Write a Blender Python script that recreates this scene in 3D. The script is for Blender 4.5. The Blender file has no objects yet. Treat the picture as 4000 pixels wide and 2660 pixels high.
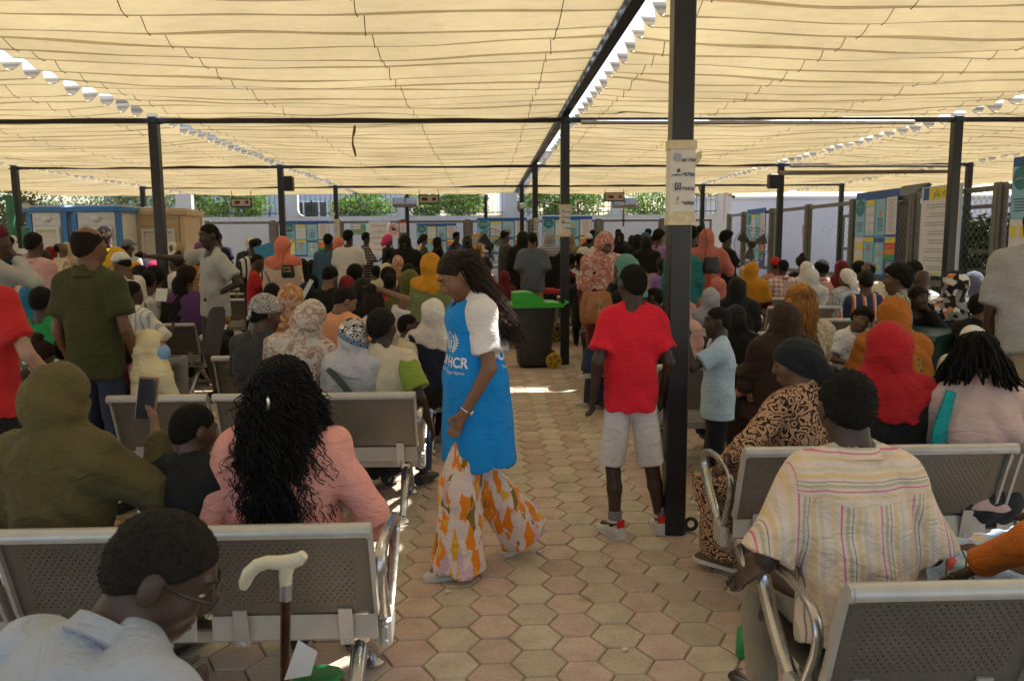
import bpy, math, random
import numpy as np
from mathutils import Vector, Matrix, Euler
from mathutils.bvhtree import BVHTree
R = math.radians
random.seed(7); RNG = np.random.default_rng(7)
S = bpy.context.scene; COL = S.collection

# ---------------------------------------------------------------- camera
CAM_H = 1.65
cd = bpy.data.cameras.new('camera'); cam = bpy.data.objects.new('camera', cd); COL.objects.link(cam)
cd.sensor_width = 23.6; cd.lens = 18.0; cd.clip_start = 0.05; cd.clip_end = 600
cam.location = (0, 0, CAM_H)
cam.rotation_euler = (Matrix.Rotation(R(-1.88), 3, 'Z') @ Matrix.Rotation(R(90 - 7.23), 3, 'X') @ Matrix.Rotation(R(-0.4), 3, 'Z')).to_euler()
cd.dof.use_dof = True; cd.dof.focus_distance = 4.1; cd.dof.aperture_fstop = 3.5
S.camera = cam
# ---------------------------------------------------------------- sky, sun, exposure
SUN = Vector((1.82, 1.62, 3.35)).normalized()          # towards the sun: ahead and to the right
w = bpy.data.worlds.new('World'); S.world = w; w.use_nodes = True
nt = w.node_tree; bg = nt.nodes['Background']
sky = nt.nodes.new('ShaderNodeTexSky'); sky.sky_type = 'NISHITA'; sky.sun_disc = False
sky.sun_elevation = math.asin(SUN.z); sky.sun_rotation = math.atan2(SUN.x, SUN.y)
sky.air_density = 1.2; sky.dust_density = 2.5
nt.links.new(sky.outputs[0], bg.inputs[0]); bg.inputs[1].default_value = 0.15
sl = bpy.data.lights.new('sun', 'SUN'); so = bpy.data.objects.new('sun', sl); COL.objects.link(so)
sl.energy = 5.0; sl.angle = R(0.53); sl.color = (1.0, 0.97, 0.92)
so.rotation_euler = SUN.to_track_quat('Z', 'Y').to_euler(); so.location = (8, 8, 20)
S.view_settings.view_transform = 'Standard'; S.view_settings.look = 'None'
S.view_settings.exposure = 1.27; S.view_settings.gamma = 1.0; S.view_settings.use_curve_mapping = False
S.cycles.use_denoising = True; S.cycles.max_bounces = 7; S.cycles.diffuse_bounces = 4
S.cycles.transparent_max_bounces = 24; S.cycles.sample_clamp_indirect = 4.0
S.cycles.caustics_reflective = False; S.cycles.caustics_refractive = False

# ---------------------------------------------------------------- helpers
FPX = 3051.0                                             # focal length in pixels of the 4000 px photograph
CR = cam.rotation_euler.to_matrix()
def at(px, py, Y=None, z=None):
    d = CR @ Vector(((px - 2000) / FPX, -(py - 1330) / FPX, -1.0))
    t = Y / d.y if Y is not None else (z - CAM_H) / d.z
    return Vector((d.x * t, d.y * t, CAM_H + d.z * t))
def mesh_np(name, V, quads=None, tris=None, smooth=True):
    me = bpy.data.meshes.new(name); V = np.asarray(V, np.float32)
    q = np.zeros((0, 4), np.int32) if quads is None else np.asarray(quads, np.int32).reshape(-1, 4)
    t = np.zeros((0, 3), np.int32) if tris is None else np.asarray(tris, np.int32).reshape(-1, 3)
    me.vertices.add(len(V)); me.vertices.foreach_set('co', V.ravel())
    me.loops.add(q.size + t.size); me.loops.foreach_set('vertex_index', np.concatenate([q.ravel(), t.ravel()]))
    n = len(q) + len(t); me.polygons.add(n)
    st = np.concatenate([np.arange(len(q)) * 4, q.size + np.arange(len(t)) * 3]).astype(np.int32)
    me.polygons.foreach_set('loop_start', st)
    me.polygons.foreach_set('use_smooth', np.full(n, smooth)); me.update(calc_edges=True)
    return me
def link(name, me, m=None, parent=None, loc=None, rz=0.0):
    o = bpy.data.objects.new(name, me)
    if m is not None and me is not None:
        if len(me.materials) == 0: me.materials.append(m)
        elif me.materials[0] != m:
            o.material_slots[0].link = 'OBJECT'; o.material_slots[0].material = m
    COL.objects.link(o); o.parent = parent
    if loc is not None: o.location = loc
    if rz: o.rotation_euler = (0, 0, rz)
    return o
def tag(o, label=None, cat=None, group=None, kind=None):
    if label: o['label'] = label
    if cat: o['category'] = cat
    if group: o['group'] = group
    if kind: o['kind'] = kind
    return o
def empty(name, loc=(0, 0, 0), rz=0.0, **k):
    o = bpy.data.objects.new(name, None); o.empty_display_size = 0.1; COL.objects.link(o)
    o.location = loc; o.rotation_euler = (0, 0, rz); return tag(o, **k)
def copy_tree(o, parent=None):
    c = o.copy(); COL.objects.link(c); c.parent = parent
    for ch in o.children: copy_tree(ch, c)
    return c
class MB:
    """collects simple shapes, builds ONE mesh object"""
    def __init__(s): s.v = []; s.f = []
    def add(s, vs, fs):
        n = len(s.v); s.v += [tuple(p) for p in vs]; s.f += [tuple(i + n for i in f) for f in fs]; return s
    def box(s, c, d, rot=None, ch=0.0):
        hx, hy, hz = d[0] / 2, d[1] / 2, d[2] / 2; M = rot or Matrix.Identity(3); c = Vector(c)
        if ch <= 0:
            vs = [(x, y, z) for z in (-hz, hz) for y in (-hy, hy) for x in (-hx, hx)]
            fs = [(0, 2, 3, 1), (4, 5, 7, 6), (0, 1, 5, 4), (2, 6, 7, 3), (0, 4, 6, 2), (1, 3, 7, 5)]
        else:
            ch = min(ch, hx * .9, hy * .9, hz * .9); vs = []
            for sz in (-1, 1):
                for (zz, ins) in ((hz, ch), (hz - ch, 0)) if sz == 1 else ((hz - ch, 0), (hz, ch)):
                    pass
            rings = [(-hz, ch), (-hz + ch, 0), (hz - ch, 0), (hz, ch)]
            for z, ins in rings:
                ax, ay = hx - ins, hy - ins
                vs += [(-ax + ch, -ay, z), (ax - ch, -ay, z), (ax, -ay + ch, z), (ax, ay - ch, z), (ax - ch, ay, z), (-ax + ch, ay, z), (-ax, ay - ch, z), (-ax, -ay + ch, z)]
            fs = [tuple(range(7, -1, -1)), tuple(range(24, 32))]
            for k in range(3):
                for i in range(8): fs.append((k * 8 + i, k * 8 + (i + 1) % 8, k * 8 + 8 + (i + 1) % 8, k * 8 + 8 + i))
        return s.add([c + M @ Vector(p) for p in vs], fs)
    def bar(s, a, b, wx, wy=None, ch=0.0, up=(0, 0, 1)):
        a, b = Vector(a), Vector(b); wy = wy or wx; z = (b - a); L = z.length; z.normalize()
        u = Vector(up)
        if abs(u.dot(z)) > .99: u = Vector((0, 1, 0))
        x = u.cross(z).normalized(); y = z.cross(x)
        return s.box((a + b) / 2, (wx, wy, L), Matrix((x, y, z)).transposed(), ch)
    def tube(s, path, r, n=8, closed=False, caps=True, flat=1.0):
        P = [Vector(p) for p in path]; m = len(P); rs = r if isinstance(r, (list, tuple)) else [r] * m
        N = None; base = len(s.v); vs = []
        for i, p in enumerate(P):
            t = (P[(i + 1) % m] - P[i - 1]) if closed else (P[min(i + 1, m - 1)] - P[max(i - 1, 0)])
            t.normalize()
            if N is None: N = t.orthogonal().normalized()
            N = (N - t * N.dot(t)).normalized(); B = t.cross(N)
            for k in range(n):
                a = 2 * math.pi * k / n; vs.append(p + (N * math.cos(a) + B * math.sin(a) * flat) * rs[i])
        fs = []
        for i in range(m if closed else m - 1):
            for k in range(n):
                j = (i + 1) % m; fs.append((i * n + k, i * n + (k + 1) % n, j * n + (k + 1) % n, j * n + k))
        if caps and not closed: fs += [tuple(range(n - 1, -1, -1)), tuple((m - 1) * n + k for k in range(n))]
        return s.add(vs, fs)
    def lathe(s, prof, c=(0, 0, 0), n=16, rot=None, sx=1.0, sy=1.0):
        c = Vector(c); M = rot or Matrix.Identity(3); vs = []; fs = []
        for r, z in prof:
            for k in range(n):
                a = 2 * math.pi * k / n; vs.append(c + M @ Vector((r * sx * math.cos(a), r * sy * math.sin(a), z)))
        for i in range(len(prof) - 1):
            for k in range(n): fs.append((i * n + k, i * n + (k + 1) % n, (i + 1) * n + (k + 1) % n, (i + 1) * n + k))
        fs += [tuple(range(n - 1, -1, -1)), tuple((len(prof) - 1) * n + k for k in range(n))]
        return s.add(vs, fs)
    def ell(s, c, r, n=12, m=8, rot=None):
        prof = [(math.sin(math.pi * (i + .02) / (m + .04)), -math.cos(math.pi * (i + .02) / (m + .04))) for i in range(m + 1)]
        c = Vector(c); M = rot or Matrix.Identity(3); vs = []; fs = []
        for a, z in prof:
            for k in range(n):
                t = 2 * math.pi * k / n; vs.append(c + M @ Vector((r[0] * a * math.cos(t), r[1] * a * math.sin(t), r[2] * z)))
        for i in range(m):
            for k in range(n): fs.append((i * n + k, i * n + (k + 1) % n, (i + 1) * n + (k + 1) % n, (i + 1) * n + k))
        return s.add(vs, fs)
    def prism(s, poly, y0, y1, M=None):
        """polygon of (a, b) extruded along the middle axis: points (a, y, b)"""
        n = len(poly); vs = [Vector((a, y0, b)) for a, b in poly] + [Vector((a, y1, b)) for a, b in poly]
        if M: vs = [M @ v for v in vs]
        fs = [tuple(range(n)), tuple(range(2 * n - 1, n - 1, -1))] + [(i, n + i, n + (i + 1) % n, (i + 1) % n) for i in range(n)]
        return s.add(vs, fs)
    def mesh(s, name='part', smooth=False, fix=True):
        me = bpy.data.meshes.new(name); me.from_pydata(s.v, [], s.f); me.update()
        if fix:
            import bmesh
            b = bmesh.new(); b.from_mesh(me); bmesh.ops.recalc_face_normals(b, faces=b.faces); b.to_mesh(me); b.free()
        if smooth: me.polygons.foreach_set('use_smooth', [True] * len(me.polygons)); me.set_sharp_from_angle(angle=R(40))
        return me
    def build(s, name, m, parent=None, loc=None, rz=0.0, smooth=False):
        return link(name, s.mesh(name, smooth), m, parent, loc, rz)

# ---------------------------------------------------------------- materials
class NT:
    def __init__(s, name):
        s.m = bpy.data.materials.new(name); s.m.use_nodes = True; s.t = s.m.node_tree; s.n = s.t.nodes
        s.b = s.n['Principled BSDF']; s.out = s.n['Material Output']
    def new(s, ty, **k):
        n = s.n.new('ShaderNode' + ty)
        for a, v in k.items():
            if a.startswith('i_'): n.inputs[int(a[2:])].default_value = v
            else: setattr(n, a, v)
        return n
    def ln(s, a, b): s.t.links.new(a, b); return s
    def tc(s, which='Object', scale=None, rot=None, loc=None):
        c = s.new('TexCoord').outputs[which]
        if scale is None and rot is None and loc is None: return c
        m = s.new('Mapping'); s.ln(c, m.inputs[0])
        if scale is not None: m.inputs['Scale'].default_value = scale if hasattr(scale, '__len__') else (scale,) * 3
        if rot is not None: m.inputs['Rotation'].default_value = rot
        if loc is not None: m.inputs['Location'].default_value = loc
        return m.outputs[0]
    def noise(s, co, sc, det=3.0, rough=.55, dist=0.0):
        n = s.new('TexNoise'); s.ln(co, n.inputs['Vector']); n.inputs['Scale'].default_value = sc
        n.inputs['Detail'].default_value = det; n.inputs['Roughness'].default_value = rough; n.inputs['Distortion'].default_value = dist
        return n.outputs['Fac']
    def vor(s, co, sc, feature='F1', out='Distance', rnd=1.0):
        n = s.new('TexVoronoi', feature=feature); s.ln(co, n.inputs['Vector']); n.inputs['Scale'].default_value = sc
        n.inputs['Randomness'].default_value = rnd
        return n.outputs[out]
    def ramp(s, fac, stops, mode='LINEAR'):
        n = s.new('ValToRGB'); n.color_ramp.interpolation = mode; e = n.color_ramp.elements
        while len(e) < len(stops): e.new(0.5)
        for i, (p, c) in enumerate(stops):
            e[i].position = p; e[i].color = (c, c, c, 1) if not hasattr(c, '__len__') else (*c[:3], 1)
        s.ln(fac, n.inputs[0]); return n.outputs[0]
    def math(s, op, a, b=None, c=None):
        n = s.new('Math', operation=op)
        for i, v in enumerate((a, b, c)):
            if v is None: continue
            if isinstance(v, (int, float)): n.inputs[i].default_value = v
            else: s.ln(v, n.inputs[i])
        return n.outputs[0]
    def mix(s, fac, a, b, mode='MIX'):
        n = s.new('Mix', data_type='RGBA', blend_type=mode)
        for k, v in ((0, fac), (6, a), (7, b)):
            if isinstance(v, (int, float)): n.inputs[k].default_value = v
            elif isinstance(v, (tuple, list)): n.inputs[k].default_value = (*v[:3], 1)
            else: s.ln(v, n.inputs[k])
        return n.outputs[2]
    def sep(s, co):
        n = s.new('SeparateXYZ'); s.ln(co, n.inputs[0]); return n.outputs
    def bump(s, h, st=.3, dist=.01, prev=None):
        n = s.new('Bump'); s.ln(h, n.inputs['Height']); n.inputs['Strength'].default_value = st; n.inputs['Distance'].default_value = dist
        if prev is not None: s.ln(prev, n.inputs['Normal'])
        return n.outputs[0]
    def base(s, c, rough=.6, metal=0.0, spec=None, sheen=None):
        if isinstance(c, (tuple, list)): s.b.inputs['Base Color'].default_value = (*c[:3], 1)
        else: s.ln(c, s.b.inputs['Base Color'])
        if isinstance(rough, (int, float)): s.b.inputs['Roughness'].default_value = rough
        else: s.ln(rough, s.b.inputs['Roughness'])
        s.b.inputs['Metallic'].default_value = metal
        if spec is not None: s.b.inputs['Specular IOR Level'].default_value = spec
        if sheen: s.b.inputs['Sheen Weight'].default_value = sheen
        return s
    def nrm(s, n): s.ln(n, s.b.inputs['Normal']); return s
MC = {}
def lin(r, g, b): return tuple(((x / 255) / 12.92 if x / 255 < .04045 else ((x / 255 + .055) / 1.055) ** 2.4) for x in (r, g, b))
def mat(name, c, rough=.6, metal=0.0, var=.08, sc=6.0, bump=0.0, spec=None, emit=None):
    if name in MC: return MC[name]
    n = NT(name); co = n.tc(); f = n.noise(co, sc, 4)
    lo = tuple(max(0, x * (1 - var * 1.6)) for x in c); hi = tuple(min(1, x * (1 + var)) for x in c)
    n.base(n.ramp(f, [(.3, lo), (.7, hi)]), n.ramp(n.noise(co, sc * 2.3, 3), [(.3, max(.03, rough - .08)), (.7, min(1, rough + .08))]), metal, spec)
    if bump: n.nrm(n.bump(n.noise(co, sc * 5, 4), bump, .01))
    if emit: n.b.inputs['Emission Color'].default_value = (*emit[0], 1); n.b.inputs['Emission Strength'].default_value = emit[1]
    MC[name] = n.m; return n.m
def text_mesh(body, size, bold=0.0, align='CENTER'):
    c = bpy.data.curves.new('lettering', 'FONT'); c.body = body; c.size = size; c.align_x = align; c.align_y = 'CENTER'
    c.resolution_u = 3; c.offset = bold
    o = bpy.data.objects.new('lettering', c); COL.objects.link(o)
    me = bpy.data.meshes.new_from_object(o.evaluated_get(bpy.context.evaluated_depsgraph_get()))
    bpy.data.objects.remove(o); bpy.data.curves.remove(c); return me
# ================================================================ setting: ground and pavers
XP = [-15.0, -9.6, -4.22, 1.05, 6.25, 10.3, 15.0]         # post lines
YP = [-8.0, -1.9, 4.25, 10.4, 16.6, 22.6, 26.4]           # post rows
ZB = 3.25
def m_ground():
    n = NT('sand_bed'); co = n.tc(); f = n.noise(co, 1.3, 6); g = n.noise(co, 60, 3)
    n.base(n.mix(.35, n.ramp(f, [(.3, (.22, .16, .095)), (.7, (.33, .25, .155))]), n.ramp(g, [(.3, (.18, .14, .09)), (.7, (.42, .34, .24))])), .95)
    n.nrm(n.bump(g, .4, .01)); return n.m
def m_paver(name, a, b):
    n = NT(name); co = n.tc('Object'); geo = n.new('NewGeometry'); pos = geo.outputs['Position']; oi = n.new('ObjectInfo')
    big = n.noise(pos, .9, 4); fine = n.noise(pos, 55, 4, .7); mid = n.noise(pos, 7, 4)
    isl = geo.outputs['Random Per Island']
    c = n.mix(n.ramp(big, [(.35, 0.0), (.65, 1.0)]), a, b)
    c = n.mix(.5, c, n.ramp(n.math('FRACT', n.math('ADD', isl, oi.outputs['Random'])), [(0, tuple(x * .75 for x in a)), (1, tuple(min(1, x * 1.22) for x in b))]))
    c = n.mix(n.ramp(mid, [(.42, 0.0), (.72, .55)]), c, (.27, .21, .15))
    c = n.mix(.22, c, n.ramp(fine, [(.3, tuple(x * .5 for x in a)), (.7, tuple(min(1, x * 1.5) for x in b))]))
    st = n.ramp(n.vor(pos, 1.7, out='Distance'), [(.0, .55), (.09, 0.0)])
    c = n.mix(st, c, (.09, .07, .05))
    n.base(c, n.ramp(mid, [(.3, .6), (.7, .85)]), spec=.35); n.nrm(n.bump(fine, .35, .004)); return n.m
M_BED = m_ground(); M_PINK = m_paver('pink_concrete', (.45, .335, .265), (.53, .40, .32)); M_BEIGE = m_paver('beige_concrete', (.46, .39, .285), (.535, .465, .345))
g = MB(); g.add([(-250, -60, -.009), (250, -60, -.009), (250, 400, -.009), (-250, 400, -.009)], [(0, 1, 2, 3)])
tag(g.build('ground', M_BED), kind='structure')
AH = .1155; CX = AH * 1.5; CYY = AH * math.sqrt(3)
def hexv(r, dz):
    return [(r * math.cos(math.pi / 3 * k), r * math.sin(math.pi / 3 * k), dz) for k in range(6)]
def hex_mesh(seed):
    rr = random.Random(seed); r0 = AH - .0035 - rr.random() * .0015
    vs = hexv(r0, -.03) + hexv(r0, -.005) + hexv(r0 - .005, 0)
    fs = [(12, 13, 14, 15, 16, 17)] + [(6 + i, 6 + (i + 1) % 6, 12 + (i + 1) % 6, 12 + i) for i in range(6)] + [(i, (i + 1) % 6, 6 + (i + 1) % 6, 6 + i) for i in range(6)]
    me = bpy.data.meshes.new('paver'); me.from_pydata(vs, [], fs); me.update(); return me
pave_root = tag(bpy.data.objects.new('pavement', None), kind='structure'); COL.objects.link(pave_root)
hx = [[hex_mesh(k) for k in range(4)], [hex_mesh(9 + k) for k in range(4)]]
near, far = [], []
for i in range(-62, 62):
    for j in range(8, 112):
        x, y = i * CX + .02, j * CYY + (CYY / 2 if i % 2 else 0)
        if x < -10.2 or x > 8.2 or (y > 14 and (x < -6 or x > 7)): continue
        vis = -.62 < x < 1.35 + max(0, (4.6 - y) * .0) and 2.7 < y
        (near if vis and y < 8.2 else far).append((i, x, y))
near.sort(key=lambda t: t[2]); far += near[300:]; near = near[:300]
for i, x, y in near:
    o = link('paver', hx[i % 2][random.randrange(4)], (M_PINK, M_BEIGE)[i % 2], pave_root, (x, y, random.uniform(-.0025, .0015)), math.pi / 3 * random.randrange(6))
    o.rotation_euler[0] = random.uniform(-.006, .006); o.rotation_euler[1] = random.uniform(-.006, .006)
for par, mm in ((0, M_PINK), (1, M_BEIGE)):
    P = np.array([(x, y, random.uniform(-.0025, .0015)) for i, x, y in far if i % 2 == par])
    b = np.array(hexv(AH - .003, -.0085) + hexv(AH - .0085, 0))
    V = (P[:, None, :] + b[None]).reshape(-1, 3); off = (np.arange(len(P)) * 12)[:, None, None]
    q = np.array([(i, (i + 1) % 6, 6 + (i + 1) % 6, 6 + i) for i in range(6)] + [(6, 7, 8, 9), (6, 9, 10, 11)])
    o = link('pavers_' + ('pink', 'beige')[par], mesh_np('pavers', V, (q[None] + off).reshape(-1, 4), smooth=False), mm, pave_root); tag(o, kind='stuff')

# ================================================================ steel frame
def m_black():
    n = NT('black_paint'); co = n.tc(); geo = n.new('NewGeometry').outputs['Position']
    f = n.noise(geo, 3, 5); s = n.noise(n.tc('Object', (40, 40, 2)), 1, 5, .7)
    n.base(n.mix(n.ramp(s, [(.55, 0.0), (.8, .35)]), n.ramp(f, [(.3, (.006, .006, .007)), (.7, (.014, .014, .015))]), (.06, .055, .05)), n.ramp(f, [(.3, .28), (.7, .45)])); n.nrm(n.bump(s, .08, .004)); return n.m
M_BLACK = m_black(); M_STEEL = mat('galvanised_steel', (.42, .42, .43), .4, .85, .15, 20); M_GREYP = mat('grey_fence_paint', (.16, .155, .145), .5, .15, .14, 5, .05)
def post(x, y, label, flange=False, h=ZB):
    o = empty('post', (x, y, 0), label=label, cat='post', group='black steel posts of the shade frame')
    MB().box((0, 0, h / 2), (.115, .115, h), ch=.006).build('shaft', M_BLACK, o)
    MB().box((0, 0, h - .07), (.17, .17, .012)).build('cap_plate', M_BLACK, o)
    if flange:
        b = MB(); b.tube([(.10 + .032 * math.cos(t), -.01, .05 + .032 * math.sin(t)) for t in np.linspace(0, 6.283, 15)[:-1]], .012, 6, True); b.box((.062, -.01, .035), (.03, .02, .06)); b.build('anchor_eye', M_BLACK, o, smooth=True)
    return o
PL = {(3, 2): 'nearest black post with the large taped notice beside the boy in red', (3, 3): 'black post with a taped notice behind the green lidded bin',
      (3, 4): 'third post along the aisle, with a small taped notice', (3, 5): 'fourth post along the aisle, farthest under the central beam',
      (2, 3): 'black post near the outstretched arm of the grey shirted man', (2, 4): 'black post with a loudspeaker, left of the aisle', (2, 5): 'black post beside the emergency exit sign',
      (4, 3): 'tall black post on the right in front of the white notice', (4, 4): 'black post on the right with a loudspeaker', (4, 5): 'far right post by the corner of the mesh fence',
      (1, 4): 'black post at the left in front of the blue and white cabins', (1, 5): 'black post in front of the tan cabin', (5, 4): 'black post standing behind the right mesh fence, nearer one', (5, 5): 'black post standing behind the right mesh fence, farther one'}
for (i, j), l in PL.items(): post(XP[i], YP[j], l, (i, j) == (3, 2))
for x, y, l in ((-2.63, 26.9, 'slim black post behind the plaid shirted man'), (.02, 27.2, 'farthest black post under the end of the central beam')): post(x, y, l)
for i in (3,):
    MB().box((XP[i], (YP[1] + YP[-1]) / 2 , ZB + .052), (.10, YP[-1] - YP[1] , .1), ch=.005).build('beam', M_BLACK)
    tag(COL.objects[-1] if False else bpy.data.objects[bpy.context.scene.objects[-1].name], ['long black roof beam over the left cabins', 'long black roof beam left of the aisle', 'central long black roof beam over the aisle', 'long black roof beam right of the aisle', 'long black roof beam over the right fence'][i - 1], 'beam', 'black roof beams')
for j in range(2, 6):
    b = MB().box(((XP[1] + XP[5]) / 2, YP[j], ZB - .045), (XP[5] - XP[1] + .1, .08, .06), ch=.004).build('cross_beam', M_BLACK)
    tag(b, ['nearest black cross beam above the camera', 'second black cross beam, behind the nearest row of posts', 'third black cross beam from the camera', 'farthest black cross beam near the hanging displays'][j - 2], 'beam', 'black roof cross beams')
b = MB(); b.tube([(1.25, 10.28, 3.16), (5.6, 10.28, 3.15)], .028, 10); tag(b.build('pipe', M_STEEL, smooth=True), 'silver pipe under the cross beam right of the central beam', 'pipe')
b = MB(); b.tube([(6.4, 16.5, 3.17), (10.0, 16.5, 3.16)], .03, 10); tag(b.build('pipe', M_STEEL, smooth=True), 'silver pipe under the cloth beyond the right posts', 'pipe')

# ================================================================ shade canopies
def m_cloth():
    n = NT('shade_cloth'); geo = n.new('NewGeometry').outputs['Position']; co = n.tc('Object')
    big = n.noise(geo, .7, 4); wv = n.noise(n.tc('Object', (9, 60, 60)), 6, 3); fine = n.noise(geo, 240, 2, .6)
    wr = n.noise(n.tc('Object', (3.5, 16, 16)), 1.6, 5, .6, .4); spot = n.ramp(n.noise(geo, 5, 2), [(.72, 0.0), (.78, .5)])
    k = n.math('MULTIPLY', n.ramp(big, [(.25, .76), (.75, 1.06)]), n.math('MULTIPLY', n.ramp(wv, [(.3, .93), (.7, 1.05)]), n.ramp(fine, [(.25, .88), (.75, 1.1)])))
    k = n.math('MULTIPLY', k, n.ramp(wr, [(.3, .92), (.62, 1.03)]))
    def col(c):
        m = n.new('Mix', data_type='RGBA', blend_type='MULTIPLY'); m.inputs[0].default_value = 1; m.inputs[6].default_value = (*c, 1); n.ln(k, m.inputs[7]); return n.mix(spot, m.outputs[2], tuple(x * .8 for x in c))
    tr = n.new('BsdfTranslucent'); df = n.new('BsdfDiffuse'); mx = n.new('MixShader'); mx.inputs[0].default_value = .32
    n.ln(col((.268, .211, .112)), tr.inputs[0]); n.ln(col((.60, .55, .46)), df.inputs[0])
    bp = n.bump(wr, .3, .02, n.bump(wv, .2, .008))
    n.ln(bp, tr.inputs['Normal']); n.ln(bp, df.inputs['Normal'])
    n.ln(tr.outputs[0], mx.inputs[1]); n.ln(df.outputs[0], mx.inputs[2]); n.ln(mx.outputs[0], n.out.inputs[0]); return n.m
def m_pleat_shade():  # translucent strip added only to darken the shaded pleat bellies
    n = NT('pleat_shade_sheet'); geo = n.new('NewGeometry').outputs['Position']; f = n.noise(geo, 3, 4); tr = n.new('BsdfTranslucent'); df = n.new('BsdfDiffuse'); mx = n.new('MixShader'); mx.inputs[0].default_value = .25
    n.ln(n.ramp(f, [(.3, (.80, .68, .52)), (.7, (.92, .82, .68))]), tr.inputs[0]); df.inputs[0].default_value = (.5, .42, .3, 1); n.ln(tr.outputs[0], mx.inputs[1]); n.ln(df.outputs[0], mx.inputs[2]); n.ln(mx.outputs[0], n.out.inputs[0]); return n.m
M_PLEAT_SHADE = m_pleat_shade(); M_CLOTH = m_cloth(); M_CORD = mat('dark_cord', (.09, .075, .055), .8)
def cloth_z(rr, n, sag):
    return None
def canopy(i, j, label, ga, gb, fa=.05, fb=.05, notch=None):
    x0, x1, y0, y1 = XP[i] + ga, XP[i + 1] - gb, YP[j] + fa, YP[j + 1] - fb
    root = empty('shade_canopy', (0, 0, 0), label=label, cat='canopy', group='pleated shade cloths')
    rr = np.random.default_rng(100 + i * 10 + j); npl = max(3, round((y1 - y0) / .37)); seg = 10; nx = 34 if (y0 < 17 and 1 <= i <= 4) else 16
    if y0 < 3.5: nx = 9
    if y0 > 22: nx = 12
    xs = np.linspace(0, 1, nx); us = np.r_[(np.arange(npl)[:, None] + np.array((0, .1, .2, .32, .46, .58, .68, .77, .86, .94))[None]).ravel(), npl]; pk = np.minimum(us.astype(int), npl - 1); fr = us - pk
    sag = rr.uniform(.115, .15, npl); cusp = np.cumsum(np.r_[0, rr.uniform(.88, 1.12, npl)]); cusp /= cusp[-1]
    X, U = np.meshgrid(xs, us, indexing='ij'); PK = np.broadcast_to(pk, X.shape); FR = np.broadcast_to(fr, X.shape)
    ph = rr.uniform(0, 6.28, (npl + 1, 3)); am = rr.uniform(.3, 1, (npl + 1, 3))
    def wob(P): return sum(am[P, q] * np.sin((2.2 + 2.9 * q) * X * 3.1 + ph[P, q]) / (1 + q) for q in range(3))
    wa = wob(PK) * (1 - FR) + wob(np.minimum(PK + 1, npl)) * FR
    Y = y0 + (y1 - y0) * (cusp[PK] * (1 - FR) + cusp[np.minimum(PK + 1, npl)] * FR) + .010 * wa * ((U > .01) & (U < npl - .01))
    if notch: Y = Y - notch[2] * (PK == npl - 1) * FR * np.clip(np.minimum(x0 + (x1 - x0) * X - notch[0], notch[1] - (x0 + (x1 - x0) * X)) * 9 + .5, 0, 1)
    skew = FR ** (1.0 + .05 * wob(PK))
    sg = sag[PK] * (1 + .13 * wob((PK + 3) % npl)) * (.9 + .2 * np.sin(np.pi * X))
    Z = ZB + .10 - sg * np.where(skew < .64, 1 - (1 - np.clip(skew / .64, 0, 1)) ** 1.6, 1 - np.clip((skew - .64) / .36, 0, 1) ** 1.8) - .05 * np.sin(np.pi * X) * np.sin(np.pi * np.clip(U / npl, 0, 1)) + .012 * wa
    ed = np.minimum(X, 1 - X) * (x1 - x0); edge = np.clip(1 - ed / .25, 0, 1)
    shr = .065 * 4 * FR * (1 - FR) * edge
    Xw = x0 + (x1 - x0) * X + np.where(X < .5, shr, -shr)
    ny = len(us); V = np.stack([Xw, Y, Z], -1).reshape(-1, 3); a = (np.arange(nx - 1)[:, None] * ny + np.arange(ny - 1)[None]).ravel()
    link('fabric', mesh_np('fabric', V, np.stack([a, a + ny, a + ny + 1, a + 1], 1)), M_CLOTH, root)
    if y0 > 3:                                           # an added sheet over every pleat's belly deepens its brown shade band
        W2, Q2 = [], []
        for pp in range(npl):
            cols = [pp * seg + q for q in (5, 6, 7, 8)]; nb_ = 4; g3 = np.stack([Xw[:, cols], Y[:, cols], Z[:, cols] + .012], -1); g3[:, 0, 1] += .012 * np.sin(xs * 7 + pp * 1.9) + .006 * np.sin(xs * 31 + pp)
            b0 = sum(len(w_) for w_ in W2); W2.append(g3.reshape(-1, 3)); aa = (np.arange(nx - 1)[:, None] * nb_ + np.arange(nb_ - 1)[None]).ravel() + b0; Q2.append(np.stack([aa, aa + nb_, aa + nb_ + 1, aa + 1], 1))
        tag(link('pleat_shades', mesh_np('pleat_shades', np.concatenate(W2), np.concatenate(Q2)), M_PLEAT_SHADE, root), kind='stuff')
    if y0 > 3 and 1 <= i <= 4:
        for t in (.07, .36, .66, .93) if i != 1 else (.2, .55, .9):
            b = MB(); k = int(t * (nx - 1)); gi = V.reshape(nx, ny, 3); b.tube([Vector(gi[k, q]) + Vector((.012 * math.sin(q * .5), 0, -.008)) for q in range(0, ny, 2)], .0034, 4); b.build('cord', M_CORD, root)
    return root
rown = ['behind the camera', 'directly overhead', 'nearest visible row', 'second row from the camera', 'third row from the camera', 'fourth and farthest row']
coln = ['outermost on the left', 'far left over the cabins side', 'left of the central beam', 'right of the central beam', 'beyond the right posts', 'outermost on the right']
for i in range(6):
    for j in range(0, 6):
        if j < 1 or (i == 5 and j < 3): continue
        ga, gb, fa, fb = .12, .13, .03, .03
        if i == 3: ga = .155
        if i == 2: gb = .03; ga = .09
        if i == 1: gb = .09
        if j == 2: fa = .07
        if j == 1: fb = .07
        if (i, j) == (3, 2): fb = .05
        if (i, j) == (3, 1): fb = .12
        canopy(i, j, 'pleated beige shade cloth, %s, %s' % (rown[j], coln[i]), ga, gb, fa, fb, (1.7, 2.85, .30) if (i, j) == (3, 2) else None)
M_FLAP = mat('brown_strap', (.20, .15, .085), .9)
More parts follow.
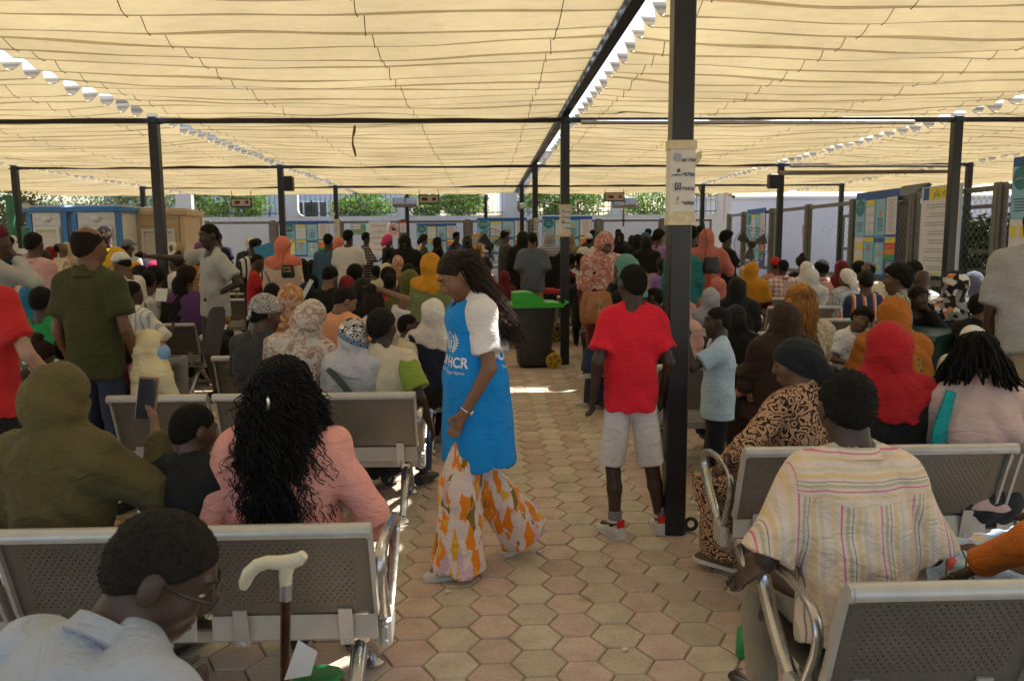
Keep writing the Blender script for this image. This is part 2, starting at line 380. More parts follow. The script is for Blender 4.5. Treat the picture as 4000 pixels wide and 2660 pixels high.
for x, y, L, n_ in ((-1.05, 5.0, .16, 'short brown strap hanging from the nearest cloth'), (-1.75, 10.8, .5, 'long brown strap hanging below the second row of cloth')):
    p = [(x + .02 * math.sin(k * 1.3), y, ZB - k * L / 6 + .04) for k in range(7)]; b = MB(); b.tube(p, [.012 + .006 * (k % 3) for k in range(7)], 5, flat=.35)
    tag(b.build('strap', M_FLAP, smooth=True), n_, 'strap')
# ================================================================ compound wall with barred openings
def m_plaster(name, c, dirt=.25):
    n = NT(name); geo = n.new('NewGeometry').outputs['Position']; f = n.noise(geo, .8, 6); d = n.noise(n.tc('Object', (2.5, 2.5, .35)), 1.5, 6)
    n.base(n.mix(n.ramp(d, [(.5, 0.0), (.8, dirt)]), n.ramp(f, [(.3, tuple(x * .9 for x in c)), (.7, c)]), tuple(x * .55 for x in c)), .85); n.nrm(n.bump(n.noise(geo, 30, 4), .15, .01)); return n.m
M_WALL = m_plaster('white_plaster', (.52, .48, .41)); M_BLDG = m_plaster('pale_blue_render', (.46, .50, .56)); M_IRON = mat('weathered_iron', (.07, .065, .06), .6, .3, .2)
YW = 30.0
def wx(px, Y=YW): return (px - 1900) / 3051 * Y + .0
def px_at(px, Y): return at(px, 930, Y=Y).x
ops = [(760, 1130), (1170, 1560), (1598, 1973), (2020, 2385), (2424, 2800)]
zl, zh = 2.62, 4.6
wall = empty('compound_wall', (px_at(1780, YW), YW, 0), label='white plastered compound wall with round cornered barred openings', cat='wall')
xl, xr = px_at(-400, YW), px_at(2850, YW)
def wpart(x0, x1, z0, z1, name='wall_section'):
    MB().box(((x0 + x1) / 2 - wall.location.x, 0, (z0 + z1) / 2), (x1 - x0, .3, z1 - z0)).build(name, M_WALL, wall)
wpart(xl, xr, -.1, zl)
ed = [xl] + [v for o in ops for v in (px_at(o[0], YW), px_at(o[1], YW))] + [xr]
ed[0] = px_at(700, YW)
for k in range(0, len(ed), 2): wpart(ed[k] + .001, ed[k + 1] - .001, zl + .002, zh)
wpart(px_at(700, YW), xr, zh + .002, zh + .4)
gl = ['barred opening behind the tall grey shirted man', 'barred opening above the emergency exit sign', 'barred opening with bushes behind the hanging display', 'barred opening behind the second post of the aisle', 'barred opening right of the nearest post']
for (a, b_), l in zip(ops, gl):
    x0, x1 = px_at(a, YW), px_at(b_, YW); r = empty('window_grille', ((x0 + x1) / 2, YW - .05, zl), label='iron grille in the ' + l, cat='grille', group='iron grilles in the compound wall'); W = x1 - x0
    bars = MB().tube([(0, 0, 0), (0, 0, zh - zl)], .011, 5).mesh('bar')
    nb = int(W / .18)
    for k in range(nb): link('bar', bars, M_IRON, r, (-W / 2 + (k + .5) * W / nb, 0, 0))
    for z in (.12, .85, 1.6): MB().box((0, .014, z), (W, .01, .035)).build('rail', M_IRON, r)
    # rounded white frame corners
    for sx in (-1, 1):
        pts = [(0, 0)] + [(.3 - .3 * math.sin(t), .3 - .3 * math.cos(t)) for t in np.linspace(0, math.pi / 2, 7)]
        m = MB(); m.prism([((W / 2 - u) * sx, v) for u, v in pts], -.13, .13); m.build('rounded_corner', M_WALL, r)
# ================================================================ building behind
M_GLASSD = mat('dark_window_glass', (.03, .035, .04), .12, 0, .2, spec=.6); M_FRAME = mat('white_window_frame', (.7, .72, .74), .5)
for (pa, pb, l, wins) in ((420, 1600, 'pale blue grey building behind the barred wall, left part', (1192, 1252, 870, 985, 1330)), (1960, 2080, 'pale blue grey building behind the wall, beside the bushes', (2010,))):
    Yb = 37; x0, x1 = px_at(pa, Yb), px_at(pb, Yb)
    r = empty('building', ((x0 + x1) / 2, Yb, 0), label=l, cat='building')
    MB().box((0, 3, 4), (x1 - x0, 6, 8)).build('wall', M_BLDG, r)
    MB().box((0, -.1, 8.1), (x1 - x0 + .6, .6, .2)).build('cornice', M_WALL, r)
    for p in wins:
        wv = MB().box((px_at(p, Yb) - r.location.x, -.03, 2.95), (.8, .1, 1.25)).build('window', M_FRAME, r)
        MB().box((px_at(p, Yb) - r.location.x - .19, -.09, 2.95), (.3, .03, 1.1)).build('pane', M_GLASSD, wv); MB().box((px_at(p, Yb) - r.location.x + .19, -.09, 2.95), (.3, .03, 1.1)).build('pane', M_GLASSD, wv)
b = MB(); b.tube([at(1050, 862, Y=36.8), at(1052, 830, Y=36.8), at(1060, 806, Y=36.8)], .04, 6); tag(b.build('drain_pipe', mat('blue_pipe', (.05, .08, .18), .5), smooth=True), 'short dark blue pipe on the building behind the grille', 'pipe')
# white far wall on the right
M_TARP = m_plaster('white_site_wall', (.52, .52, .57), .15)
r = empty('site_wall', (18, 31, 0), label='long plain white wall beyond the right mesh fence', cat='wall')
MB().box((0, 0, 1.6), (20.4, .2, 3.25)).build('panel', M_TARP, r); MB().box((0, -.02, 3.28), (20.4, .3, .1)).build('coping', M_TARP, r)
# ================================================================ trees
def m_leaf(name, a, b):
    n = NT(name); isl = n.new('NewGeometry').outputs['Random Per Island']; c = n.ramp(isl, [(0, a), (.6, b), (1, tuple(min(1, x * 1.5) for x in b))])
    n.base(c, .55, spec=.3); tr = n.new('BsdfTranslucent'); n.ln(c, tr.inputs[0]); mx = n.new('MixShader'); mx.inputs[0].default_value = .35
    n.ln(n.b.outputs[0], mx.inputs[1]); n.ln(tr.outputs[0], mx.inputs[2]); n.ln(mx.outputs[0], n.out.inputs[0]); return n.m
M_LEAF = m_leaf('fresh_leaves', (.05, .10, .015), (.16, .26, .045)); M_LEAF2 = m_leaf('grey_green_leaves', (.07, .09, .035), (.17, .20, .09)); M_BARK = mat('bark', (.12, .085, .06), .9, 0, .3, 10, .5)
def tree(px, Y, zc, rx, rz_, n, m, label, seed, ry=1.0, size=.07, group='trees and bushes beyond the wall'):
    rr = np.random.default_rng(seed); x = px_at(px, Y); o = empty('tree', (x, Y, 0), label=label, cat='tree', group=group)
    b = MB(); b.tube([(0, 0, 0), (.08, .02, zc * .4), (-.05, 0, zc)], [.11, .08, .04], 7)
    nc = 26; cc = rr.normal(size=(nc, 3)); cc /= np.linalg.norm(cc, axis=1)[:, None]; cc *= (rr.uniform(.25, 1, nc) ** .6)[:, None]; cc *= (rx * .82, ry * .82, rz_ * .82)
    for k in range(0, nc, 3): b.tube([(-.02, 0, zc * .75), tuple(cc[k] * .5 + (0, 0, zc * .9)), tuple(cc[k] + (0, 0, zc))], [.035, .022, .008], 5)
    b.build('trunk', M_BARK, o, smooth=True)
    k = rr.integers(0, nc, n); p = cc[k] + rr.normal(size=(n, 3)) * (.19 * rx, .19 * ry, .17 * rz_) + (0, 0, zc)
    d = rr.normal(size=(n, 3)) + (0, 0, .35); d /= np.linalg.norm(d, axis=1)[:, None]; e = np.cross(d, rr.normal(size=(n, 3))); e /= np.linalg.norm(e, axis=1)[:, None]
    s = rr.uniform(.6, 1.3, n)[:, None] * size
    V = np.stack([p - d * s, p + e * s * .45, p + d * s, p - e * s * .45], 1).reshape(-1, 3)
    link('crown', mesh_np('crown', V, np.arange(n * 4).reshape(-1, 4), smooth=False), m, o); return o
TR = [(1420, 31.6, 3.0, 1.3, 1.0, 4200, M_LEAF, 'bright green bush behind the grille above the emergency exit sign'), (1640, 31.6, 3.0, .95, 1.0, 3600, M_LEAF, 'green bush behind the hanging display near the floodlights'),
      (1800, 31.7, 3.1, 1.1, 1.1, 4200, M_LEAF, 'dense bush behind the grille above the blue boards'), (2130, 31.6, 3.1, 1.0, 1.0, 3800, M_LEAF, 'green bush seen between the second and third posts'),
      (2260, 31.9, 3.2, 1.2, 1.1, 4200, M_LEAF, 'leafy bush behind the display right of the second post'), (2530, 33.0, 3.1, 1.5, 1.2, 3400, M_LEAF, 'shaded bush behind the nearest post'), (2730, 33, 3.2, 1.0, 1.1, 2400, M_LEAF2, 'sparse grey green tree left of the plain white wall'),
      (800, 32.5, 3.4, .9, 1.1, 3000, M_LEAF, 'yellow green tree right of the tan cabin'), (935, 32.5, 3.2, 1.2, 1.1, 3600, M_LEAF, 'green tree behind the leftmost hanging display'), (560, 33, 3.3, 2.2, 1.2, 3600, M_LEAF2, 'grey green tree above the blue roofed cabins'),
      (60, 24, 2.0, 1.6, 1.9, 5200, M_LEAF2, 'olive green tree behind the green gate'), (280, 33, 3.0, 2.4, 1.3, 3400, M_LEAF2, 'olive tree beyond the wall above the left cabin')]
for k, t in enumerate(TR): tree(*t, seed=40 + k)
# ================================================================ mesh fences
def link_mesh(W, H, p=.075, r=.0032):
    """woven chain link between posts: zigzag wires as thin three-sided rods"""
    n = int(W / p) + 1; m = int(H / p); V = []; F = []
    zz = np.arange(m + 1) * (H / m)
    for k in range(n):
        x = -W / 2 + k * p + np.where((np.arange(m + 1) + k) % 2 == 0, -p / 2, p / 2) ; x = np.clip(x, -W / 2, W / 2)
        y = np.where(np.arange(m + 1) % 2 == 0, -r, r); b0 = len(V) * 1
        ring = np.stack([np.stack([x + r * math.cos(a), y + r * math.sin(a), zz], 1) for a in (0, 2.1, 4.2)], 1).reshape(-1, 3)
        base = sum(len(v) for v in V); V.append(ring)
        i = np.arange(m)[:, None] * 3 + base; F += [np.concatenate([i + a, i + (a + 1) % 3, i + 3 + (a + 1) % 3, i + 3 + a], 1) for a in range(3)]
    return mesh_np('chain_link', np.concatenate(V), np.concatenate(F))
M_WIRE = mat('galvanised_wire', (.34, .34, .32), .5, .6); M_GWIRE = mat('green_coated_wire', (.16, .22, .13), .5, .2)
def fence_panel(p0, p1, H, label, wire, mid=.78, post_w=.2, pitch=.075, rw=.0034):
    p0, p1 = Vector(p0), Vector(p1); c = (p0 + p1) / 2; d = p1 - p0; L = d.length; rz = math.atan2(d.y, d.x)
    r = empty('fence_panel', (c.x, c.y, 0), rz, label=label, cat='fence', group='grey framed wire mesh fence panels')
    W = L - post_w
    MB().box((-L / 2, 0, H / 2 + .02), (post_w, .14, H + .04), ch=.012).build('fence_post', M_GREYP, r)
    MB().box((-L / 2 + .001, -.076, H / 2), (.07, .012, H)).build('post_rib', M_GREYP, r)
    f = MB(); z0 = .12
    for z, h in ((H - .045, .09), (mid, .1), (z0, .08)): f.box((0, 0, z), (W, .06, h), ch=.008)
    for sx in (-1, 1): f.box((sx * (W / 2 - .035), .001, (H + z0) / 2), (.068, .055, H - z0 - .05), ch=.008)
    f.build('frame', M_GREYP, r)
    link('chain_link', link_mesh(W - .1, H - z0 - .05, pitch, rw), wire, r, (0, 0, z0 + .02)); return r
YF = 27.0; bp = [815, 1072, 1326, 1572, 1829, 2080, 2339, 2590, 2790]; bx = [px_at(p, YF) for p in bp]
fl = ['behind the tall grey shirted man', 'behind the board above the woman with the gold clasp bag', 'carrying the emergency exit sign', 'carrying the no photography sign', 'with the pale board left of the first fan', 'with the round badge board', 'behind the second and third posts', 'behind the women by the nearest post']
for k in range(len(bx) - 1): fence_panel((bx[k], YF, 0), (bx[k + 1], YF, 0), 2.38, 'back fence mesh panel ' + fl[k], M_WIRE, pitch=.11, rw=.004)
ry = [26.6, 25.1, 22.6, 20.05, 17.55, 15.05, 12.5, 10.0, 7.5]; XF = 8.3
fl = ['in the far right corner', 'behind the second fan', 'just right of the second fan', 'with white cloth behind it', 'with bare wire left of the large board', 'carrying the large blue board', 'carrying the white notice', 'at the right edge of the picture']
for k in range(len(ry) - 1): fence_panel((XF, ry[k], 0), (XF, ry[k + 1], 0), 2.5, 'right side mesh fence panel ' + fl[k], M_GWIRE if k % 2 else M_WIRE, mid=.82, rw=.0042)
# behind the right fence: second row of fence, white container, dark planting, sloping cover
for k, y in enumerate((22, 17, 12)):
    r = empty('rear_fence_rail', (11.2, y, 0), label=['farthest', 'middle', 'nearest'][k] + ' grey rail fence seen through the right mesh', cat='fence', group='rail fences behind the right mesh fence')
    for z in (.9, 1.35, 2.35): MB().box((0, 0, z), (.06, 4.9, .09)).build('rail', M_GREYP, r)
    for s in (-2.4, 0, 2.4): MB().box((0.001, s, 1.2), (.1, .1, 2.4)).build('rail_post', M_GREYP, r)
def hedge(x, y, lx, ly, h, n, label, seed, m):
    rr = np.random.default_rng(seed); o = empty('hedge', (x, y, 0), label=label, cat='hedge')
    b = MB()
    for k in range(6): b.tube([(rr.uniform(-lx, lx) * .4, rr.uniform(-ly, ly) * .45, 0), (rr.uniform(-lx, lx) * .4, rr.uniform(-ly, ly) * .45, h * .8)], .03, 5)
    b.build('stem', M_BARK, o); p = rr.uniform(-.5, .5, (n, 3)) * (lx, ly, h) + (0, 0, h / 2) + rr.normal(size=(n, 3)) * .1
    d = rr.normal(size=(n, 3)); d /= np.linalg.norm(d, axis=1)[:, None]; e = np.cross(d, rr.normal(size=(n, 3))); e /= np.linalg.norm(e, axis=1)[:, None]; s = .085
    V = np.stack([p - d * s, p + e * s * .5, p + d * s, p - e * s * .5], 1).reshape(-1, 3); link('foliage', mesh_np('foliage', V, np.arange(n * 4).reshape(-1, 4), smooth=False), m, o)
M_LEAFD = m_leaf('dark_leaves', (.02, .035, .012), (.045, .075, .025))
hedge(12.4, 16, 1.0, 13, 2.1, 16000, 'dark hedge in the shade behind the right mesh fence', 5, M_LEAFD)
M_TAN = mat('dark_tarpaulin', (.10, .09, .07), .8)
r = empty('covered_crate', (10.2, 19.6, 0), label='covered crate with a raised flap above the right fence', cat='crate')
MB().box((0, 0, 1.25), (1.3, 1.2, 2.5), ch=.02).build('box_body', M_TAN, r)
m = MB(); m.prism([(-.1, 2.52), (.62, 3.0), (.70, 2.95), (.2, 2.5)], -.6, .6); m.build('raised_flap', M_TAN, r)
b = MB(); b.tube([(-.45 + .2 * math.cos(t), -.2, 2.56 + .17 * math.sin(t)) for t in np.linspace(0, math.pi, 10)], .025, 6); b.build('loop_handle', M_TAN, r, smooth=True)
for k, (px, py) in enumerate(((3290, 990), (3520, 880))): pass
M_WCLOTH = mat('white_drape', (.6, .6, .62), .9)
m = MB()
vs = [];
for i in range(9):
    for j in range(7): vs.append((i * .08 - .32 + .03 * math.sin(j), .05 * math.sin(i * 1.7 + j * .4), 2.0 - j * .17 * (1 - .05 * i)))
m.add(vs, [(i * 7 + j, i * 7 + 7 + j, i * 7 + 8 + j, i * 7 + j + 1) for i in range(8) for j in range(6)]); m.add([(v[0], v[1] + .01, v[2]) for v in vs], [(i * 7 + j, i * 7 + j + 1, i * 7 + 8 + j, i * 7 + 7 + j) for i in range(8) for j in range(6)])
o = m.build('drape', M_WCLOTH, None, (8.75, 21.2, .05), R(80), smooth=True); tag(o, 'white cloth hanging behind the right mesh fence', 'cloth')
# ================================================================ cabins on the left
M_CWHITE = mat('white_cabin_panel', (.66, .68, .72), .5, 0, .06, 2); M_BLUE = mat('blue_trim_paint', (.035, .19, .52), .45); M_TANP = mat('tan_cabin_panel', (.55, .42, .29), .6, 0, .07, 2); M_DOOR = mat('cream_door_panel', (.62, .60, .56), .5); M_DARK = mat('dark_plastic', (.015, .015, .016), .45); M_YEL = mat('yellow_tape', (.7, .55, .06), .6)
def cabin(px0, px1, Y, H, depth, body, trim, label):
    x0, x1 = px_at(px0, Y), px_at(px1, Y); W = x1 - x0; r = empty('cabin', ((x0 + x1) / 2, Y, 0), label=label, cat='cabin', group='small portable cabins')
    MB().box((0, depth / 2, H / 2), (W - .04, depth - .04, H - .02)).build('wall', body, r)
    rf = MB().box((0, depth / 2, H + .03), (W + .14, depth + .14, .14), ch=.02).build('roof', trim, r); MB().box((0, depth / 2, H + .11), (W - .1, depth - .1, .05)).build('roof_top', body, rf)
    for sx in (-1, 1):
        for y in (0, depth): MB().box((sx * (W / 2 - .05), y, H / 2 - .02), (.12, .06, H - .1)).build('corner_post', trim, r)
    for k in range(int(H / .16)): MB().box((0, -.022 + .0005 * k, .1 + k * .16), (W - .28, .01, .150)).build('panel_board', body, r)
    f = MB(); dw, dh = W * .58, H - .38
    f.box((-dw / 2, -.05, dh / 2), (.07, .04, dh)); f.box((dw / 2, -.05, dh / 2), (.07, .04, dh)); f.box((0, -.05, dh - .035), (dw, .038, .07)); d = f.build('door_frame', M_CWHITE, r)
    dd = MB().box((0, -.042, dh / 2 - .04), (dw - .08, .03, dh - .1), ch=.006).build('door', M_DOOR, r); MB().box((dw / 2 - .1, -.08, dh * .62), (.04, .05, .14), ch=.008).build('handle', M_DARK, dd)
    if trim is M_BLUE: MB().box((0, -.064, dh - .11), (dw - .12, .012, .03)).build('hazard_tape', M_YEL, dd)
    MB().ell((0, -.05, H - .2), (.11, .05, .07)).build('wall_lamp', M_CWHITE, r, smooth=True)
    return r
cabin(112, 266, 19.4, 2.45, 1.9, M_CWHITE, M_BLUE, 'white cabin with blue trim nearest the green gate')
cabin(288, 478, 19.3, 2.45, 1.9, M_CWHITE, M_BLUE, 'wider white cabin with blue trim beside the tan cabin')
cabin(518, 725, 20.2, 2.4, 1.2, M_TANP, M_TANP, 'tan cabin with a white framed door behind the tall grey shirted man')
M_GREEN = mat('green_gate_paint', (.02, .16, .07), .45)
r = empty('gate', (px_at(50, 16), 16, 0), label='green steel gate frame at the left edge', cat='gate')
for x, z in ((0, 2.62), (-.55, 2.6), (.26, 2.0)): MB().box((x, 0, z / 2), (.12, .1, z), ch=.008).build('upright', M_GREEN, r)
for z in (1.95, 2.56, .9): MB().box((-.28, .003, z), (.5, .06, .07)).build('crossbar', M_GREEN, r)
for k in range(6): MB().box((-.5 + k * .08, .02, 1.45), (.02, .02, 1.1)).build('bar', M_GREEN, r)
r = empty('picket_fence', (px_at(120, 14), 14, 0), label='low white wooden fence with a round knob by the pink shirted man', cat='fence'); M_WWOOD = mat('white_painted_wood', (.68, .65, .62), .6)
b = MB(); b.box((-.3, 0, .84), (.1, .1, 1.68), ch=.01); b.ell((-.3, 0, 1.74), (.06, .06, .07)); b.build('corner_upright', M_WWOOD, r); MB().box((.25, 0, 1.54), (1.0, .05, .09)).build('top_rail', M_WWOOD, r); MB().box((.25, 0, 1.0), (1.0, .05, .09)).build('lower_rail', M_WWOOD, r)
for k in range(8): MB().box((-.18 + k * .13, .01, 1.02), (.1, .03, .95)).build('slat', M_WWOOD, r)
# ================================================================ information boards and signs
MP = {k: mat('print_' + k, c, .55, 0, .03) for k, c in dict(blue=(.025, .10, .36), sky=(.24, .52, .70), pale=(.40, .60, .72), yellow=(.72, .62, .06), white=(.66, .65, .70), ink=(.05, .06, .10), grey=(.33, .35, .42), red=(.62, .06, .04), orange=(.70, .25, .03), green=(.05, .32, .10), violet=(.12, .05, .26), navy=(.015, .03, .12), teal=(.02, .20, .24), cream=(.62, .58, .47)).items()}
def sheet(r, name, x, z, w_, h, m, y=-.012): return MB().box((x, y, z), (w_, .004, h)).build(name, MP[m], r)
def lines(r, x, z, w_, h, n, m='grey', y=-.0155, seed=1):
    rr = random.Random(seed); b = MB()
    for k in range(n):
        L = w_ * rr.uniform(.6, 1); b.box((x, y, z + h / 2 - (k + .5) * h / n), (L, .002, h / n * .38))
    return b.build('printed_lines', MP[m], r)
def words(r, s, x, z, size, m='white', y=-.0175, bold=0.0):
    me = text_mesh(s, size, bold); o = link('lettering', me, MP[m], r, (x, y, z)); o.rotation_euler = (R(90), 0, 0); return o
def info_board(loc, rz, W, H, label, badge='WHEREVER\nYOU ARE'):
    r = empty('information_board', loc, rz, label=label, cat='board', group='blue information boards on the fences')
    MB().box((0, 0, 0), (W, .02, H)).build('board', MP['blue'], r); cw = W / 4; tz = H * .19; hh = H * .42; bz = -H * .24; bh = H * .40
    for k in range(4):
        x = -W / 2 + cw * (k + .5); s = cw * .92
        if k == 0:
            sheet(r, 'sheet', x, tz, s, hh + .06, 'sky'); m = MB(); m.lathe([(cw * .42, -.002), (cw * .42, .002)], (x, -.018, tz + hh * .3), 20, Matrix.Rotation(R(90), 3, 'X')); m.build('badge', MP['teal'], r); words(r, badge, x, tz + hh * .3, cw * .15, 'white', -.024)
            lines(r, x, tz - hh * .25, s * .8, hh * .3, 5, 'ink', seed=k); sheet(r, 'sheet', x, bz, s, bh, 'white')
            for sx in (-1, 1):
                for sz in (-1, 1): sheet(r, 'note', x + sx * s * .28, bz + sz * bh * .24, s * .36, bh * .25, 'yellow', -.016)
        elif k == 1:
            sheet(r, 'sheet', x, tz, s, hh, 'pale'); sheet(r, 'heading', x + .02, tz + hh * .43, s * .86, hh * .14, 'yellow', -.016)
            for a in range(2):
                for c in range(3): sheet(r, 'note', x + (a - .5) * s * .46, tz + (1 - c) * hh * .24 - .03, s * .4, hh * .17, 'white', -.016)
            sheet(r, 'sheet', x, bz, s, bh, 'sky'); sheet(r, 'heading', x, bz + bh * .44, s, bh * .12, 'yellow', -.016)
            m = MB(); m.tube([(x + s * .17 * math.cos(t), -.017, bz + bh * .2 + s * .2 * math.sin(t)) for t in np.linspace(0, 6.28, 17)[:-1]], .008, 4, True); m.bar((x - s * .12, -.017, bz + bh * .2 + s * .14), (x + s * .12, -.017, bz + bh * .2 - s * .14), .012, .003); m.build('prohibition_mark', MP['red'], r); lines(r, x, bz - bh * .2, s * .8, bh * .4, 5, 'grey', seed=4)
        elif k == 2:
            sheet(r, 'sheet', x, tz, s, hh, 'sky'); lines(r, x, tz + hh * .4, s * .7, hh * .1, 2, 'yellow'); lines(r, x, tz - hh * .2, s * .7, hh * .4, 6, 'ink', seed=9); sheet(r, 'picture', x, tz + hh * .12, s * .2, hh * .14, 'orange', -.016)
            sheet(r, 'sheet', x, bz - .02, s, bh + .06, 'sky', -.013); sheet(r, 'heading', x, bz + bh * .42, s, bh * .13, 'blue', -.018)
            for q in range(4):
                m = MB(); m.lathe([(s * .13, -.002), (s * .13, .002)], (x + (q % 2 - .5) * s * .24, -.018, bz + bh * (.24 - .2 * q)), 12, Matrix.Rotation(R(90), 3, 'X')); m.build('picture', MP[('cream', 'orange', 'white', 'yellow')[q]], r)
        else:
            sheet(r, 'sheet', x, tz + .02, s, hh, 'white'); lines(r, x, tz + .02, s * .85, hh * .9, 14, 'grey', seed=7)
            for q, c in enumerate(('yellow', 'red', 'orange', 'green', 'blue', 'violet')): sheet(r, 'colour_band', x, bz + bh * (.42 - q * .165), s, bh * .162, c, -.013)
            words(r, 'ﺎﻨﻫ نﺎﻣأ ﺖﻧأ', x, bz + bh * .26, cw * .17, 'white'); lines(r, x, bz - bh * .28, s * .7, bh * .2, 3, 'white')
    lines(r, -W * .1, -H * .02, W * .35, H * .03, 2, 'sky'); lines(r, W * .3, -H * .05, W * .25, H * .04, 2, 'sky')
    return r
def back_board(xa, xb, ya, yb, label, **k):
    p, q = at(xa, ya, Y=YF - .12), at(xb, yb, Y=YF - .12); return info_board(((p.x + q.x) / 2, YF - .12, (p.z + q.z) / 2), 0, q.x - p.x, p.z - q.z, label, **k)
back_board(1106, 1290, 864, 1003, 'blue information board behind the coral headscarf woman', badge='Mentions\nde sont jeunes')
back_board(1627, 1784, 874, 990, 'paler blue board right of the no photography sign', badge='AIDEZ\nNOUS')
back_board(1864, 2058, 852, 992, 'blue board with round WHEREVER YOU ARE badge behind the first fan')
back_board(2118, 2312, 846, 992, 'blue board half hidden behind the second post', badge='اﻮﻨﻛ\nﺎﻤﻨﻳأ')
def side_board(Yc, zc, W, H, label, **k): return info_board((XF - .12, Yc, zc), R(-90), W, H, label, **k)
side_board(16.3, 1.75, 1.75, 1.78, 'large blue information board on the right fence', badge='ﻢﺘﻨﻛ ﺎﻤﻨﻳأ\nﻦﺤﻧ')
side_board(23.6, 1.72, 1.6, 1.7, 'blue board on the right fence behind the second fan', badge='ﻢﺘﻨﻛ ﺎﻤﻨﻳأ')
side_board(11.2, 2.0, 1.7, 1.75, 'blue board cut off by the right edge of the picture', badge='ﻢﺘﻨﻛ ﺎﻤﻨﻳأ')
r = empty('notice_board', (XF - .12, 13.95, 1.78), R(-90), label='white public notice with yellow heading on the right fence', cat='notice')
MB().box((0, 0, 0), (1.25, .02, 1.62)).build('board', MP['pale'], r); sheet(r, 'sheet', 0, 0, 1.17, 1.54, 'white'); sheet(r, 'heading', .1, .68, .9, .2, 'yellow', -.016); sheet(r, 'emblem', -.46, .68, .18, .22, 'blue', -.016); words(r, 'مﺎﻋ ﻪﻳﻮﻨﺗ', .1, .68, .19, 'ink', -.02)
for k in range(8): lines(r, 0, .45 - k * .16, .95, .1, 2, 'grey', seed=k)
MB().box((0, -.016, -.76), (1.17, .004, .02)).build('border_line', MP['yellow'], r)
p = at(1400, 896, Y=YF - .15); r = empty('exit_sign', tuple(p), label='green and white emergency exit sign with arrow', cat='sign')
MB().box((0, 0, 0), (.50, .015, .36)).build('plate', MP['green'], r); sheet(r, 'white_field', -.02, .08, .42, .17, 'white', -.011)
m = MB(); m.bar((-.2, -.015, .085), (.05, -.015, .085), .02, .003); m.add([(-.23, -.016, .085), (-.17, -.016, .12), (-.17, -.016, .05)], [(0, 1, 2)]); m.build('arrow', MP['green'], r)
m = MB(); m.box((.13, -.015, .08), (.1, .003, .15)); m.build('door_mark', MP['green'], r); m = MB(); m.ell((.13, -.018, .12), (.014, .003, .014)); m.bar((.13, -.018, .1), (.12, -.018, .06), .02, .003); m.bar((.12, -.018, .06), (.09, -.018, .03), .012, .003); m.bar((.12, -.018, .06), (.15, -.018, .02), .012, .003); m.build('running_figure', MP['white'], r)
words(r, 'Emergency Exit', 0, -.13, .075, 'white', -.012, .001); words(r, 'ئراﻮﻄﻠﻟ جﺮﺨﻣ', 0, -.05, .075, 'white', -.012)
p, q = at(1440, 866, Y=YF - .1), at(1524, 992, Y=YF - .1); r = empty('notice_board', ((p.x + q.x) / 2, YF - .1, (p.z + q.z) / 2), label='white text notice board beside the no photography sign', cat='notice')
MB().box((0, 0, 0), (q.x - p.x, .02, p.z - q.z)).build('board', MP['white'], r)
for k in range(5): lines(r, 0, .4 - k * .2, .55, .06, 2, 'grey', seed=k)
p = at(1538, 902, Y=YF - .16); r = empty('prohibition_sign', tuple(p), label='no photography sign with crossed out black camera', cat='sign')
MB().box((0, 0, 0), (.34, .015, .46)).build('plate', MP['white'], r); m = MB(); m.tube([(.14 * math.cos(t), -.012, .05 + .14 * math.sin(t)) for t in np.linspace(0, 6.28, 25)[:-1]], .013, 5, True); m.bar((-.1, -.018, .15), (.1, -.018, -.05), .022, .004); m.build('red_ring', MP['red'], r)
m = MB(); m.box((0, -.012, .05), (.15, .004, .1)); m.box((-.02, -.012, .11), (.06, .004, .03)); m.ell((0, -.014, .05), (.035, .004, .035)); m.build('camera_mark', MP['ink'], r); words(r, 'NO PHOTOS', 0, -.15, .05, 'red', -.012)
p = at(1574, 890, Y=YF - .16); r = empty('poster', tuple(p), label='small pink edged paper taped on the fence beside the no photography sign', cat='poster'); sheet(r, 'sheet', 0, 0, .22, .32, 'white', 0); sheet(r, 'heading', .0, .18, .24, .06, 'red', -.004); lines(r, 0, -.02, .16, .2, 5, 'grey', -.004)
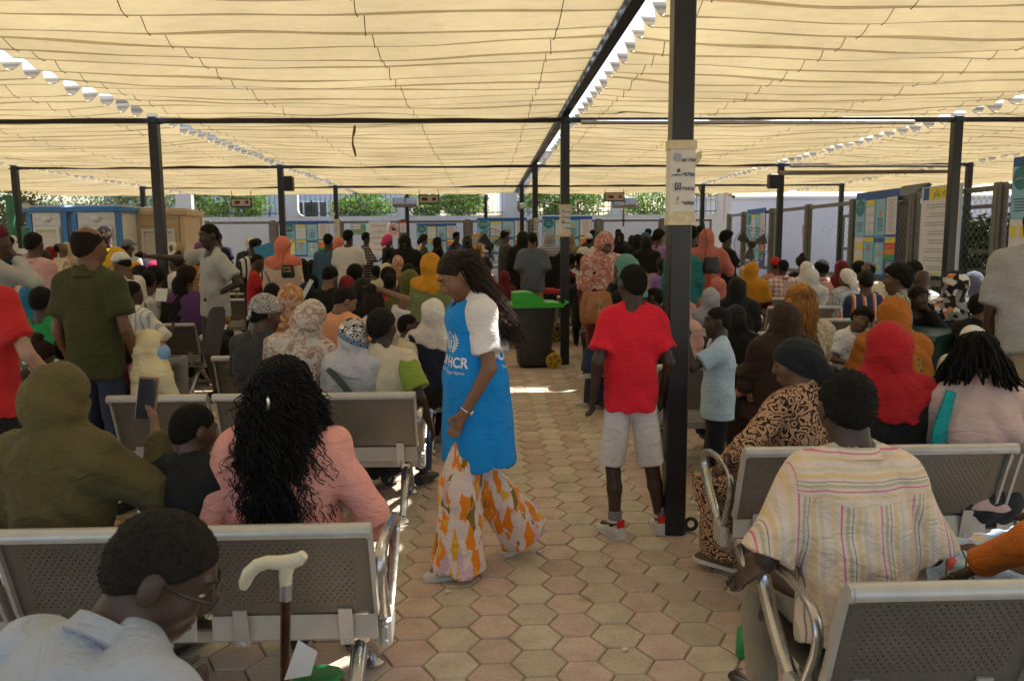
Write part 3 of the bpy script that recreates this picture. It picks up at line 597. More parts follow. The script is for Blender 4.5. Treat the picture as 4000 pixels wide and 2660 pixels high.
# taped notices on posts
M_PAPER = mat('taped_paper', (.66, .645, .62), .6, 0, .06, 12); M_TAPE = mat('yellowed_tape', (.62, .55, .36), .45, 0, .12, 25)
def taped(x, y, z0, z1, label, big):
    r = empty('taped_notice', (x, y - .0595, (z0 + z1) / 2), label=label, cat='notice', group='paper notices taped round the posts'); H = z1 - z0; W = .132
    n = 14; vs = []; me = MB()
    for i in range(7):
        for j in range(n + 1):
            u = i / 6 - .5; zz = H * (j / n - .5); vs.append((u * W, -.003 - .003 * math.cos(u * 5 + j) * math.sin(j * 1.7), zz))
    me.add(vs, [(i * (n + 1) + j, i * (n + 1) + n + 1 + j, i * (n + 1) + n + 2 + j, i * (n + 1) + j + 1) for i in range(6) for j in range(n)])
    for s in (-1, 1): me.add([(s * W / 2, -.003, -H / 2), (s * W / 2, -.003, H / 2), (s * (W / 2 + .002), .09, H / 2), (s * (W / 2 + .002), .09, -H / 2)], [(0, 1, 2, 3) if s < 0 else (3, 2, 1, 0)])
    me.build('paper', M_PAPER, r, smooth=True)
    for z, h in ((H / 2 - .01, .045), (-H / 2 + .02, .07)):
        MB().box((0, -.0085, z), (W + .012, .002, h)).build('tape', M_TAPE, r); MB().box((-W / 2 - .006, .04, z), (.002, .1, h)).build('tape', M_TAPE, r)
    b = MB(); b.add([(W / 2, -.004, H * .36), (W / 2 + .028, -.02, H * .40), (W / 2 + .03, -.015, H * .3), (W / 2, -.004, H * .2)], [(0, 1, 2, 3)]); b.build('loose_tape', M_TAPE, r)
    rows = [('#119#', .30), ('*878#', .12), ('*947#', -.06), ('*688#', -.24)]
    for k, (s, f) in enumerate(rows):
        words(r, s, .030, f * H - .008, .026, 'ink', -.0105, .0006)
        if k == 0: sheet(r, 'logo_square', -.03, f * H + .008, .036, .036, 'grey', -.011); words(r, 'orange', -.03, f * H - .004, .011, 'white', -.0165)
        elif k == 1:
            m = MB(); m.ell((-.025, -.012, f * H + .012), (.0095, .002, .0095)); m.bar((-.027, -.012, f * H + .018), (-.016, -.012, f * H + .027), .004, .002); m.build('logo_mark', MP['ink'], r); words(r, 'vodafone', -.033, f * H - .010, .0150, 'ink', -.0105, .0004)
        elif k == 2:
            sheet(r, 'logo_square', -.026, f * H + .004, .032, .038, 'ink', -.011); m = MB(); m.tube([(-.026 + .009 * math.cos(t), -.0165, f * H + .007 + .009 * math.sin(t)) for t in np.linspace(-1.6, 1.6, 8)] + [(-.034, -.0165, f * H + .016), (-.034, -.0165, f * H - .002)], .0022, 4); m.build('logo_mark', MP['white'], r); words(r, 'etisalat', -.026, f * H - .011, .008, 'white', -.0165)
        else:
            m = MB(); m.tube([(-.028, -.011, f * H + .026), (-.021, -.011, f * H + .02), (-.03, -.011, f * H + .011), (-.027, -.011, f * H + .004)], .003, 4); m.build('logo_mark', MP['ink'], r); words(r, 'we', -.03, f * H - .007, .02, 'orange', -.0105)
    return r
taped(1.05, 4.25, 1.745, 2.16, 'large taped paper notice with phone codes on the nearest post', True)
taped(1.05, 10.4, 1.72, 2.11, 'taped paper notice with phone codes on the second post', False)
taped(1.05, 16.6, 1.72, 2.12, 'small taped paper notice on the third post', False)
taped(-4.22, 22.6, 1.75, 2.3, 'taped paper strip on the post beside the emergency exit sign', False)
# ================================================================ loudspeakers, displays, floodlights, fans, cables
for x, y, l in ((-4.05, 16.55, 'black loudspeaker box on the left post'), (6.05, 16.5, 'black loudspeaker box on the right post')):
    r = empty('loudspeaker', (x, y, 2.86), label=l, cat='loudspeaker', group='loudspeakers on posts'); MB().box((0, 0, 0), (.2, .2, .3), ch=.02).build('cabinet', M_DARK, r); MB().box((0, -.104, 0), (.17, .008, .26), ch=.003).build('grille', mat('speaker_grille', (.03, .03, .03), .8), r)
    sx = -1 if x < 0 else 1; MB().box((sx * .13, 0, .02), (.08, .04, .05)).build('bracket', M_BLACK, r)
M_LED = mat('led_red', (.25, .02, .02), .4, emit=((1, .05, .03), .35)); M_LEDW = mat('display_panel', (.50, .49, .46), .5); M_LEDB = mat('led_window', (.045, .012, .012), .3)
for px, py, lit, l in ((943, 792, 1, 'hanging number display left of the trees, by the tall grey shirted man'), (1675, 779, 0, 'hanging number display beside the twin floodlights'), (2400, 770, 1, 'hanging number display right of the second post')):
    p = at(px, py, Y=23.6); r = empty('number_display', tuple(p), label=l, cat='display', group='hanging electronic number displays')
    MB().box((0, .02, 0), (.60, .1, .27), ch=.01).build('case', M_BLACK, r); MB().box((0, -.034, .0), (.54, .01, .2)).build('panel', M_LEDW, r)
    for x, wd in ((-.12, .17), (.16, .11)):
        MB().box((x, -.041, .005), (wd, .01, .09)).build('led_window', M_LEDB, r)
        for k in range(3 if wd > .12 else 2):
            xx = x - wd / 2 + .03 + k * .05
            b = MB()
            for (dx, dz, w_, h_) in ((-.014, .018, .005, .03), (.014, .018, .005, .03), (-.014, -.018, .005, .03), (.014, -.018, .005, .03), (0, .036, .026, .005), (0, 0, .026, .005), (0, -.036, .026, .005)): b.box((xx + dx, -.0475, .005 + dz), (w_, .003, h_))
            if lit and k == 0: b.build('digit', M_LED, r)
    for x in (-.28, .28): MB().bar((x, .02, .13), (x, .02, ZB + .1 - p.z), .016).build('hanger_rod', M_BLACK, r)
M_FLOOD = mat('floodlight_glass', (.36, .38, .37), .25)
for px, py, Y, l in ((1582, 790, 26.8, 'twin floodlights in grey housings beside the middle display'), (2440, 792, 26.8, 'floodlight housing behind the right display')):
    p = at(px, py, Y=Y); r = empty('floodlight', tuple(p), R(0), label=l, cat='floodlight', group='floodlights above the back fence'); rot = Matrix.Rotation(R(-18), 3, 'X')
    MB().box((0, .1, 0), (.84, .18, .34), rot, .03).build('housing', M_GREYP, r)
    for x in (-.2, .2): MB().box(rot @ Vector((x, .004, .04)), (.34, .02, .22), rot).build('glass', M_FLOOD, r)
    MB().box((0, .2, -.45), (.06, .06, .7)).build('stand', M_GREYP, r)
p = at(2845, 760, Y=26); r = empty('security_camera', tuple(p), label='white security camera on a bent pole above the fence corner', cat='camera')
b = MB(); b.tube([(-.12, 0, -.9), (-.12, 0, -.05), (-.08, 0, .06), (0, 0, .08)], .035, 8); b.build('pole', M_CWHITE, r, smooth=True); MB().box((.05, 0, -.02), (.16, .09, .09), ch=.02).build('housing', M_CWHITE, r); MB().ell((.17, -.02, -.08), (.06, .06, .055)).build('lens_dome', M_DARK, r, smooth=True)
def fan(px, py, Y, label, yaw):
    p = at(px, py, Y=Y); r = empty('pedestal_fan', (p.x, p.y, 0), R(yaw), label=label, cat='fan', group='black pedestal fans'); z = p.z; Rr = .355
    b = MB(); b.tube([(0, .12, .02), (0, .12, z)], [.03, .022], 8); b.build('pole', M_BLACK, r, smooth=True); MB().lathe([(.26, 0), (.25, .03), (.05, .07)], (0, .12, 0), 18).build('base', M_BLACK, r, smooth=True)
    g = MB()
    for k in range(5): g.tube([((Rr * (.25 + .1875 * k)) * math.cos(t), -.075 + .07 * ((.25 + .1875 * k) ** 3), z + (Rr * (.25 + .1875 * k)) * math.sin(t)) for t in np.linspace(0, 6.283, 33)[:-1]], .0035 if k < 4 else .008, 4, True)
    for k in range(28):
        t = 2 * math.pi * k / 28; g.tube([(Rr * u * math.cos(t), -.075 + .07 * u ** 3, z + Rr * u * math.sin(t)) for u in (.15, .45, .75, 1.0)] + [(Rr * .97 * math.cos(t), .05, z + Rr * .97 * math.sin(t)), (Rr * .35 * math.cos(t), .1, z + Rr * .35 * math.sin(t))], .0022, 3)
    g.build('guard', M_BLACK, r); MB().lathe([(.06, .0), (.09, .04), (.09, .16), (.05, .2)], (0, .02, z), 14, Matrix.Rotation(R(-90), 3, 'X')).build('motor', M_BLACK, r, smooth=True)
    for k in range(3):
        t0 = k * 2.094 + .4; m = MB(); vs = [];
        for u in (.2, .5, .8, .92):
            for dv in (-.5, 0, .5): a = t0 + dv * (1.0 - .35 * u); vs.append((Rr * u * math.cos(a), dv * .06, z + Rr * u * math.sin(a)))
        m.add(vs, [(i * 3 + j, i * 3 + 3 + j, i * 3 + 4 + j, i * 3 + j + 1) for i in range(3) for j in range(2)]); m.build('blade', mat('fan_blade', (.09, .09, .10), .25), r, smooth=True)
    return r
fan(1922, 962, 16.5, 'black pedestal fan in front of the WHEREVER YOU ARE board', 28); fan(2936, 955, 16.6, 'black pedestal fan by the right fence corner', -22)
M_CABLE = mat('cable_black', (.02, .02, .02), .6); M_CABW = mat('cable_pale', (.42, .40, .34), .6)
def cable(pts, r, m, label):
    P = []; pts = [Vector(p) for p in pts]
    for a, b in zip(pts[:-1], pts[1:]):
        for k in range(8): t = k / 8; q = a.lerp(b, t); q.z -= .05 * (a - b).length * t * (1 - t); P.append(q)
    P.append(pts[-1]); c = MB(); c.tube(P, r, 5); tag(c.build('cable', m, smooth=True), label, 'cable')
cable([(-4.1, 16.5, 3.2), (-2.5, 16.5, 3.24), (1.0, 16.5, 3.2)], .018, M_CABLE, 'black cable along the third cross beam left of the aisle')
cable([(.95, 16.5, 3.2), (1.02, 16.5, 3.0), (.97, 16.52, 1.4)], .012, M_CABLE, 'black cable running down the third post')
cable([(6.1, 22.5, 3.2), (6.2, 22.5, 2.9), (6.18, 22.5, 1.2)], .02, M_CABLE, 'black cable bundle on the far right post')
cable([at(2070, 690 + 85, Y=26.6), at(2270, 815, Y=26.6), at(2480, 795, Y=26.5), at(2500, 760, Y=26.5)], .012, M_CABW, 'pale cable sagging between the back lights')
cable([at(1420, 790, Y=26.6), at(1700, 785, Y=26.6), at(1900, 765, Y=26.5)], .01, M_CABW, 'thin pale cable strung in front of the bushes')
for px, py, Y, l in ((2040, 805, 16.55, 'small white junction box on the third post'), (103, 805, 16.5, 'small cream junction box on the left post by the cabins'), (574, 815, 22.5, 'small cream junction box on the post by the tan cabin'), (1301, 837, 22.5, 'small cream junction box on the post by the exit sign')):
    p = at(px, py, Y=Y); r = empty('junction_box', (p.x, Y - .03, p.z), label=l, cat='box'); MB().box((0, 0, 0), (.11, .06, .11), ch=.008).build('case', M_PAPER, r); MB().box((0, -.033, 0), (.07, .006, .07)).build('cover', M_CWHITE, r)
p0 = at(1863, 710, Y=16.5); m = MB(); m.prism([(-1.9, -.05), (1.9, -.02), (1.85, .04), (-1.9, .04)], -.05, .05); tag(m.build('folded_cloth', M_CLOTH, None, (8.0, 16.3, 3.02)), 'folded edge of shade cloth rolled on a bar, right side', 'cloth')
# ================================================================ waiting benches
def m_perf():
    n = NT('perforated_steel'); co = n.tc('UV'); x, y, _ = n.sep(co)
    # staggered holes: two interleaved grids
    def grid(ox, oy):
        u = n.math('SUBTRACT', n.math('FRACT', n.math('ADD', n.math('DIVIDE', x, .0215), ox)), .5); v = n.math('SUBTRACT', n.math('FRACT', n.math('ADD', n.math('DIVIDE', y, .0285), oy)), .5)
        u = n.math('MULTIPLY', u, .0215); v = n.math('MULTIPLY', v, .0285); return n.math('SQRT', n.math('ADD', n.math('MULTIPLY', u, u), n.math('MULTIPLY', v, v)))
    d = n.math('MINIMUM', grid(0, 0), grid(.5, .5)); inside = n.math('MULTIPLY', n.math('LESS_THAN', n.math('ABSOLUTE', x), .215), n.math('LESS_THAN', n.math('ABSOLUTE', y), .125))
    hole = n.math('MULTIPLY', n.math('LESS_THAN', d, .0030), inside)
    g = n.new('NewGeometry').outputs['Position']; f = n.noise(g, 4, 4); sc = n.noise(n.tc('Object', (3, 60, 60)), 2, 4)
    n.base(n.mix(n.ramp(sc, [(.6, 0.0), (.75, .3)]), n.ramp(f, [(.3, (.145, .135, .112)), (.7, (.19, .178, .15))]), (.27, .25, .22)), n.ramp(f, [(.3, .36), (.7, .5)]), .55)
    tr = n.new('BsdfTransparent'); mx = n.new('MixShader'); n.ln(hole, mx.inputs[0]); n.ln(n.b.outputs[0], mx.inputs[1]); n.ln(tr.outputs[0], mx.inputs[2]); n.ln(mx.outputs[0], n.out.inputs[0]); return n.m
M_PERF = m_perf(); M_SEATP = mat('silver_grey_paint', (.46, .445, .41), .38, .35, .1, 8, .02); M_CHROME = mat('brushed_aluminium', (.50, .49, .47), .24, .9, .1, 14)
def sheet_uv(name, prof, W, th, uo):
    """bent sheet: profile of (y, z) swept along x, with uv in metres centred on the sheet"""
    prof = np.array(prof); s = np.r_[0, np.cumsum(np.hypot(*np.diff(prof, axis=0).T))]; s = s - uo; n = len(prof); xs = np.array([-W / 2, W / 2])
    t = np.gradient(prof, axis=0); t /= np.linalg.norm(t, axis=1)[:, None]; nn = np.stack([-t[:, 1], t[:, 0]], 1) * th
    V = []; UV = []
    for x in xs:
        for o in (0, 1):
            for k in range(n): V.append((x, prof[k, 0] + nn[k, 0] * o, prof[k, 1] + nn[k, 1] * o)); UV.append((x, s[k]))
    F = []
    for k in range(n - 1):
        F += [(k, k + 1, 2 * n + k + 1, 2 * n + k), (n + k, 3 * n + k, 3 * n + k + 1, n + k + 1), (k, n + k, n + k + 1, k + 1), (2 * n + k, 2 * n + k + 1, 3 * n + k + 1, 3 * n + k)]
    F += [(0, 2 * n, 3 * n, n), (n - 1, 2 * n - 1, 4 * n - 1, 3 * n - 1)]
    me = bpy.data.meshes.new(name); me.from_pydata(V, [], F); me.update(); uv = me.uv_layers.new(name='UVMap')
    uv.data.foreach_set('uv', [c for l in me.loops for c in UV[l.vertex_index]]); me.polygons.foreach_set('use_smooth', [True] * len(me.polygons)); me.set_sharp_from_angle(angle=R(35)); return me
SW, SP = .54, .59
bk = [(-.055, .455), (-.075, .50), (-.10, .58), (-.125, .66), (-.15, .735), (-.163, .775)]
ME_BACK = sheet_uv('backrest', bk, SW, .004, .165)
ME_BACK.materials.append(M_PERF)
roll = [(-.163, .773)] + [(-.190 + .029 * math.cos(t), .776 + .026 * math.sin(t)) for t in np.linspace(.1, math.pi + .5, 9)]
ME_ROLL = sheet_uv('top_roll', roll, SW + .004, .006, 0); ME_ROLL.materials.append(M_SEATP)
sp = [(-.035, .405), (-.03, .437), (0, .432), (.12, .418), (.26, .42), (.38, .437), (.425, .436), (.445, .415), (.44, .385)]
ME_SEAT = sheet_uv('seat', sp, SW, .004, .26); ME_SEAT.materials.append(M_PERF)
fl_ = MB(); fl_.box((0, -.042, .395), (SW, .006, .085), ch=.002); ME_LIP = fl_.mesh('rear_lip'); ME_LIP.materials.append(M_SEATP)
sd = MB()
for a, b in zip(bk[:-1], bk[1:]): sd.bar((0, a[0] - .006, a[1]), (0, b[0] - .006, b[1]), .012, .034)
sd.lathe([(.024, -.007), (.026, 0), (.024, .007)], (0, -.190, .776), 14, Matrix.Rotation(R(90), 3, 'Y')); sd.bar((0, -.165, .765), (0, -.185, .775), .01, .02)
ME_SIDE = sd.mesh('side_flange', True); ME_SIDE.materials.append(M_SEATP)
br = MB()
br.bar((0, -.07, .47), (0, -.045, .335), .045, .008); br.ell((0, -.05, .345), (.011, .008, .011), 8, 5)
ME_BRK = br.mesh('bracket'); ME_BRK.materials.append(M_SEATP)
def arm_mesh():
    p = [(0, .05, .36), (0, .0, .45), (0, -.055, .565), (0, -.035, .635), (0, .04, .66), (0, .2, .662), (0, .32, .645), (0, .375, .60), (0, .345, .535), (0, .24, .44), (0, .12, .37)]
    # smooth the loop
    P = [Vector(q) for q in p]
    for _ in range(2): P = [x for a, b in zip(P[:-1], P[1:]) for x in (a.lerp(b, .25), a.lerp(b, .75))]
    P = [Vector(p[0])] + P + [Vector(p[-1])]
    b = MB(); b.tube(P, .0235, 10, flat=.62); m = b.mesh('armrest', True); m.materials.append(M_CHROME); return m
ME_ARM = arm_mesh()
pl_ = MB(); pl_.box((0, .075, .335), (.042, .13, .11), ch=.012)
for y, z in ((.03, .36), (.03, .31)): pl_.ell((.0, y - .018, z), (.012, .01, .012), 8, 5)
ME_PLATE = pl_.mesh('arm_plate'); ME_PLATE.materials.append(M_SEATP)
def leg_mesh():
    b = MB()
    for y in (-.13, .42): b.tube([(0, .13, .285), (0, (y + .13) / 2, .17), (0, y, .035)], [.034, .026, .022], 10)
    b.box((0, .13, .285), (.07, .1, .05), ch=.01); m = b.mesh('leg', True); m.materials.append(M_CHROME); return m
ME_LEG = leg_mesh()
ft = MB()
ft.lathe([(.04, 0), (.04, .012), (.022, .03), (.018, .045)], (0, 0, 0), 14); ME_FOOT = ft.mesh('foot', True); ME_FOOT.materials.append(M_CHROME)
def bench(x_in, y, n, label, side=-1, rz=0.0):
    """row of n seats; x_in is the aisle end, seats run away from it (side -1: to the left)"""
    cx = x_in + side * (n * SP - .05) / 2; r = empty('waiting_bench', (cx, y + .17, 0), rz, label=label, cat='bench', group='perforated steel waiting benches')
    MB().box((0, .13, .3), (n * SP - .04, .08, .05), ch=.006).build('seat_beam', M_SEATP, r)
    for k in range(n):
        x = (k - (n - 1) / 2) * SP
        bo = link('backrest', ME_BACK, None, r, (x, 0, 0)); link('top_roll', ME_ROLL, None, bo); [link('side_flange', ME_SIDE, None, bo, (q * (SW / 2 + .003), 0, 0)) for q in (-1, 1)]
        se = link('seat', ME_SEAT, None, r, (x, 0, 0)); link('rear_lip', ME_LIP, None, se); [link('bracket', ME_BRK, None, se, (q * .17, 0, 0)) for q in (-1, 1)]
    e = n * SP / 2 - .01
    for s in (-1, 1):
        a = link('armrest', ME_ARM, None, r, (s * e, 0, 0)); link('arm_plate', ME_PLATE, None, a)
        lg = link('leg', ME_LEG, None, r, (s * (e - .1 if n > 1 else e * .8), 0, 0))
        for yy in (-.13, .42): link('foot', ME_FOOT, None, lg, (0, yy, 0))
    return r
LXE, CXE, RXE, R2E = -3.72, -.40, 1.2, 3.62
bench(-.37, 2.33, 3, 'nearest left bench, behind the pink woman and the olive headscarf')
bench(-.42, 4.44, 3, 'left bench under the masked woman, second from the camera')
bench(-.36, 5.97, 3, 'left bench with the boy in the orange shirt leaning on it')
for k, y in enumerate((7.4, 8.8, 10.2, 11.6, 13.0, 14.4, 16.2, 18.0)):
    bench(CXE, y, 3, '%s bench in the block left of the aisle' % ['fourth', 'fifth', 'sixth', 'seventh', 'eighth', 'ninth', 'tenth', 'eleventh and last'][k])
for k, y in enumerate((4.5, 5.9, 7.1, 8.5, 10.75, 12.2, 13.6, 15.0)):
    bench((-3.15 if y == 8.5 else LXE) if y > 6 else -2.9, y, 3, '%s bench in the far left block, counted from the camera' % ['first', 'second', 'third', 'fourth', 'fifth', 'sixth', 'seventh', 'eighth'][k])
bench(.90, 1.84, 2, 'nearest right bench, in front of everything, cut by the picture edge', 1)
bench(1.07, 3.13, 3, 'right bench with the bright sunlit top edge', 1)
bench(1.18, 5.3, 3, 'right bench behind the small boy in the pale blue shirt', 1)
for k, y in enumerate((7.15, 8.8, 10.6, 12.2, 13.8, 15.4)):
    bench(RXE + .15 if y < 11 else 1.12, y, 3, '%s bench in the block right of the aisle' % ['fourth', 'fifth', 'sixth', 'seventh', 'eighth', 'ninth'][k], 1)
for k, y in enumerate((4.6, 6.6, 8.3, 9.9, 11.4, 13.0)):
    bench(R2E, y, 3 if y > 5 else 1, '%s bench in the block along the right fence' % ['first', 'second', 'third', 'fourth', 'fifth', 'sixth'][k], 1)
# ================================================================ implicit-surface modeller for people
class Field:
    """signed distance grid; shapes are blended in locally, then turned into one smooth quad mesh"""
    def __init__(s, lo, hi, v, fine=None, fv=None):
        s.v = v; s.ax = []
        for i in range(3):
            if fine is None: s.ax.append(np.arange(lo[i], hi[i] + v, v, dtype=np.float32))
            else:
                a, b = max(lo[i], fine[0][i]), min(hi[i], fine[1][i]); L = np.arange(a, lo[i] - v, -v)[::-1][:-1] if a > lo[i] else np.zeros(0); Rr = np.arange(b + v, hi[i] + v, v)
                s.ax.append(np.concatenate([L, np.arange(a, b + fv * .5, fv), Rr]).astype(np.float32))
        s.D = np.full([len(a) for a in s.ax], .4, np.float32)
    def sub(s, lo, hi):
        r = []
        for i in range(3):
            a = s.ax[i]; r.append(slice(max(0, int(np.searchsorted(a, lo[i])) - 1), min(len(a), int(np.searchsorted(a, hi[i])) + 1)))
        g = [s.ax[0][r[0]][:, None, None], s.ax[1][r[1]][None, :, None], s.ax[2][r[2]][None, None, :]]
        return tuple(r), g
    def put(s, sl, d, k, neg=False):
        A = s.D[sl]
        if A.size == 0: return
        if neg:
            d = -d; h = np.maximum(k - np.abs(A - d), 0) / max(k, 1e-6); s.D[sl] = np.maximum(A, d) + h * h * k * .25
        else:
            h = np.maximum(k - np.abs(A - d), 0) / max(k, 1e-6); s.D[sl] = np.minimum(A, d) - h * h * k * .25
    def cap(s, a, b, ra, rb=None, k=.02, fwd=None, flat=1.0, cut=False, cuta=False, neg=False):
        a = np.array(a, float); b = np.array(b, float); rb = ra if rb is None else rb; m = max(ra, rb) + k + 2.5 * s.v
        sl, (x, y, z) = s.sub(np.minimum(a, b) - m, np.maximum(a, b) + m); u = b - a; L2 = max(u @ u, 1e-9)
        px, py, pz = x - a[0], y - a[1], z - a[2]; t0 = (px * u[0] + py * u[1] + pz * u[2]) / L2; t = np.clip(t0, 0, 1)
        dx, dy, dz = px - t * u[0], py - t * u[1], pz - t * u[2]; q = dx * dx + dy * dy + dz * dz
        if fwd is not None and flat != 1.0: e = dx * fwd[0] + dy * fwd[1] + dz * fwd[2]; q = q + e * e * (1 / flat ** 2 - 1)
        d = np.sqrt(np.maximum(q, 0)) - (ra + t * (rb - ra))
        if cut: d = np.maximum(d, (t0 - 1) * math.sqrt(L2))
        if cuta: d = np.maximum(d, -t0 * math.sqrt(L2))
        s.put(sl, d, k, neg)
    def ell(s, c, r, M=None, k=.02, neg=False):
        c = np.array(c, float); m = max(r) + k + 2.5 * s.v; sl, (x, y, z) = s.sub(c - m, c + m); px, py, pz = x - c[0], y - c[1], z - c[2]
        if M is not None: X = px * M[0][0] + py * M[1][0] + pz * M[2][0]; Y = px * M[0][1] + py * M[1][1] + pz * M[2][1]; Z = px * M[0][2] + py * M[1][2] + pz * M[2][2]
        else: X, Y, Z = px, py, pz
        k0 = np.sqrt((X / r[0]) ** 2 + (Y / r[1]) ** 2 + (Z / r[2]) ** 2); k1 = np.sqrt((X / r[0] ** 2) ** 2 + (Y / r[1] ** 2) ** 2 + (Z / r[2] ** 2) ** 2)
        s.put(sl, k0 * (k0 - 1) / np.maximum(k1, 1e-6), k, neg)
    def plane(s, p, n, k=.0):
        """keep the side the normal points away from"""
        n = np.array(n, float); n /= np.linalg.norm(n); x, y, z = s.ax[0][:, None, None], s.ax[1][None, :, None], s.ax[2][None, None, :]
        d = (x - p[0]) * n[0] + (y - p[1]) * n[1] + (z - p[2]) * n[2]
        if k: h = np.maximum(k - np.abs(s.D - d), 0) / k; s.D = np.maximum(s.D, d) + h * h * k * .25
        else: s.D = np.maximum(s.D, d)
    def ripple(s, fn):
        """displace the surface by fn(points) inside a narrow band"""
        m = np.abs(s.D) < max(3.2 * s.v, .03); i, j, k = np.nonzero(m)
        if len(i): s.D[i, j, k] += fn(np.stack([s.ax[0][i], s.ax[1][j], s.ax[2][k]], 1)).astype(np.float32)
    def mesh(s, name):
        D = s.D; D[0] = D[-1] = .4; D[:, 0] = D[:, -1] = .4; D[:, :, 0] = D[:, :, -1] = .4
        sg = D < 0; c = np.zeros([n - 1 for n in D.shape], np.int8)
        for a in (0, 1):
            for b in (0, 1):
                for e in (0, 1): c += sg[a:a + c.shape[0], b:b + c.shape[1], e:e + c.shape[2]]
        I, J, K = np.nonzero((c > 0) & (c < 8)); n = len(I)
        if n == 0: return None
        idx = np.full(c.shape, -1, np.int32); idx[I, J, K] = np.arange(n); P = np.zeros((n, 3), np.float32); W = np.zeros(n, np.float32)
        off = [(0, 0, 0), (1, 0, 0), (0, 1, 0), (1, 1, 0), (0, 0, 1), (1, 0, 1), (0, 1, 1), (1, 1, 1)]
        val = [D[I + o[0], J + o[1], K + o[2]] for o in off]; pos = {0: s.ax[0], 1: s.ax[1], 2: s.ax[2]}
        lo = np.stack([s.ax[0][I], s.ax[1][J], s.ax[2][K]], 1); hi = np.stack([s.ax[0][I + 1], s.ax[1][J + 1], s.ax[2][K + 1]], 1); st = hi - lo
        for a in range(8):
            for ax in range(3):
                if off[a][ax]: continue
                b = a + (1, 2, 4)[ax]; m = (val[a] < 0) != (val[b] < 0); t = val[a] / np.where(m, val[a] - val[b], 1)
                q = lo + st * np.array(off[a], np.float32); q[:, ax] += t * st[:, ax]; P += np.where(m[:, None], q, 0); W += m
        P /= W[:, None]; Q = []
        for ax in range(3):
            o = [i for i in range(3) if i != ax]; A = np.moveaxis(sg, ax, 0); ix = np.moveaxis(idx, ax, 0)
            e = A[:-1, 1:-1, 1:-1] != A[1:, 1:-1, 1:-1]; i, j, k = np.nonzero(e); q = np.stack([ix[i, j, k], ix[i, j + 1, k], ix[i, j + 1, k + 1], ix[i, j, k + 1]], 1)
            flip = A[i, j + 1, k + 1] ^ (ax == 1); q[~flip] = q[~flip][:, ::-1]; Q.append(q)
        return mesh_np(name, P, np.concatenate(Q))
def nz(p, f, ph, wob=1.3):
    """cheap smooth noise, about -1..1"""
    x, y, z = p[:, 0] * f[0] + ph, p[:, 1] * f[1] + ph * 1.7, p[:, 2] * f[2] + ph * 2.3
    a = np.sin(x + wob * np.sin(y * .7 + z * .5)); b = np.sin(y * 1.1 + wob * np.sin(z * .8 + x * .6) + 1.3); c = np.sin(z * .9 + wob * np.sin(x * .9 + y * .4) + 2.1)
    return (a * b + b * c + c * a) / 1.8
def rot3(yaw=0, pitch=0, roll=0):
    """head / torso frame: columns right, forward, up (yaw left, pitch down, roll right)"""
    return np.array(Matrix.Rotation(yaw, 3, 'Z') @ Matrix.Rotation(-pitch, 3, 'X') @ Matrix.Rotation(roll, 3, 'Y'))
def ik(S_, W_, l1, l2, pole):
    S_, W_ = np.array(S_, float), np.array(W_, float); d = W_ - S_; L = np.linalg.norm(d)
    if L > (l1 + l2) * .995: W_ = S_ + d / L * (l1 + l2) * .995; d = W_ - S_; L = np.linalg.norm(d)
    u = d / L; a = (l1 * l1 - l2 * l2 + L * L) / (2 * L); h = math.sqrt(max(l1 * l1 - a * a, 1e-6)); p = np.array(pole, float); p -= u * (p @ u); p /= max(np.linalg.norm(p), 1e-6)
    return S_ + u * a + p * h, W_
def tubes_np(paths, radii, n=5):
    """many strands -> one mesh; paths (N,M,3), radii (N,M)"""
    P = np.asarray(paths, float); N, M, _ = P.shape; T = np.gradient(P, axis=1); T /= np.linalg.norm(T, axis=2, keepdims=True) + 1e-9
    ref = np.array([.31, .52, .79]); A = np.cross(T, ref); A /= np.linalg.norm(A, axis=2, keepdims=True) + 1e-9; B = np.cross(T, A); r = np.asarray(radii)[..., None]
    V = np.stack([P + (A * math.cos(2 * math.pi * k / n) + B * math.sin(2 * math.pi * k / n)) * r for k in range(n)], 2).reshape(-1, 3)
    b = (np.arange(N)[:, None] * M + np.arange(M - 1)[None]).reshape(-1, 1) * n; F = [np.concatenate([b + k, b + (k + 1) % n, b + n + (k + 1) % n, b + n + k], 1) for k in range(n)]
    return mesh_np('strands', V, np.concatenate(F))
# ---------------------------------------------------------------- cloth, skin and hair materials
def m_skin(c):
    key = 'skin_%.3f_%.3f' % (c[0], c[1])
    if key in MC: return MC[key]
    n = NT(key); co = n.tc(); f = n.noise(co, 14, 4); g = n.noise(co, 220, 2)
    n.base(n.ramp(f, [(.3, tuple(x * .82 for x in c)), (.7, tuple(min(1, x * 1.1) for x in c))]), n.ramp(n.noise(co, 25, 3), [(.3, .42), (.7, .58)]), spec=.4); n.nrm(n.bump(g, .12, .002))
    MC[key] = n.m; return n.m
def m_hair(c=(.008, .007, .006), curl=180, st=1.0, rough=.85):
    key = 'hair_%s_%d' % ('_'.join('%.3f' % x for x in c), curl)
    if key in MC: return MC[key]
    n = NT(key); co = n.tc(); f = n.noise(co, curl, 3, .7); v = n.vor(co, curl * .8)
    n.base(n.ramp(f, [(.3, tuple(x * .5 for x in c)), (.75, tuple(min(1, x * 2.2 + .004) for x in c))]), rough, spec=.2); n.nrm(n.bump(n.math('ADD', f, v), st, .012)); MC[key] = n.m; return n.m
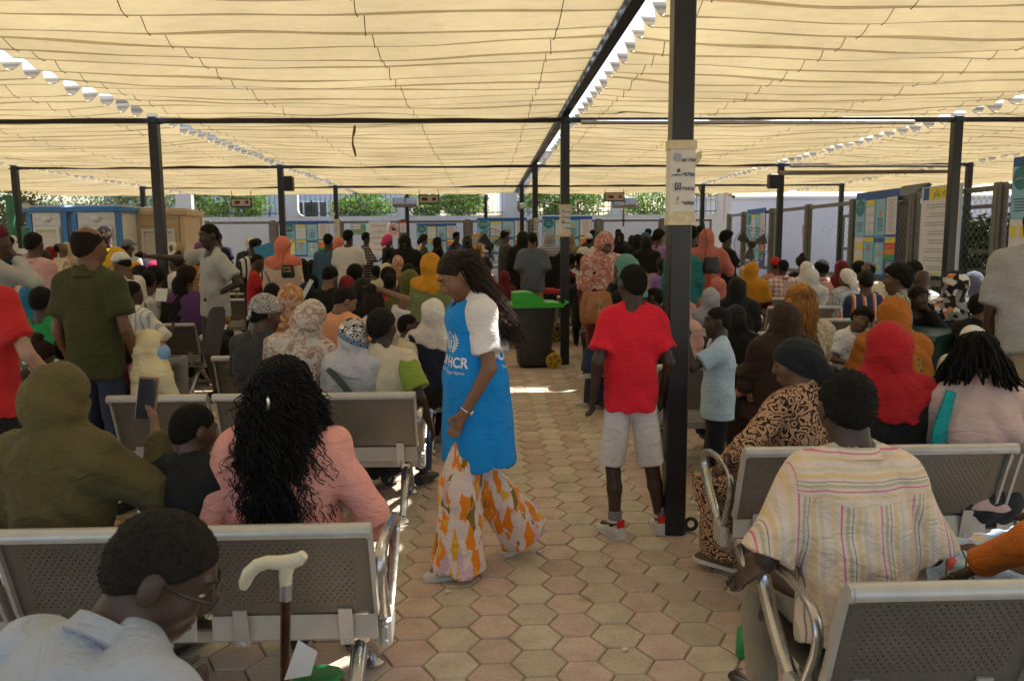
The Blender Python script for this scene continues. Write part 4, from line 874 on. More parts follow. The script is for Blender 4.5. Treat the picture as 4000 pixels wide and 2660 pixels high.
def fabric(kind, *cols, sc=1.0, seed=0.0):
    """procedural cloth: plain weave or a printed / woven pattern"""
    key = 'cloth_%s_%s_%.2f_%.1f' % (kind, '_'.join('%.2f' % x for c in cols for x in c), sc, seed)
    if key in MC: return MC[key]
    n = NT(key); a = cols[0]; b = cols[1] if len(cols) > 1 else a; c3 = cols[2] if len(cols) > 2 else b; c4 = cols[3] if len(cols) > 3 else a
    co = n.tc('Object', loc=(seed, seed * 1.7, 0)) if seed else n.tc(); x, y, z = n.sep(co); warp = n.noise(co, 5, 3)
    def wv(v, period, off=0.0): return n.math('FRACT', n.math('ADD', n.math('DIVIDE', n.math('ADD', v, n.math('MULTIPLY', warp, .012)), period), off))
    if kind == 'plain': col = a
    elif kind == 'stripes_v': col = n.ramp(wv(x, .05 * sc), [(0, a), (.5, a), (.52, b), (.72, b), (.74, c3), (.86, c3), (.88, a)], 'CONSTANT')
    elif kind == 'stripes_h': col = n.ramp(wv(z, .055 * sc), [(0, a), (.4, b), (.62, a), (.75, c3), (.9, a)], 'CONSTANT')
    elif kind == 'shirt': # yellow and pink stripes: across the yoke, down the back
        st = [(0, a), (.1, (.62, .46, .27)), (.2, a), (.3, (.58, .16, .22)), (.34, a), (.42, (.42, .37, .24)), (.5, a), (.56, (.20, .19, .17)), (.585, a), (.66, (.60, .44, .24)), (.78, a), (.84, (.54, .46, .32)), (.93, a)]
        zr = n.math('SUBTRACT', z, n.math('MULTIPLY', y, .35)); yoke = n.math('GREATER_THAN', n.math('SUBTRACT', zr, n.math('MULTIPLY', n.math('MULTIPLY', x, x), .5)), .905)
        side = n.math('GREATER_THAN', n.math('ABSOLUTE', x), .2)
        col = n.mix(n.math('MULTIPLY', yoke, n.math('SUBTRACT', 1.0, side)), n.ramp(wv(x, .115), st, 'CONSTANT'), n.ramp(wv(z, .1), st, 'CONSTANT'))
    elif kind == 'plaid':
        u = n.ramp(wv(x, .07 * sc), [(0, 0.0), (.4, 1.0), (.7, 0.0), (.85, .5), (.9, 0.0)], 'CONSTANT'); v = n.ramp(wv(z, .07 * sc), [(0, 0.0), (.4, 1.0), (.7, 0.0), (.85, .5), (.9, 0.0)], 'CONSTANT'); col = n.mix(n.math('MULTIPLY', u, .6), n.mix(n.math('MULTIPLY', v, .6), a, b), c3)
    elif kind == 'check': col = n.mix(n.math('MULTIPLY', n.ramp(wv(x, .012 * sc), [(0, 0.0), (.5, 1.0)], 'CONSTANT'), n.ramp(wv(z, .012 * sc), [(0, 0.0), (.5, 1.0)], 'CONSTANT')), a, b)
    elif kind == 'floral':
        d = n.vor(n.mix(.10, co, n.new('TexNoise').outputs['Color']), 9 / sc, out='Distance'); cc = n.vor(n.mix(.10, co, n.new('TexNoise').outputs['Color']), 9 / sc, out='Color'); r1 = n.sep(cc)[0]; e = n.noise(co, 26 / sc, 4)
        flower = n.math('LESS_THAN', n.math('ADD', d, n.math('MULTIPLY', e, .35)), .46); col = n.mix(flower, n.mix(n.math('GREATER_THAN', e, .62), a, c4), n.ramp(r1, [(0, b), (.45, c3), (.8, b)], 'CONSTANT'))
    elif kind == 'leafprint': # big painted leaves in several directions
        col = a
        for q, (rz, cc, th) in enumerate((((0, .45, .2), c4, .40), ((0, -.7, .5), b, .36), ((.3, .9, -.4), b, .34), ((-.2, -1.2, .3), c3, .34), ((.2, .25, .9), b, .36), ((0, -.4, -.7), (.60, .33, .03), .3))):
            m = n.tc('Object', scale=(15, 15, 5.0), rot=rz, loc=(seed + q * 2.3, q * 3.1, q * 1.7)); m2 = n.mix(.12, m, n.new('TexNoise').outputs['Color']); vn = n.new('TexVoronoi', distance='MINKOWSKI'); n.ln(m2, vn.inputs['Vector']); vn.inputs['Scale'].default_value = .95; vn.inputs['Exponent'].default_value = .62; d = n.math('MULTIPLY', vn.outputs['Distance'], .42); r1 = n.sep(vn.outputs['Color'])[1]
            leaf = n.math('MULTIPLY', n.math('LESS_THAN', d, th), n.math('GREATER_THAN', r1, .25)); vein = n.math('MULTIPLY', n.math('LESS_THAN', d, th * .45), n.math('GREATER_THAN', r1, .6)); col = n.mix(leaf, col, cc)
            if q in (1, 3, 4): col = n.mix(vein, col, (.66, .40, .03) if q != 3 else (.55, .17, .015))
    elif kind == 'paisley':
        m2 = n.mix(.12, co, n.new('TexNoise').outputs['Color']); d = n.vor(m2, 16 / sc, out='Distance'); e = n.noise(co, 22 / sc, 2, .5, 1.8)
        rings = n.math('GREATER_THAN', n.math('SINE', n.math('ADD', n.math('MULTIPLY', d, 21.0), n.math('MULTIPLY', e, 9.0))), .25); col = n.mix(rings, a, b)
    elif kind == 'leopard':
        d = n.vor(n.mix(.1, co, n.new('TexNoise').outputs['Color']), 38 / sc, out='Distance'); col = n.mix(n.math('MULTIPLY', n.math('GREATER_THAN', d, .22), n.math('LESS_THAN', d, .42)), a, b)
    elif kind == 'zebra':
        w_ = n.noise(n.tc('Object', (9 / sc, 9 / sc, 22 / sc)), 1.4, 2, .4, 1.2); zz = n.math('GREATER_THAN', n.math('SINE', n.math('MULTIPLY', w_, 42)), .1); top = n.math('GREATER_THAN', n.math('ADD', z, n.math('MULTIPLY', x, .5)), c3[0]); blue = n.math('LESS_THAN', n.vor(co, 45), .3)
        band = n.math('GREATER_THAN', n.math('ADD', z, n.math('MULTIPLY', x, .5)), c3[0] - .035); col = n.mix(top, n.mix(band, (.45, .42, .44), n.mix(blue, (.12, .19, .28), (.01, .01, .012))), n.mix(zz, a, b))
    elif kind == 'geo':
        t = n.vor(n.tc('Object', (1, 1, 1)), 21 / sc, out='Color', rnd=.85); r1 = n.sep(t)[0]; col = n.ramp(r1, [(0, a), (.35, b), (.6, c3), (.78, a), (.9, c4)], 'CONSTANT')
    elif kind == 'camo': e = n.noise(co, 20 / sc, 2); col = n.ramp(e, [(0, a), (.42, b), (.5, c3), (.58, a)], 'CONSTANT')
    elif kind == 'blotch': e = n.noise(co, 13 / sc, 4, .6, 1.0); col = n.ramp(e, [(.2, a), (.45, a), (.5, b), (.6, c3), (.72, a)])
    elif kind == 'dots': d = n.vor(co, 55 / sc, rnd=.35); col = n.mix(n.math('LESS_THAN', d, .32), a, b)
    elif kind == 'scatter': d = n.vor(co, 14 / sc); e = n.noise(co, 60, 2); col = n.mix(n.math('LESS_THAN', n.math('ADD', d, n.math('MULTIPLY', e, .2)), .27), a, b)
    elif kind == 'waves': e = n.noise(n.tc('Object', (4, 4, 14)), 1.6 / sc, 2, .5, .8); col = n.ramp(n.math('FRACT', n.math('MULTIPLY', e, 7)), [(0, a), (.45, b), (.6, a), (.8, c3), (.92, a)], 'CONSTANT')
    elif kind == 'tiger': e = n.noise(n.tc('Object', (4, 4, 16)), 2.0 / sc, 2, .5, .8); col = n.ramp(n.math('FRACT', n.math('MULTIPLY', e, 8)), [(0, a), (.55, b)], 'CONSTANT')
    else: col = a
    fade = n.noise(co, 3.0, 4); k = n.math('ADD', n.ramp(fade, [(.3, .0), (.7, .27)]), 1.03)
    m = n.new('Mix', data_type='RGBA', blend_type='MULTIPLY'); m.inputs[0].default_value = 1; n.ln(k, m.inputs[7])
    if isinstance(col, tuple): m.inputs[6].default_value = (*[min(x, .64) for x in col[:3]], 1)
    else: n.ln(col, m.inputs[6])
    n.base(m.outputs[2], .88, spec=.2, sheen=.05)
    wr = n.noise(n.tc('Object', (9, 9, 14)), 1.3, 4, .55, .9); we = n.noise(co, 420, 2); cr = n.noise(n.tc('Object', (5, 5, 11), (.3, .5, .2)), 2.2, 5, .6, 1.6); n.nrm(n.bump(wr, .5, .035, n.bump(n.ramp(cr, [(.35, 0.0), (.5, 1.0), (.65, 0.0)]), .28, .012, n.bump(we, .18, .0025))))
    MC[key] = n.m; return n.m
D1, D2, D3, D4, D5 = (.052, .029, .019), (.080, .043, .026), (.125, .065, .037), (.20, .10, .056), (.38, .22, .145)
M_EYEW = mat('eye_white', (.36, .33, .30), .2, 0, .02); M_IRIS = mat('iris_dark', (.02, .012, .008), .1, 0, .02); M_BROW = mat('brow_hair', (.008, .006, .005), .9); M_NAIL = mat('nail', (.30, .17, .13), .3, 0, .03); M_SOLE = mat('white_rubber_sole', (.55, .53, .48), .6, 0, .1); M_SHOEB = mat('black_shoe_leather', (.02, .02, .02), .4); M_SHOEW = mat('white_trainer', (.55, .52, .47), .55, 0, .1); M_SANDAL = mat('brown_sandal', (.10, .055, .03), .6); M_SOCK = mat('grey_sock', (.20, .20, .22), .9)
def person(label, px, py, Y, pose='sit', yaw=0.0, top=('tee', None), bot=('pants', None), head=('short', None), skin=D2, hy=0.0, hp=0.0, hr=0.0, lean=0.0, side=0.0, arms=('auto', 'auto'), s=None, g=1.0, shoes=None, face=None, vox=None, legs=None, hipz=None, extra=None, neck=0.0, name='person', group=None, cat='person', dx=0.0, twist=0.0, w=1.0, hs=1.0, bv=1.75):
    """one seated or standing person; px,py = top of the head in the photograph, Y = distance along the hall"""
    P = at(px, py, Y=Y); zt = P.z; ya = R(yaw); dist = math.hypot(P.x, P.y)
    if s is None: s = (zt - .43) / .86 if pose == 'sit' else zt / 1.72
    s = max(.45, min(1.22, s)); v = (vox * 1.22 if vox else min(.042, max(.0075, .0032 * dist))); near = dist < 6.2; hero = dist < 5.6
    rr = random.Random(int(px * 7 + py)); ph = rr.uniform(0, 40)
    face = hero if face is None else face
    # ------------------------------------------------ skeleton (local: +y forward)
    tw = R(twist); tf = rot3(tw, R(lean), R(side)); T = lambda p: hip + tf @ (np.array(p) * s)
    hz = (hipz if hipz is not None else (.43 + .09 * s if pose == 'sit' else .92 * s)); hip = np.array([0, 0, hz])
    nb = T((0, -.0, .53 if pose == 'sit' else .55)); sw = .166 * w * (1 if g < 1.12 else 1.04) * (.93 if s < .88 else 1)
    shp = [T((-sw, -.005, .448 if pose == 'sit' else .468)), T((sw, -.005, .448 if pose == 'sit' else .468))]
    hf = rot3(R(hy) + tw * .7, R(hp), R(hr)); hc = nb + (tf[:, 2] * .045 + hf[:, 2] * .085 + hf[:, 1] * (.018 + neck)) * s; H = lambda p: hc + hf @ (np.array(p) * s); HF = hf; hs = max(s, .70) ** .5 if s < 1 else 1.0
    hk = s ** .45 * hs; H = lambda p: hc + hf @ (np.array(p) * hk)      # children keep bigger heads
    fwd = tf[:, 1]; up = tf[:, 2]; rt = tf[:, 0]
    legp = []
    for q, sx in enumerate((-1, 1)):
        h = hip + np.array((sx * .088 * s * w * g ** .5, 0, -.01))
        spec = legs[q] if legs else None
        if spec: k_, a_ = np.array(spec[0], float), np.array(spec[1], float)
        elif pose == 'sit': k_ = np.array((sx * .13 * s, .43 * s, hz - .0)); a_ = np.array((sx * .12 * s, .40 * s + .04 * q, max(.085, hz - .44 * s)))
        else: k_ = np.array((sx * .10 * s, .02 * s, .49 * s)); a_ = np.array((sx * .105 * s, -.02 * s + (.02 if q else 0), .085 * s))
        fd = np.array(spec[2], float) if spec and len(spec) > 2 else np.array((sx * .25, 1, 0)); fd /= np.linalg.norm(fd); legp.append((h, k_, a_, fd))
    armp = []
    for q, sx in enumerate((-1, 1)):
        sh = shp[q]; l1, l2 = .285 * s, .255 * s; w_ = arms[q]
        if w_ == 'auto': w_ = 'lap' if pose == 'sit' else 'down'
        pole = (sx * .6, -1, -.3)
        if w_ == 'lap': W = hip + np.array((sx * .09 * s, .27 * s, .17 * s)); pole = (sx * .9, -.7, -.6)
        elif w_ == 'down': W = sh + np.array((sx * .06, .05, -.525)) * s
        elif w_ == 'phone': W = sh + tf @ (np.array((-sx * .06, .30, -.16)) * s); pole = (sx * .8, -.2, -1)
        elif w_ == 'fold': W = sh + tf @ (np.array((-sx * .24, .24, -.24)) * s); pole = (sx * 1, 0, -.6)
        elif w_ == 'akimbo': W = hip + np.array((sx * .15, .02, .12)) * s; pole = (sx, -.9, .1)
        elif w_ == 'behind': W = hip + np.array((sx * .03, -.17, .06)) * s; pole = (sx * 1, .1, 0)
        elif w_ == 'head': W = H((sx * .05, .0, .13)); pole = (sx * 1, -.2, .6)
        elif w_ == 'face': W = H((sx * .03, .12, -.12)); pole = (sx * .6, .2, -1)
        else: W = sh + np.array(w_[:3]) * s; pole = w_[3] if len(w_) > 3 else pole
        el, W = ik(sh, W, l1, l2, pole); armp.append((sh, el, W))
    # ------------------------------------------------ bounds
    pts = [nb, hip] + [p for a in armp for p in a] + [p for l in legp for p in l[:3]] + shp
    kind_b, m_b = bot if bot else (None, None); kind_t, m_t = top if top else (None, None)
    lo = np.min(pts, 0) - .28 * s; hi = np.max(np.vstack([pts, [H((.1, .12, .14)), H((-.1, -.12, .14)), H((0, .13, -.05)), H((0, -.13, 0))]]), 0) + .10; lo[2] = min(lo[2], .0)
    root = empty(name, (P.x + dx, P.y, 0), ya, label=label, cat=cat)
    if group: root['group'] = group
    # place so that the top of the head meets the sight line
    off = np.array(H((0, 0, .118))); c_, s_ = math.cos(ya), math.sin(ya); root.location.x -= off[0] * c_ - off[1] * s_; root.location.y -= off[0] * s_ + off[1] * c_
    info = dict(root=root, H=H, hf=hf, hk=hk, hc=hc, hip=hip, tf=tf, T=T, armp=armp, legp=legp, s=s, v=v, nb=nb, shp=shp, ya=ya)
    kind_h0 = head[0]
    # ------------------------------------------------ body
    fl, fh = (np.array(hc) - np.array((.09, .11, .11)) * hs, np.array(hc) + np.array((.09, .13, .11)) * hs); seen = abs((yaw + hy + 180) % 360 - 180) > 42; cov = head[0] in ('hijab', 'khimar')
    bvv = bv if (seen or bv < 1.7) else (2.7 if cov else 2.0)
    F = Field(lo, hi, v * bvv, (fl, fh) if (seen and dist < 12) or dist < 3 and not cov else None, max(.0058, v * .95))
    F.cap(hip + rt * -.06 * s * w, hip + rt * .06 * s * w, .075 * s, k=.03); F.cap(hip, T((0, 0, .42)), .08 * s * w, .095 * s * w, .04, fwd, .7); F.cap(shp[0], shp[1], .036 * s, k=.04); [F.cap(nb + up * .028 * s - fwd * .012, q_ - up * .012, .026 * s, .03 * s, .04) for q_ in shp]
    F.cap(T((0, -.01, .44)), H((0, -.025, -.05)), .054 * s, .052 * hk, .035)
    for sh, el, W in armp: F.cap(sh, el, .042 * s * g ** .4, .037 * s * g ** .4, .03); F.cap(el, W, .038 * s * g ** .3, .025 * s, .012)
    for h, k_, a_, fd in legp: F.cap(h, k_, .062 * s, .05 * s, .03); F.cap(k_, k_ * .55 + a_ * .45 - fd * .012, .05 * s, .046 * s, .02); F.cap(k_ * .55 + a_ * .45 - fd * .012, a_, .046 * s, .032 * s, .02); F.cap(a_ - np.array((0, 0, .04 * s)), a_ + fd * .13 * s - np.array((0, 0, .05 * s)), .032 * s, .026 * s, .03)
    E = lambda c, r, k=.02, neg=False, M=HF: F.ell(H(c), [x * hk for x in r], M, k, neg)
    C = lambda a, b, ra, rb=None, k=.015, neg=False: F.cap(H(a), H(b), ra * hk, (rb or ra) * hk, k, neg=neg)
    E((0, -.014, .03), (.076, .096, .088), .02); E((0, .02, -.042), (.060, .070, .078), .035); E((0, .058, -.096), (.026, .026, .022), .03)
    if dist < 14:
        C((-.03, .079, .028), (.03, .079, .028), .012, k=.02)
        for sx in (-1, 1): E((sx * .0315, .1, .005), (.019, .0165, .0105), .012, True); C((sx * .021, .0835, .0135), (sx * .043, .078, .0125), .0042, k=.004); E((sx * .04, .058, -.028), (.022, .022, .022), .03); E((sx * .079, -.008, -.004), (.011, .021, .034), .008)
        C((0, .084, .012), (0, .104, -.030), .0085, .0125, .012)
        for sx in (-1, 1): E((sx * .0145, .094, -.034), (.0105, .012, .009), .01)
        C((-.019, .083, -.064), (.019, .083, -.064), .009, k=.007); C((-.016, .081, -.079), (.016, .081, -.079), .0095, k=.007); C((-.022, .097, -.0715), (.022, .097, -.0715), .0035, k=.004, neg=True)
    # hands
    for q, (sh, el, W) in enumerate(armp):
        u = (W - el) / max(np.linalg.norm(W - el), 1e-6); sx = (-1, 1)[q]; curl = None
        side_ = np.cross(u, [sx * 1.0, 0.15, 0.1]); side_ /= np.linalg.norm(side_); nrm = np.cross(side_, u) * sx; hnd = s * (.95 if s > .8 else 1.0)
        pc = W + u * .05 * hnd
        F.cap(W, W + u * .08 * hnd, .024 * hnd, .030 * hnd, .015, nrm, .62)
        if v * bvv < .018:
            for f_ in range(4):
                o_ = side_ * (.027 - .018 * f_) * hnd; L_ = (.036, .042, .039, .030)[f_] * hnd; b0 = W + u * .085 * hnd + o_; b1 = b0 + (u * .9 - nrm * .35) * L_; b2 = b1 + (u * .55 - nrm * .8) * L_ * .8; F.cap(b0, b1, .0095 * hnd, .0088 * hnd, .006); F.cap(b1, b2, .0088 * hnd, .0075 * hnd, .004)
            t0 = W + u * .03 * hnd + side_ * .022 * hnd; t1 = t0 + (u * .75 + side_ * .65 - nrm * .3) * .04 * hnd; F.cap(t0, t1, .0125 * hnd, .011 * hnd, .01); F.cap(t1, t1 + (u * .95 + side_ * .1 - nrm * .3) * .03 * hnd, .0105 * hnd, .0085 * hnd, .004)
        else: F.cap(W + u * .08 * hnd, W + (u * .15 - nrm * .03) * hnd, .028 * hnd, .02 * hnd, .01, nrm, .5)
        armp[q] = (sh, el, W, u, side_, nrm)
    if extra and 'body' in extra: extra['body'](F, info)
    body = link('body', F.mesh('body'), m_skin(skin), root); info['body'] = body
    if face and head[0] != 'back':
        for sx in (-1, 1):
            e = MB().ell((0, 0, 0), (.0135 * hk, .0105 * hk, .0058 * hk), 12, 8, Matrix([list(map(float, r_)) for r_ in hf])).build('eye', M_EYEW, root, tuple(H((sx * .0315, .0758, .005))), smooth=True)
            i_ = MB().ell((0, 0, 0), (.0062 * hk, .004 * hk, .0056 * hk), 10, 6, Matrix([list(map(float, r_)) for r_ in hf])).build('iris', M_IRIS, e, tuple(hf @ np.array((0, .0078 * hk, -.0004)))); 
            b = MB(); pts_ = [H((sx * (.012 + .036 * t), .0955 - .020 * t * t, .0255 + .009 * math.sin(2.6 * t))) for t in np.linspace(0, 1, 7)]; b.tube(pts_, [.002 * hk, .0036 * hk, .0038 * hk, .0036 * hk, .003 * hk, .0024 * hk, .001 * hk], 5); b.build('eyebrow', M_BROW, root, smooth=True)
        lipm = m_skin(tuple(min(1, x * 1.25 + a_) for x, a_ in zip(skin, (.035, .008, .008)))); b = MB()
        b.tube([H((.021 * t, .0905 - .010 * t * t, -.0655 + .003 * math.cos(3 * t) - .003 * abs(t))) for t in np.linspace(-1, 1, 9)], [.001, .004, .0055, .0062, .0055, .0062, .0055, .004, .001], 6); b.tube([H((.019 * t, .0895 - .011 * t * t, -.0785 + .004 * t * t)) for t in np.linspace(-1, 1, 9)], [.001, .004, .0062, .0072, .0074, .0072, .0062, .004, .001], 6); b.build('lips', lipm, root, smooth=True)
    # ------------------------------------------------ trousers / skirt
    dn = np.array((0, 0, -1.0))
    if kind_b and kind_b != 'none':
        B = Field(lo, [hi[0], hi[1], hz + .12 * s], v * (1.9 if pose == 'sit' else (1.5 if bv > 1.7 else 1.25))); w0 = .104 * s * g * w
        B.cap(hip + rt * -.055 * s, hip + rt * .055 * s, w0 * .9, k=.03); B.cap(hip, T((0, 0, .12)), w0 * 1.02, w0, .04, fwd, .85)
        for h, k_, a_, fd in legp:
            if kind_b == 'skirt':
                B.cap(h, k_, .115 * s * g, .12 * s, .12); B.cap(k_, a_ + np.array((0, 0, -.01)), .12 * s, .13 * s, .14, cut=True)
                if pose != 'sit': B.cap(hip, (k_ + a_) / 2 * np.array((0, 1, 1)), .13 * s, .15 * s, .1)
            elif kind_b == 'shorts': kk = h + (k_ - h) * 1.08; B.cap(h, kk, .094 * s * w, .088 * s, .03, cut=True)
            elif kind_b == 'wide': B.cap(h, k_, .085 * s, .10 * s, .03); B.cap(k_, a_ - np.array((0, 0, .045 * s)), .10 * s, .145 * s, .06, cut=True)
            else: B.cap(h, k_, .086 * s * g ** .5, .072 * s, .035); B.cap(k_, a_ + (k_ - a_) * .02, .072 * s, .060 * s, .02, cut=True)
        B.plane(T((0, 0, .03 if kind_t else .16)), up)
        if near: B.ripple(lambda p: .006 * s * nz(p, (22, 22, 14), ph) + (.007 * s * np.sin(p[:, 0] * 60 + 3 * np.sin(p[:, 2] * 9)) if kind_b in ('wide', 'skirt') else 0))
        me = B.mesh('b')
        if me: info['bot'] = link({'skirt': 'skirt', 'shorts': 'shorts'}.get(kind_b, 'trousers'), me, m_b, root)
    # ------------------------------------------------ top / dress / abaya
    if kind_t:
        fit = dict(tee=.024, polo=.024, sshirt=.034, long=.022, shirt=.026, dress=.026, abaya=.028, loose=.03, tank=.016).get(kind_t, .024) * s; hemt = -.06 if pose == 'sit' else -.10
        if kind_t in ('dress', 'abaya'): hemt = -9
        G = Field(lo - .05, hi + .05, v * (1.0 if bv < 1.7 else 1.28)); R0 = .106 * s * g * w + fit
        G.cap(T((0, 0, -.12)), T((0, 0, .17)), R0 * 1.12, R0 * 1.05, .03, fwd, .8); G.cap(T((0, 0, .15)), T((0, -.004, .38)), R0 * 1.05, R0 * 1.07, .04, fwd, .74); G.cap(T((-.09 * w, -.004, .40)), T((.09 * w, -.004, .40)), .084 * s * g ** .3 + fit * .5, k=.05, fwd=fwd, flat=.85)
        G.cap(shp[0] - up * .012, shp[1] - up * .012, .050 * s + fit * .5, k=.05); [G.cap(nb + up * .012 * s - fwd * .012, q_ - up * .006, .042 * s, .046 * s + fit * .3, .05) for q_ in shp]; [G.cap(T((q_ * .06 * g, -.008, -.2 if pose != 'sit' else -.06)), T((q_ * .062 * g, -.004, .31)), .093 * s * g ** .8 * w + fit * 1.05, .086 * s * g ** .8 * w + fit, k=.05) for q_ in (-1, 1)]
        if g > 1.1: G.ell(T((0, .035, .13)), (.115 * s * g, .115 * s * g, .15 * s), tf, .06)
        frac = dict(tee=.72, polo=.72, tank=.12, sshirt=.96).get(kind_t, 1.0)
        for sh, el, W, *_ in armp:
            r1, r2 = .050 * s * g ** .45 + fit * .5, .044 * s * g ** .4 + fit * (.9 if frac < 1 else .45)
            if frac < 1: G.cap(sh, sh + (el - sh) * frac, r1, r2 * 1.12, .03, cut=True)
            elif kind_t == 'shirt_short': pass
            else: G.cap(sh, el, r1, r2, .03); G.cap(el, W - (W - el) * .06, r2, .036 * s + fit * (.5 if kind_t != 'abaya' else 1.0), .02, cut=True)
        if hemt < -5:
            if pose == 'sit':
                for h, k_, a_, fd in legp: G.cap(h, k_, .12 * s * g, .105 * s, .12); G.cap(k_, a_, .11 * s, .12 * s, .14, cut=True)
            else:
                am = (legp[0][2] + legp[1][2]) / 2; G.cap(hip, hip * .45 + am * .55, R0 * 1.12, R0 * 1.2, .1, fwd, .85); G.cap(hip * .45 + am * .55, am + dn * .03, R0 * 1.2, R0 * 1.38, .1, fwd, .85, cut=True)
        else: G.plane(T((0, 0, hemt)), -up)
        if kind_t != 'none':
            nr = (.064 if kind_t not in ('abaya',) else .055) * s
            G.cap(T((0, .035, .50)), T((0, .06, .66)), nr * 1.02, nr * 1.5, .008, neg=True); G.cap(T((0, -.004, .535)), T((0, 0, .72)), nr * .92, nr * 1.3, .008, neg=True)
        if dist < 9:
            amp = .0072 * s
            G.ripple(lambda p: amp * nz(p, (18, 18, 24), ph) + amp * .8 * nz(p, (34, 30, 20), ph + 5) + .0055 * s * (1 - 2 * np.abs(np.sin((p[:, 2] * 26 + np.abs(p[:, 0]) * 30 + 2.2 * np.sin(p[:, 0] * 9 + ph) + ph) * .5)) ** .6) + (.006 * s * np.sin(np.arctan2(p[:, 0], p[:, 1] + .02) * 9 + 2 * np.sin(p[:, 2] * 6)) * np.clip((hz + .1 - p[:, 2]) * 3, 0, 1) if hemt < -5 else 0))
        if extra and 'top' in extra: extra['top'](G, info)
        nm = {'dress': 'dress', 'abaya': 'abaya', 'tee': 't_shirt', 'polo': 'polo_shirt', 'tank': 'vest'}.get(kind_t, 'shirt')
        info['top'] = link(nm, G.mesh(nm), m_t, root)
        if kind_t in ('tee', 'long', 'loose', 'dress') and dist < 7.5 and kind_h0 not in ('hijab', 'khimar'):
            c = MB(); c.tube([T((.060 * math.sin(t), .014 - .058 * math.cos(t), .535 - .022 * (1 - math.cos(t)))) for t in np.linspace(0, 6.283, 25)[:-1]], .0105 * s, 8, True); c.build('neckband', m_t, info['top'], smooth=True)
        if kind_t in ('polo', 'shirt', 'sshirt'):
            c = MB(); n_ = 16; ring = []
            for t in np.linspace(-2.75, 2.75, n_): ring.append(T((.070 * math.sin(t), -.01 - .062 * math.cos(t), .505 + .012 * math.cos(t))))
            vs = []; 
            for k2, p in enumerate(ring):
                o_ = (p - T((0, -.01, .5))); o_ = o_ / np.linalg.norm(o_)
                for a_, b_ in ((0, .028), (.012, .026), (.026, -.012), (.014, -.014)): vs.append(p + o_ * a_ * s + up * b_ * s)
            c.add(vs, [(i * 4 + j, i * 4 + 4 + j, i * 4 + 4 + (j + 1) % 4, i * 4 + (j + 1) % 4) for i in range(n_ - 1) for j in range(4)] + [(0, 1, 2, 3), tuple((n_ - 1) * 4 + j for j in (3, 2, 1, 0))])
            c.build('collar', m_t, info['top'], smooth=True)
    # ------------------------------------------------ shoes
    if shoes != 'none' and (pose != 'sit' or dist < 8):
        m_sh = shoes or M_SHOEB
        for h, k_, a_, fd in legp:
            zb = a_[2] - .085 * s; c = MB(); r90 = np.array((fd[1], -fd[0], 0)); n_ = 12; rings = []
            prof = [(-.075, .036, .085), (-.05, .042, .09), (0, .042, .085), (.06, .045, .062), (.12, .046, .046), (.165, .036, .038), (.185, .016, .022)]
            pu = np.array((0, 0, 1.0)) - fd * fd[2]; pu /= np.linalg.norm(pu); o_ = np.array((a_[0], a_[1], zb)) if fd[2] == 0 else a_ - pu * .085 * s
            for yy, w_, hh in prof:
                for k2 in range(n_):
                    t = 2 * math.pi * k2 / n_; cx, cz = math.cos(t), math.sin(t); cz = max(cz, -.75); rings.append(o_ + (fd * yy + r90 * w_ * cx * (1 if cz > -.5 else .96) + pu * (hh * .5 + hh * .5 * (cz if cz > 0 else cz / .75))) * s)
            c.add(rings, [(i * n_ + k2, i * n_ + (k2 + 1) % n_, (i + 1) * n_ + (k2 + 1) % n_, (i + 1) * n_ + k2) for i in range(len(prof) - 1) for k2 in range(n_)] + [tuple(range(n_ - 1, -1, -1)), tuple((len(prof) - 1) * n_ + k2 for k2 in range(n_))])
            so_ = c.build('shoe', m_sh, root, smooth=True)
            if dist < 8 and m_sh is not M_SHOEB:
                d_ = MB(); vs = []
                for yy, w_, hh in prof:
                    for sx, zz in ((-1, 0), (-1, .022), (1, .022), (1, 0)): vs.append(o_ + (fd * (yy * 1.03) + r90 * sx * (w_ + .003) + pu * (zz - .002)) * s)
                d_.add(vs, [(i * 4 + j, i * 4 + 4 + j, i * 4 + 4 + (j + 1) % 4, i * 4 + (j + 1) % 4) for i in range(len(prof) - 1) for j in range(4)] + [(0, 1, 2, 3), tuple((len(prof) - 1) * 4 + j for j in (3, 2, 1, 0))]); d_.build('sole', M_SOLE, so_, smooth=False)
    # ------------------------------------------------ hair / headscarf / cap
    kind_h, m_h = head[0], head[1]; hv = v * .95 if dist > 3.4 else max(.0056, v * .85)
    def hfield(ext_lo=(.16, .2, .16), ext_hi=(.16, .2, .2)):
        c = np.array(hc); return Field(c - np.array(ext_lo) * s ** .5, c + np.array(ext_hi) * s ** .5, hv)
    if kind_h in ('short', 'afro', 'flat', 'fringe', 'cornrow', 'curly'):
        if m_h is None: m_h = m_hair()
        A = hfield(); t = dict(short=.004, flat=.009, afro=.036, fringe=.005, cornrow=.012, curly=.026)[kind_h]
        A.ell(H((0, -.014, .03)), [(x + t) * hk for x in (.076, .096, .088)], hf, .01); A.ell(H((0, -.045, -.02)), [(x + t * .6) * hk for x in (.058, .058, .06)], hf, .03)
        nrm_ = hf @ np.array((0, .80, -1)); A.plane(H((0, .0, -.004 - .0)), nrm_, .008)
        A.ell(H((0, .105, .015)), [x * hk for x in (.062, .05, .05)], hf, .012, True)
        for sx in (-1, 1): A.ell(H((sx * .085, .01, -.02)), [x * hk for x in (.022, .034, .04)], hf, .01, True)
        if kind_h == 'fringe': A.ell(H((0, .02, .095)), [x * hk for x in (.068, .098, .072)], hf, .01, True)
        fr_ = 130 if near else 70; a_ = dict(short=.0012, flat=.002, fringe=.001, afro=.008, cornrow=.004, curly=.009)[kind_h]
        A.ripple(lambda p: a_ * (nz(p, (fr_, fr_, fr_), ph) if kind_h != 'cornrow' else np.sin((p @ np.array((1.0, .2, .6))) * 330) * .6))
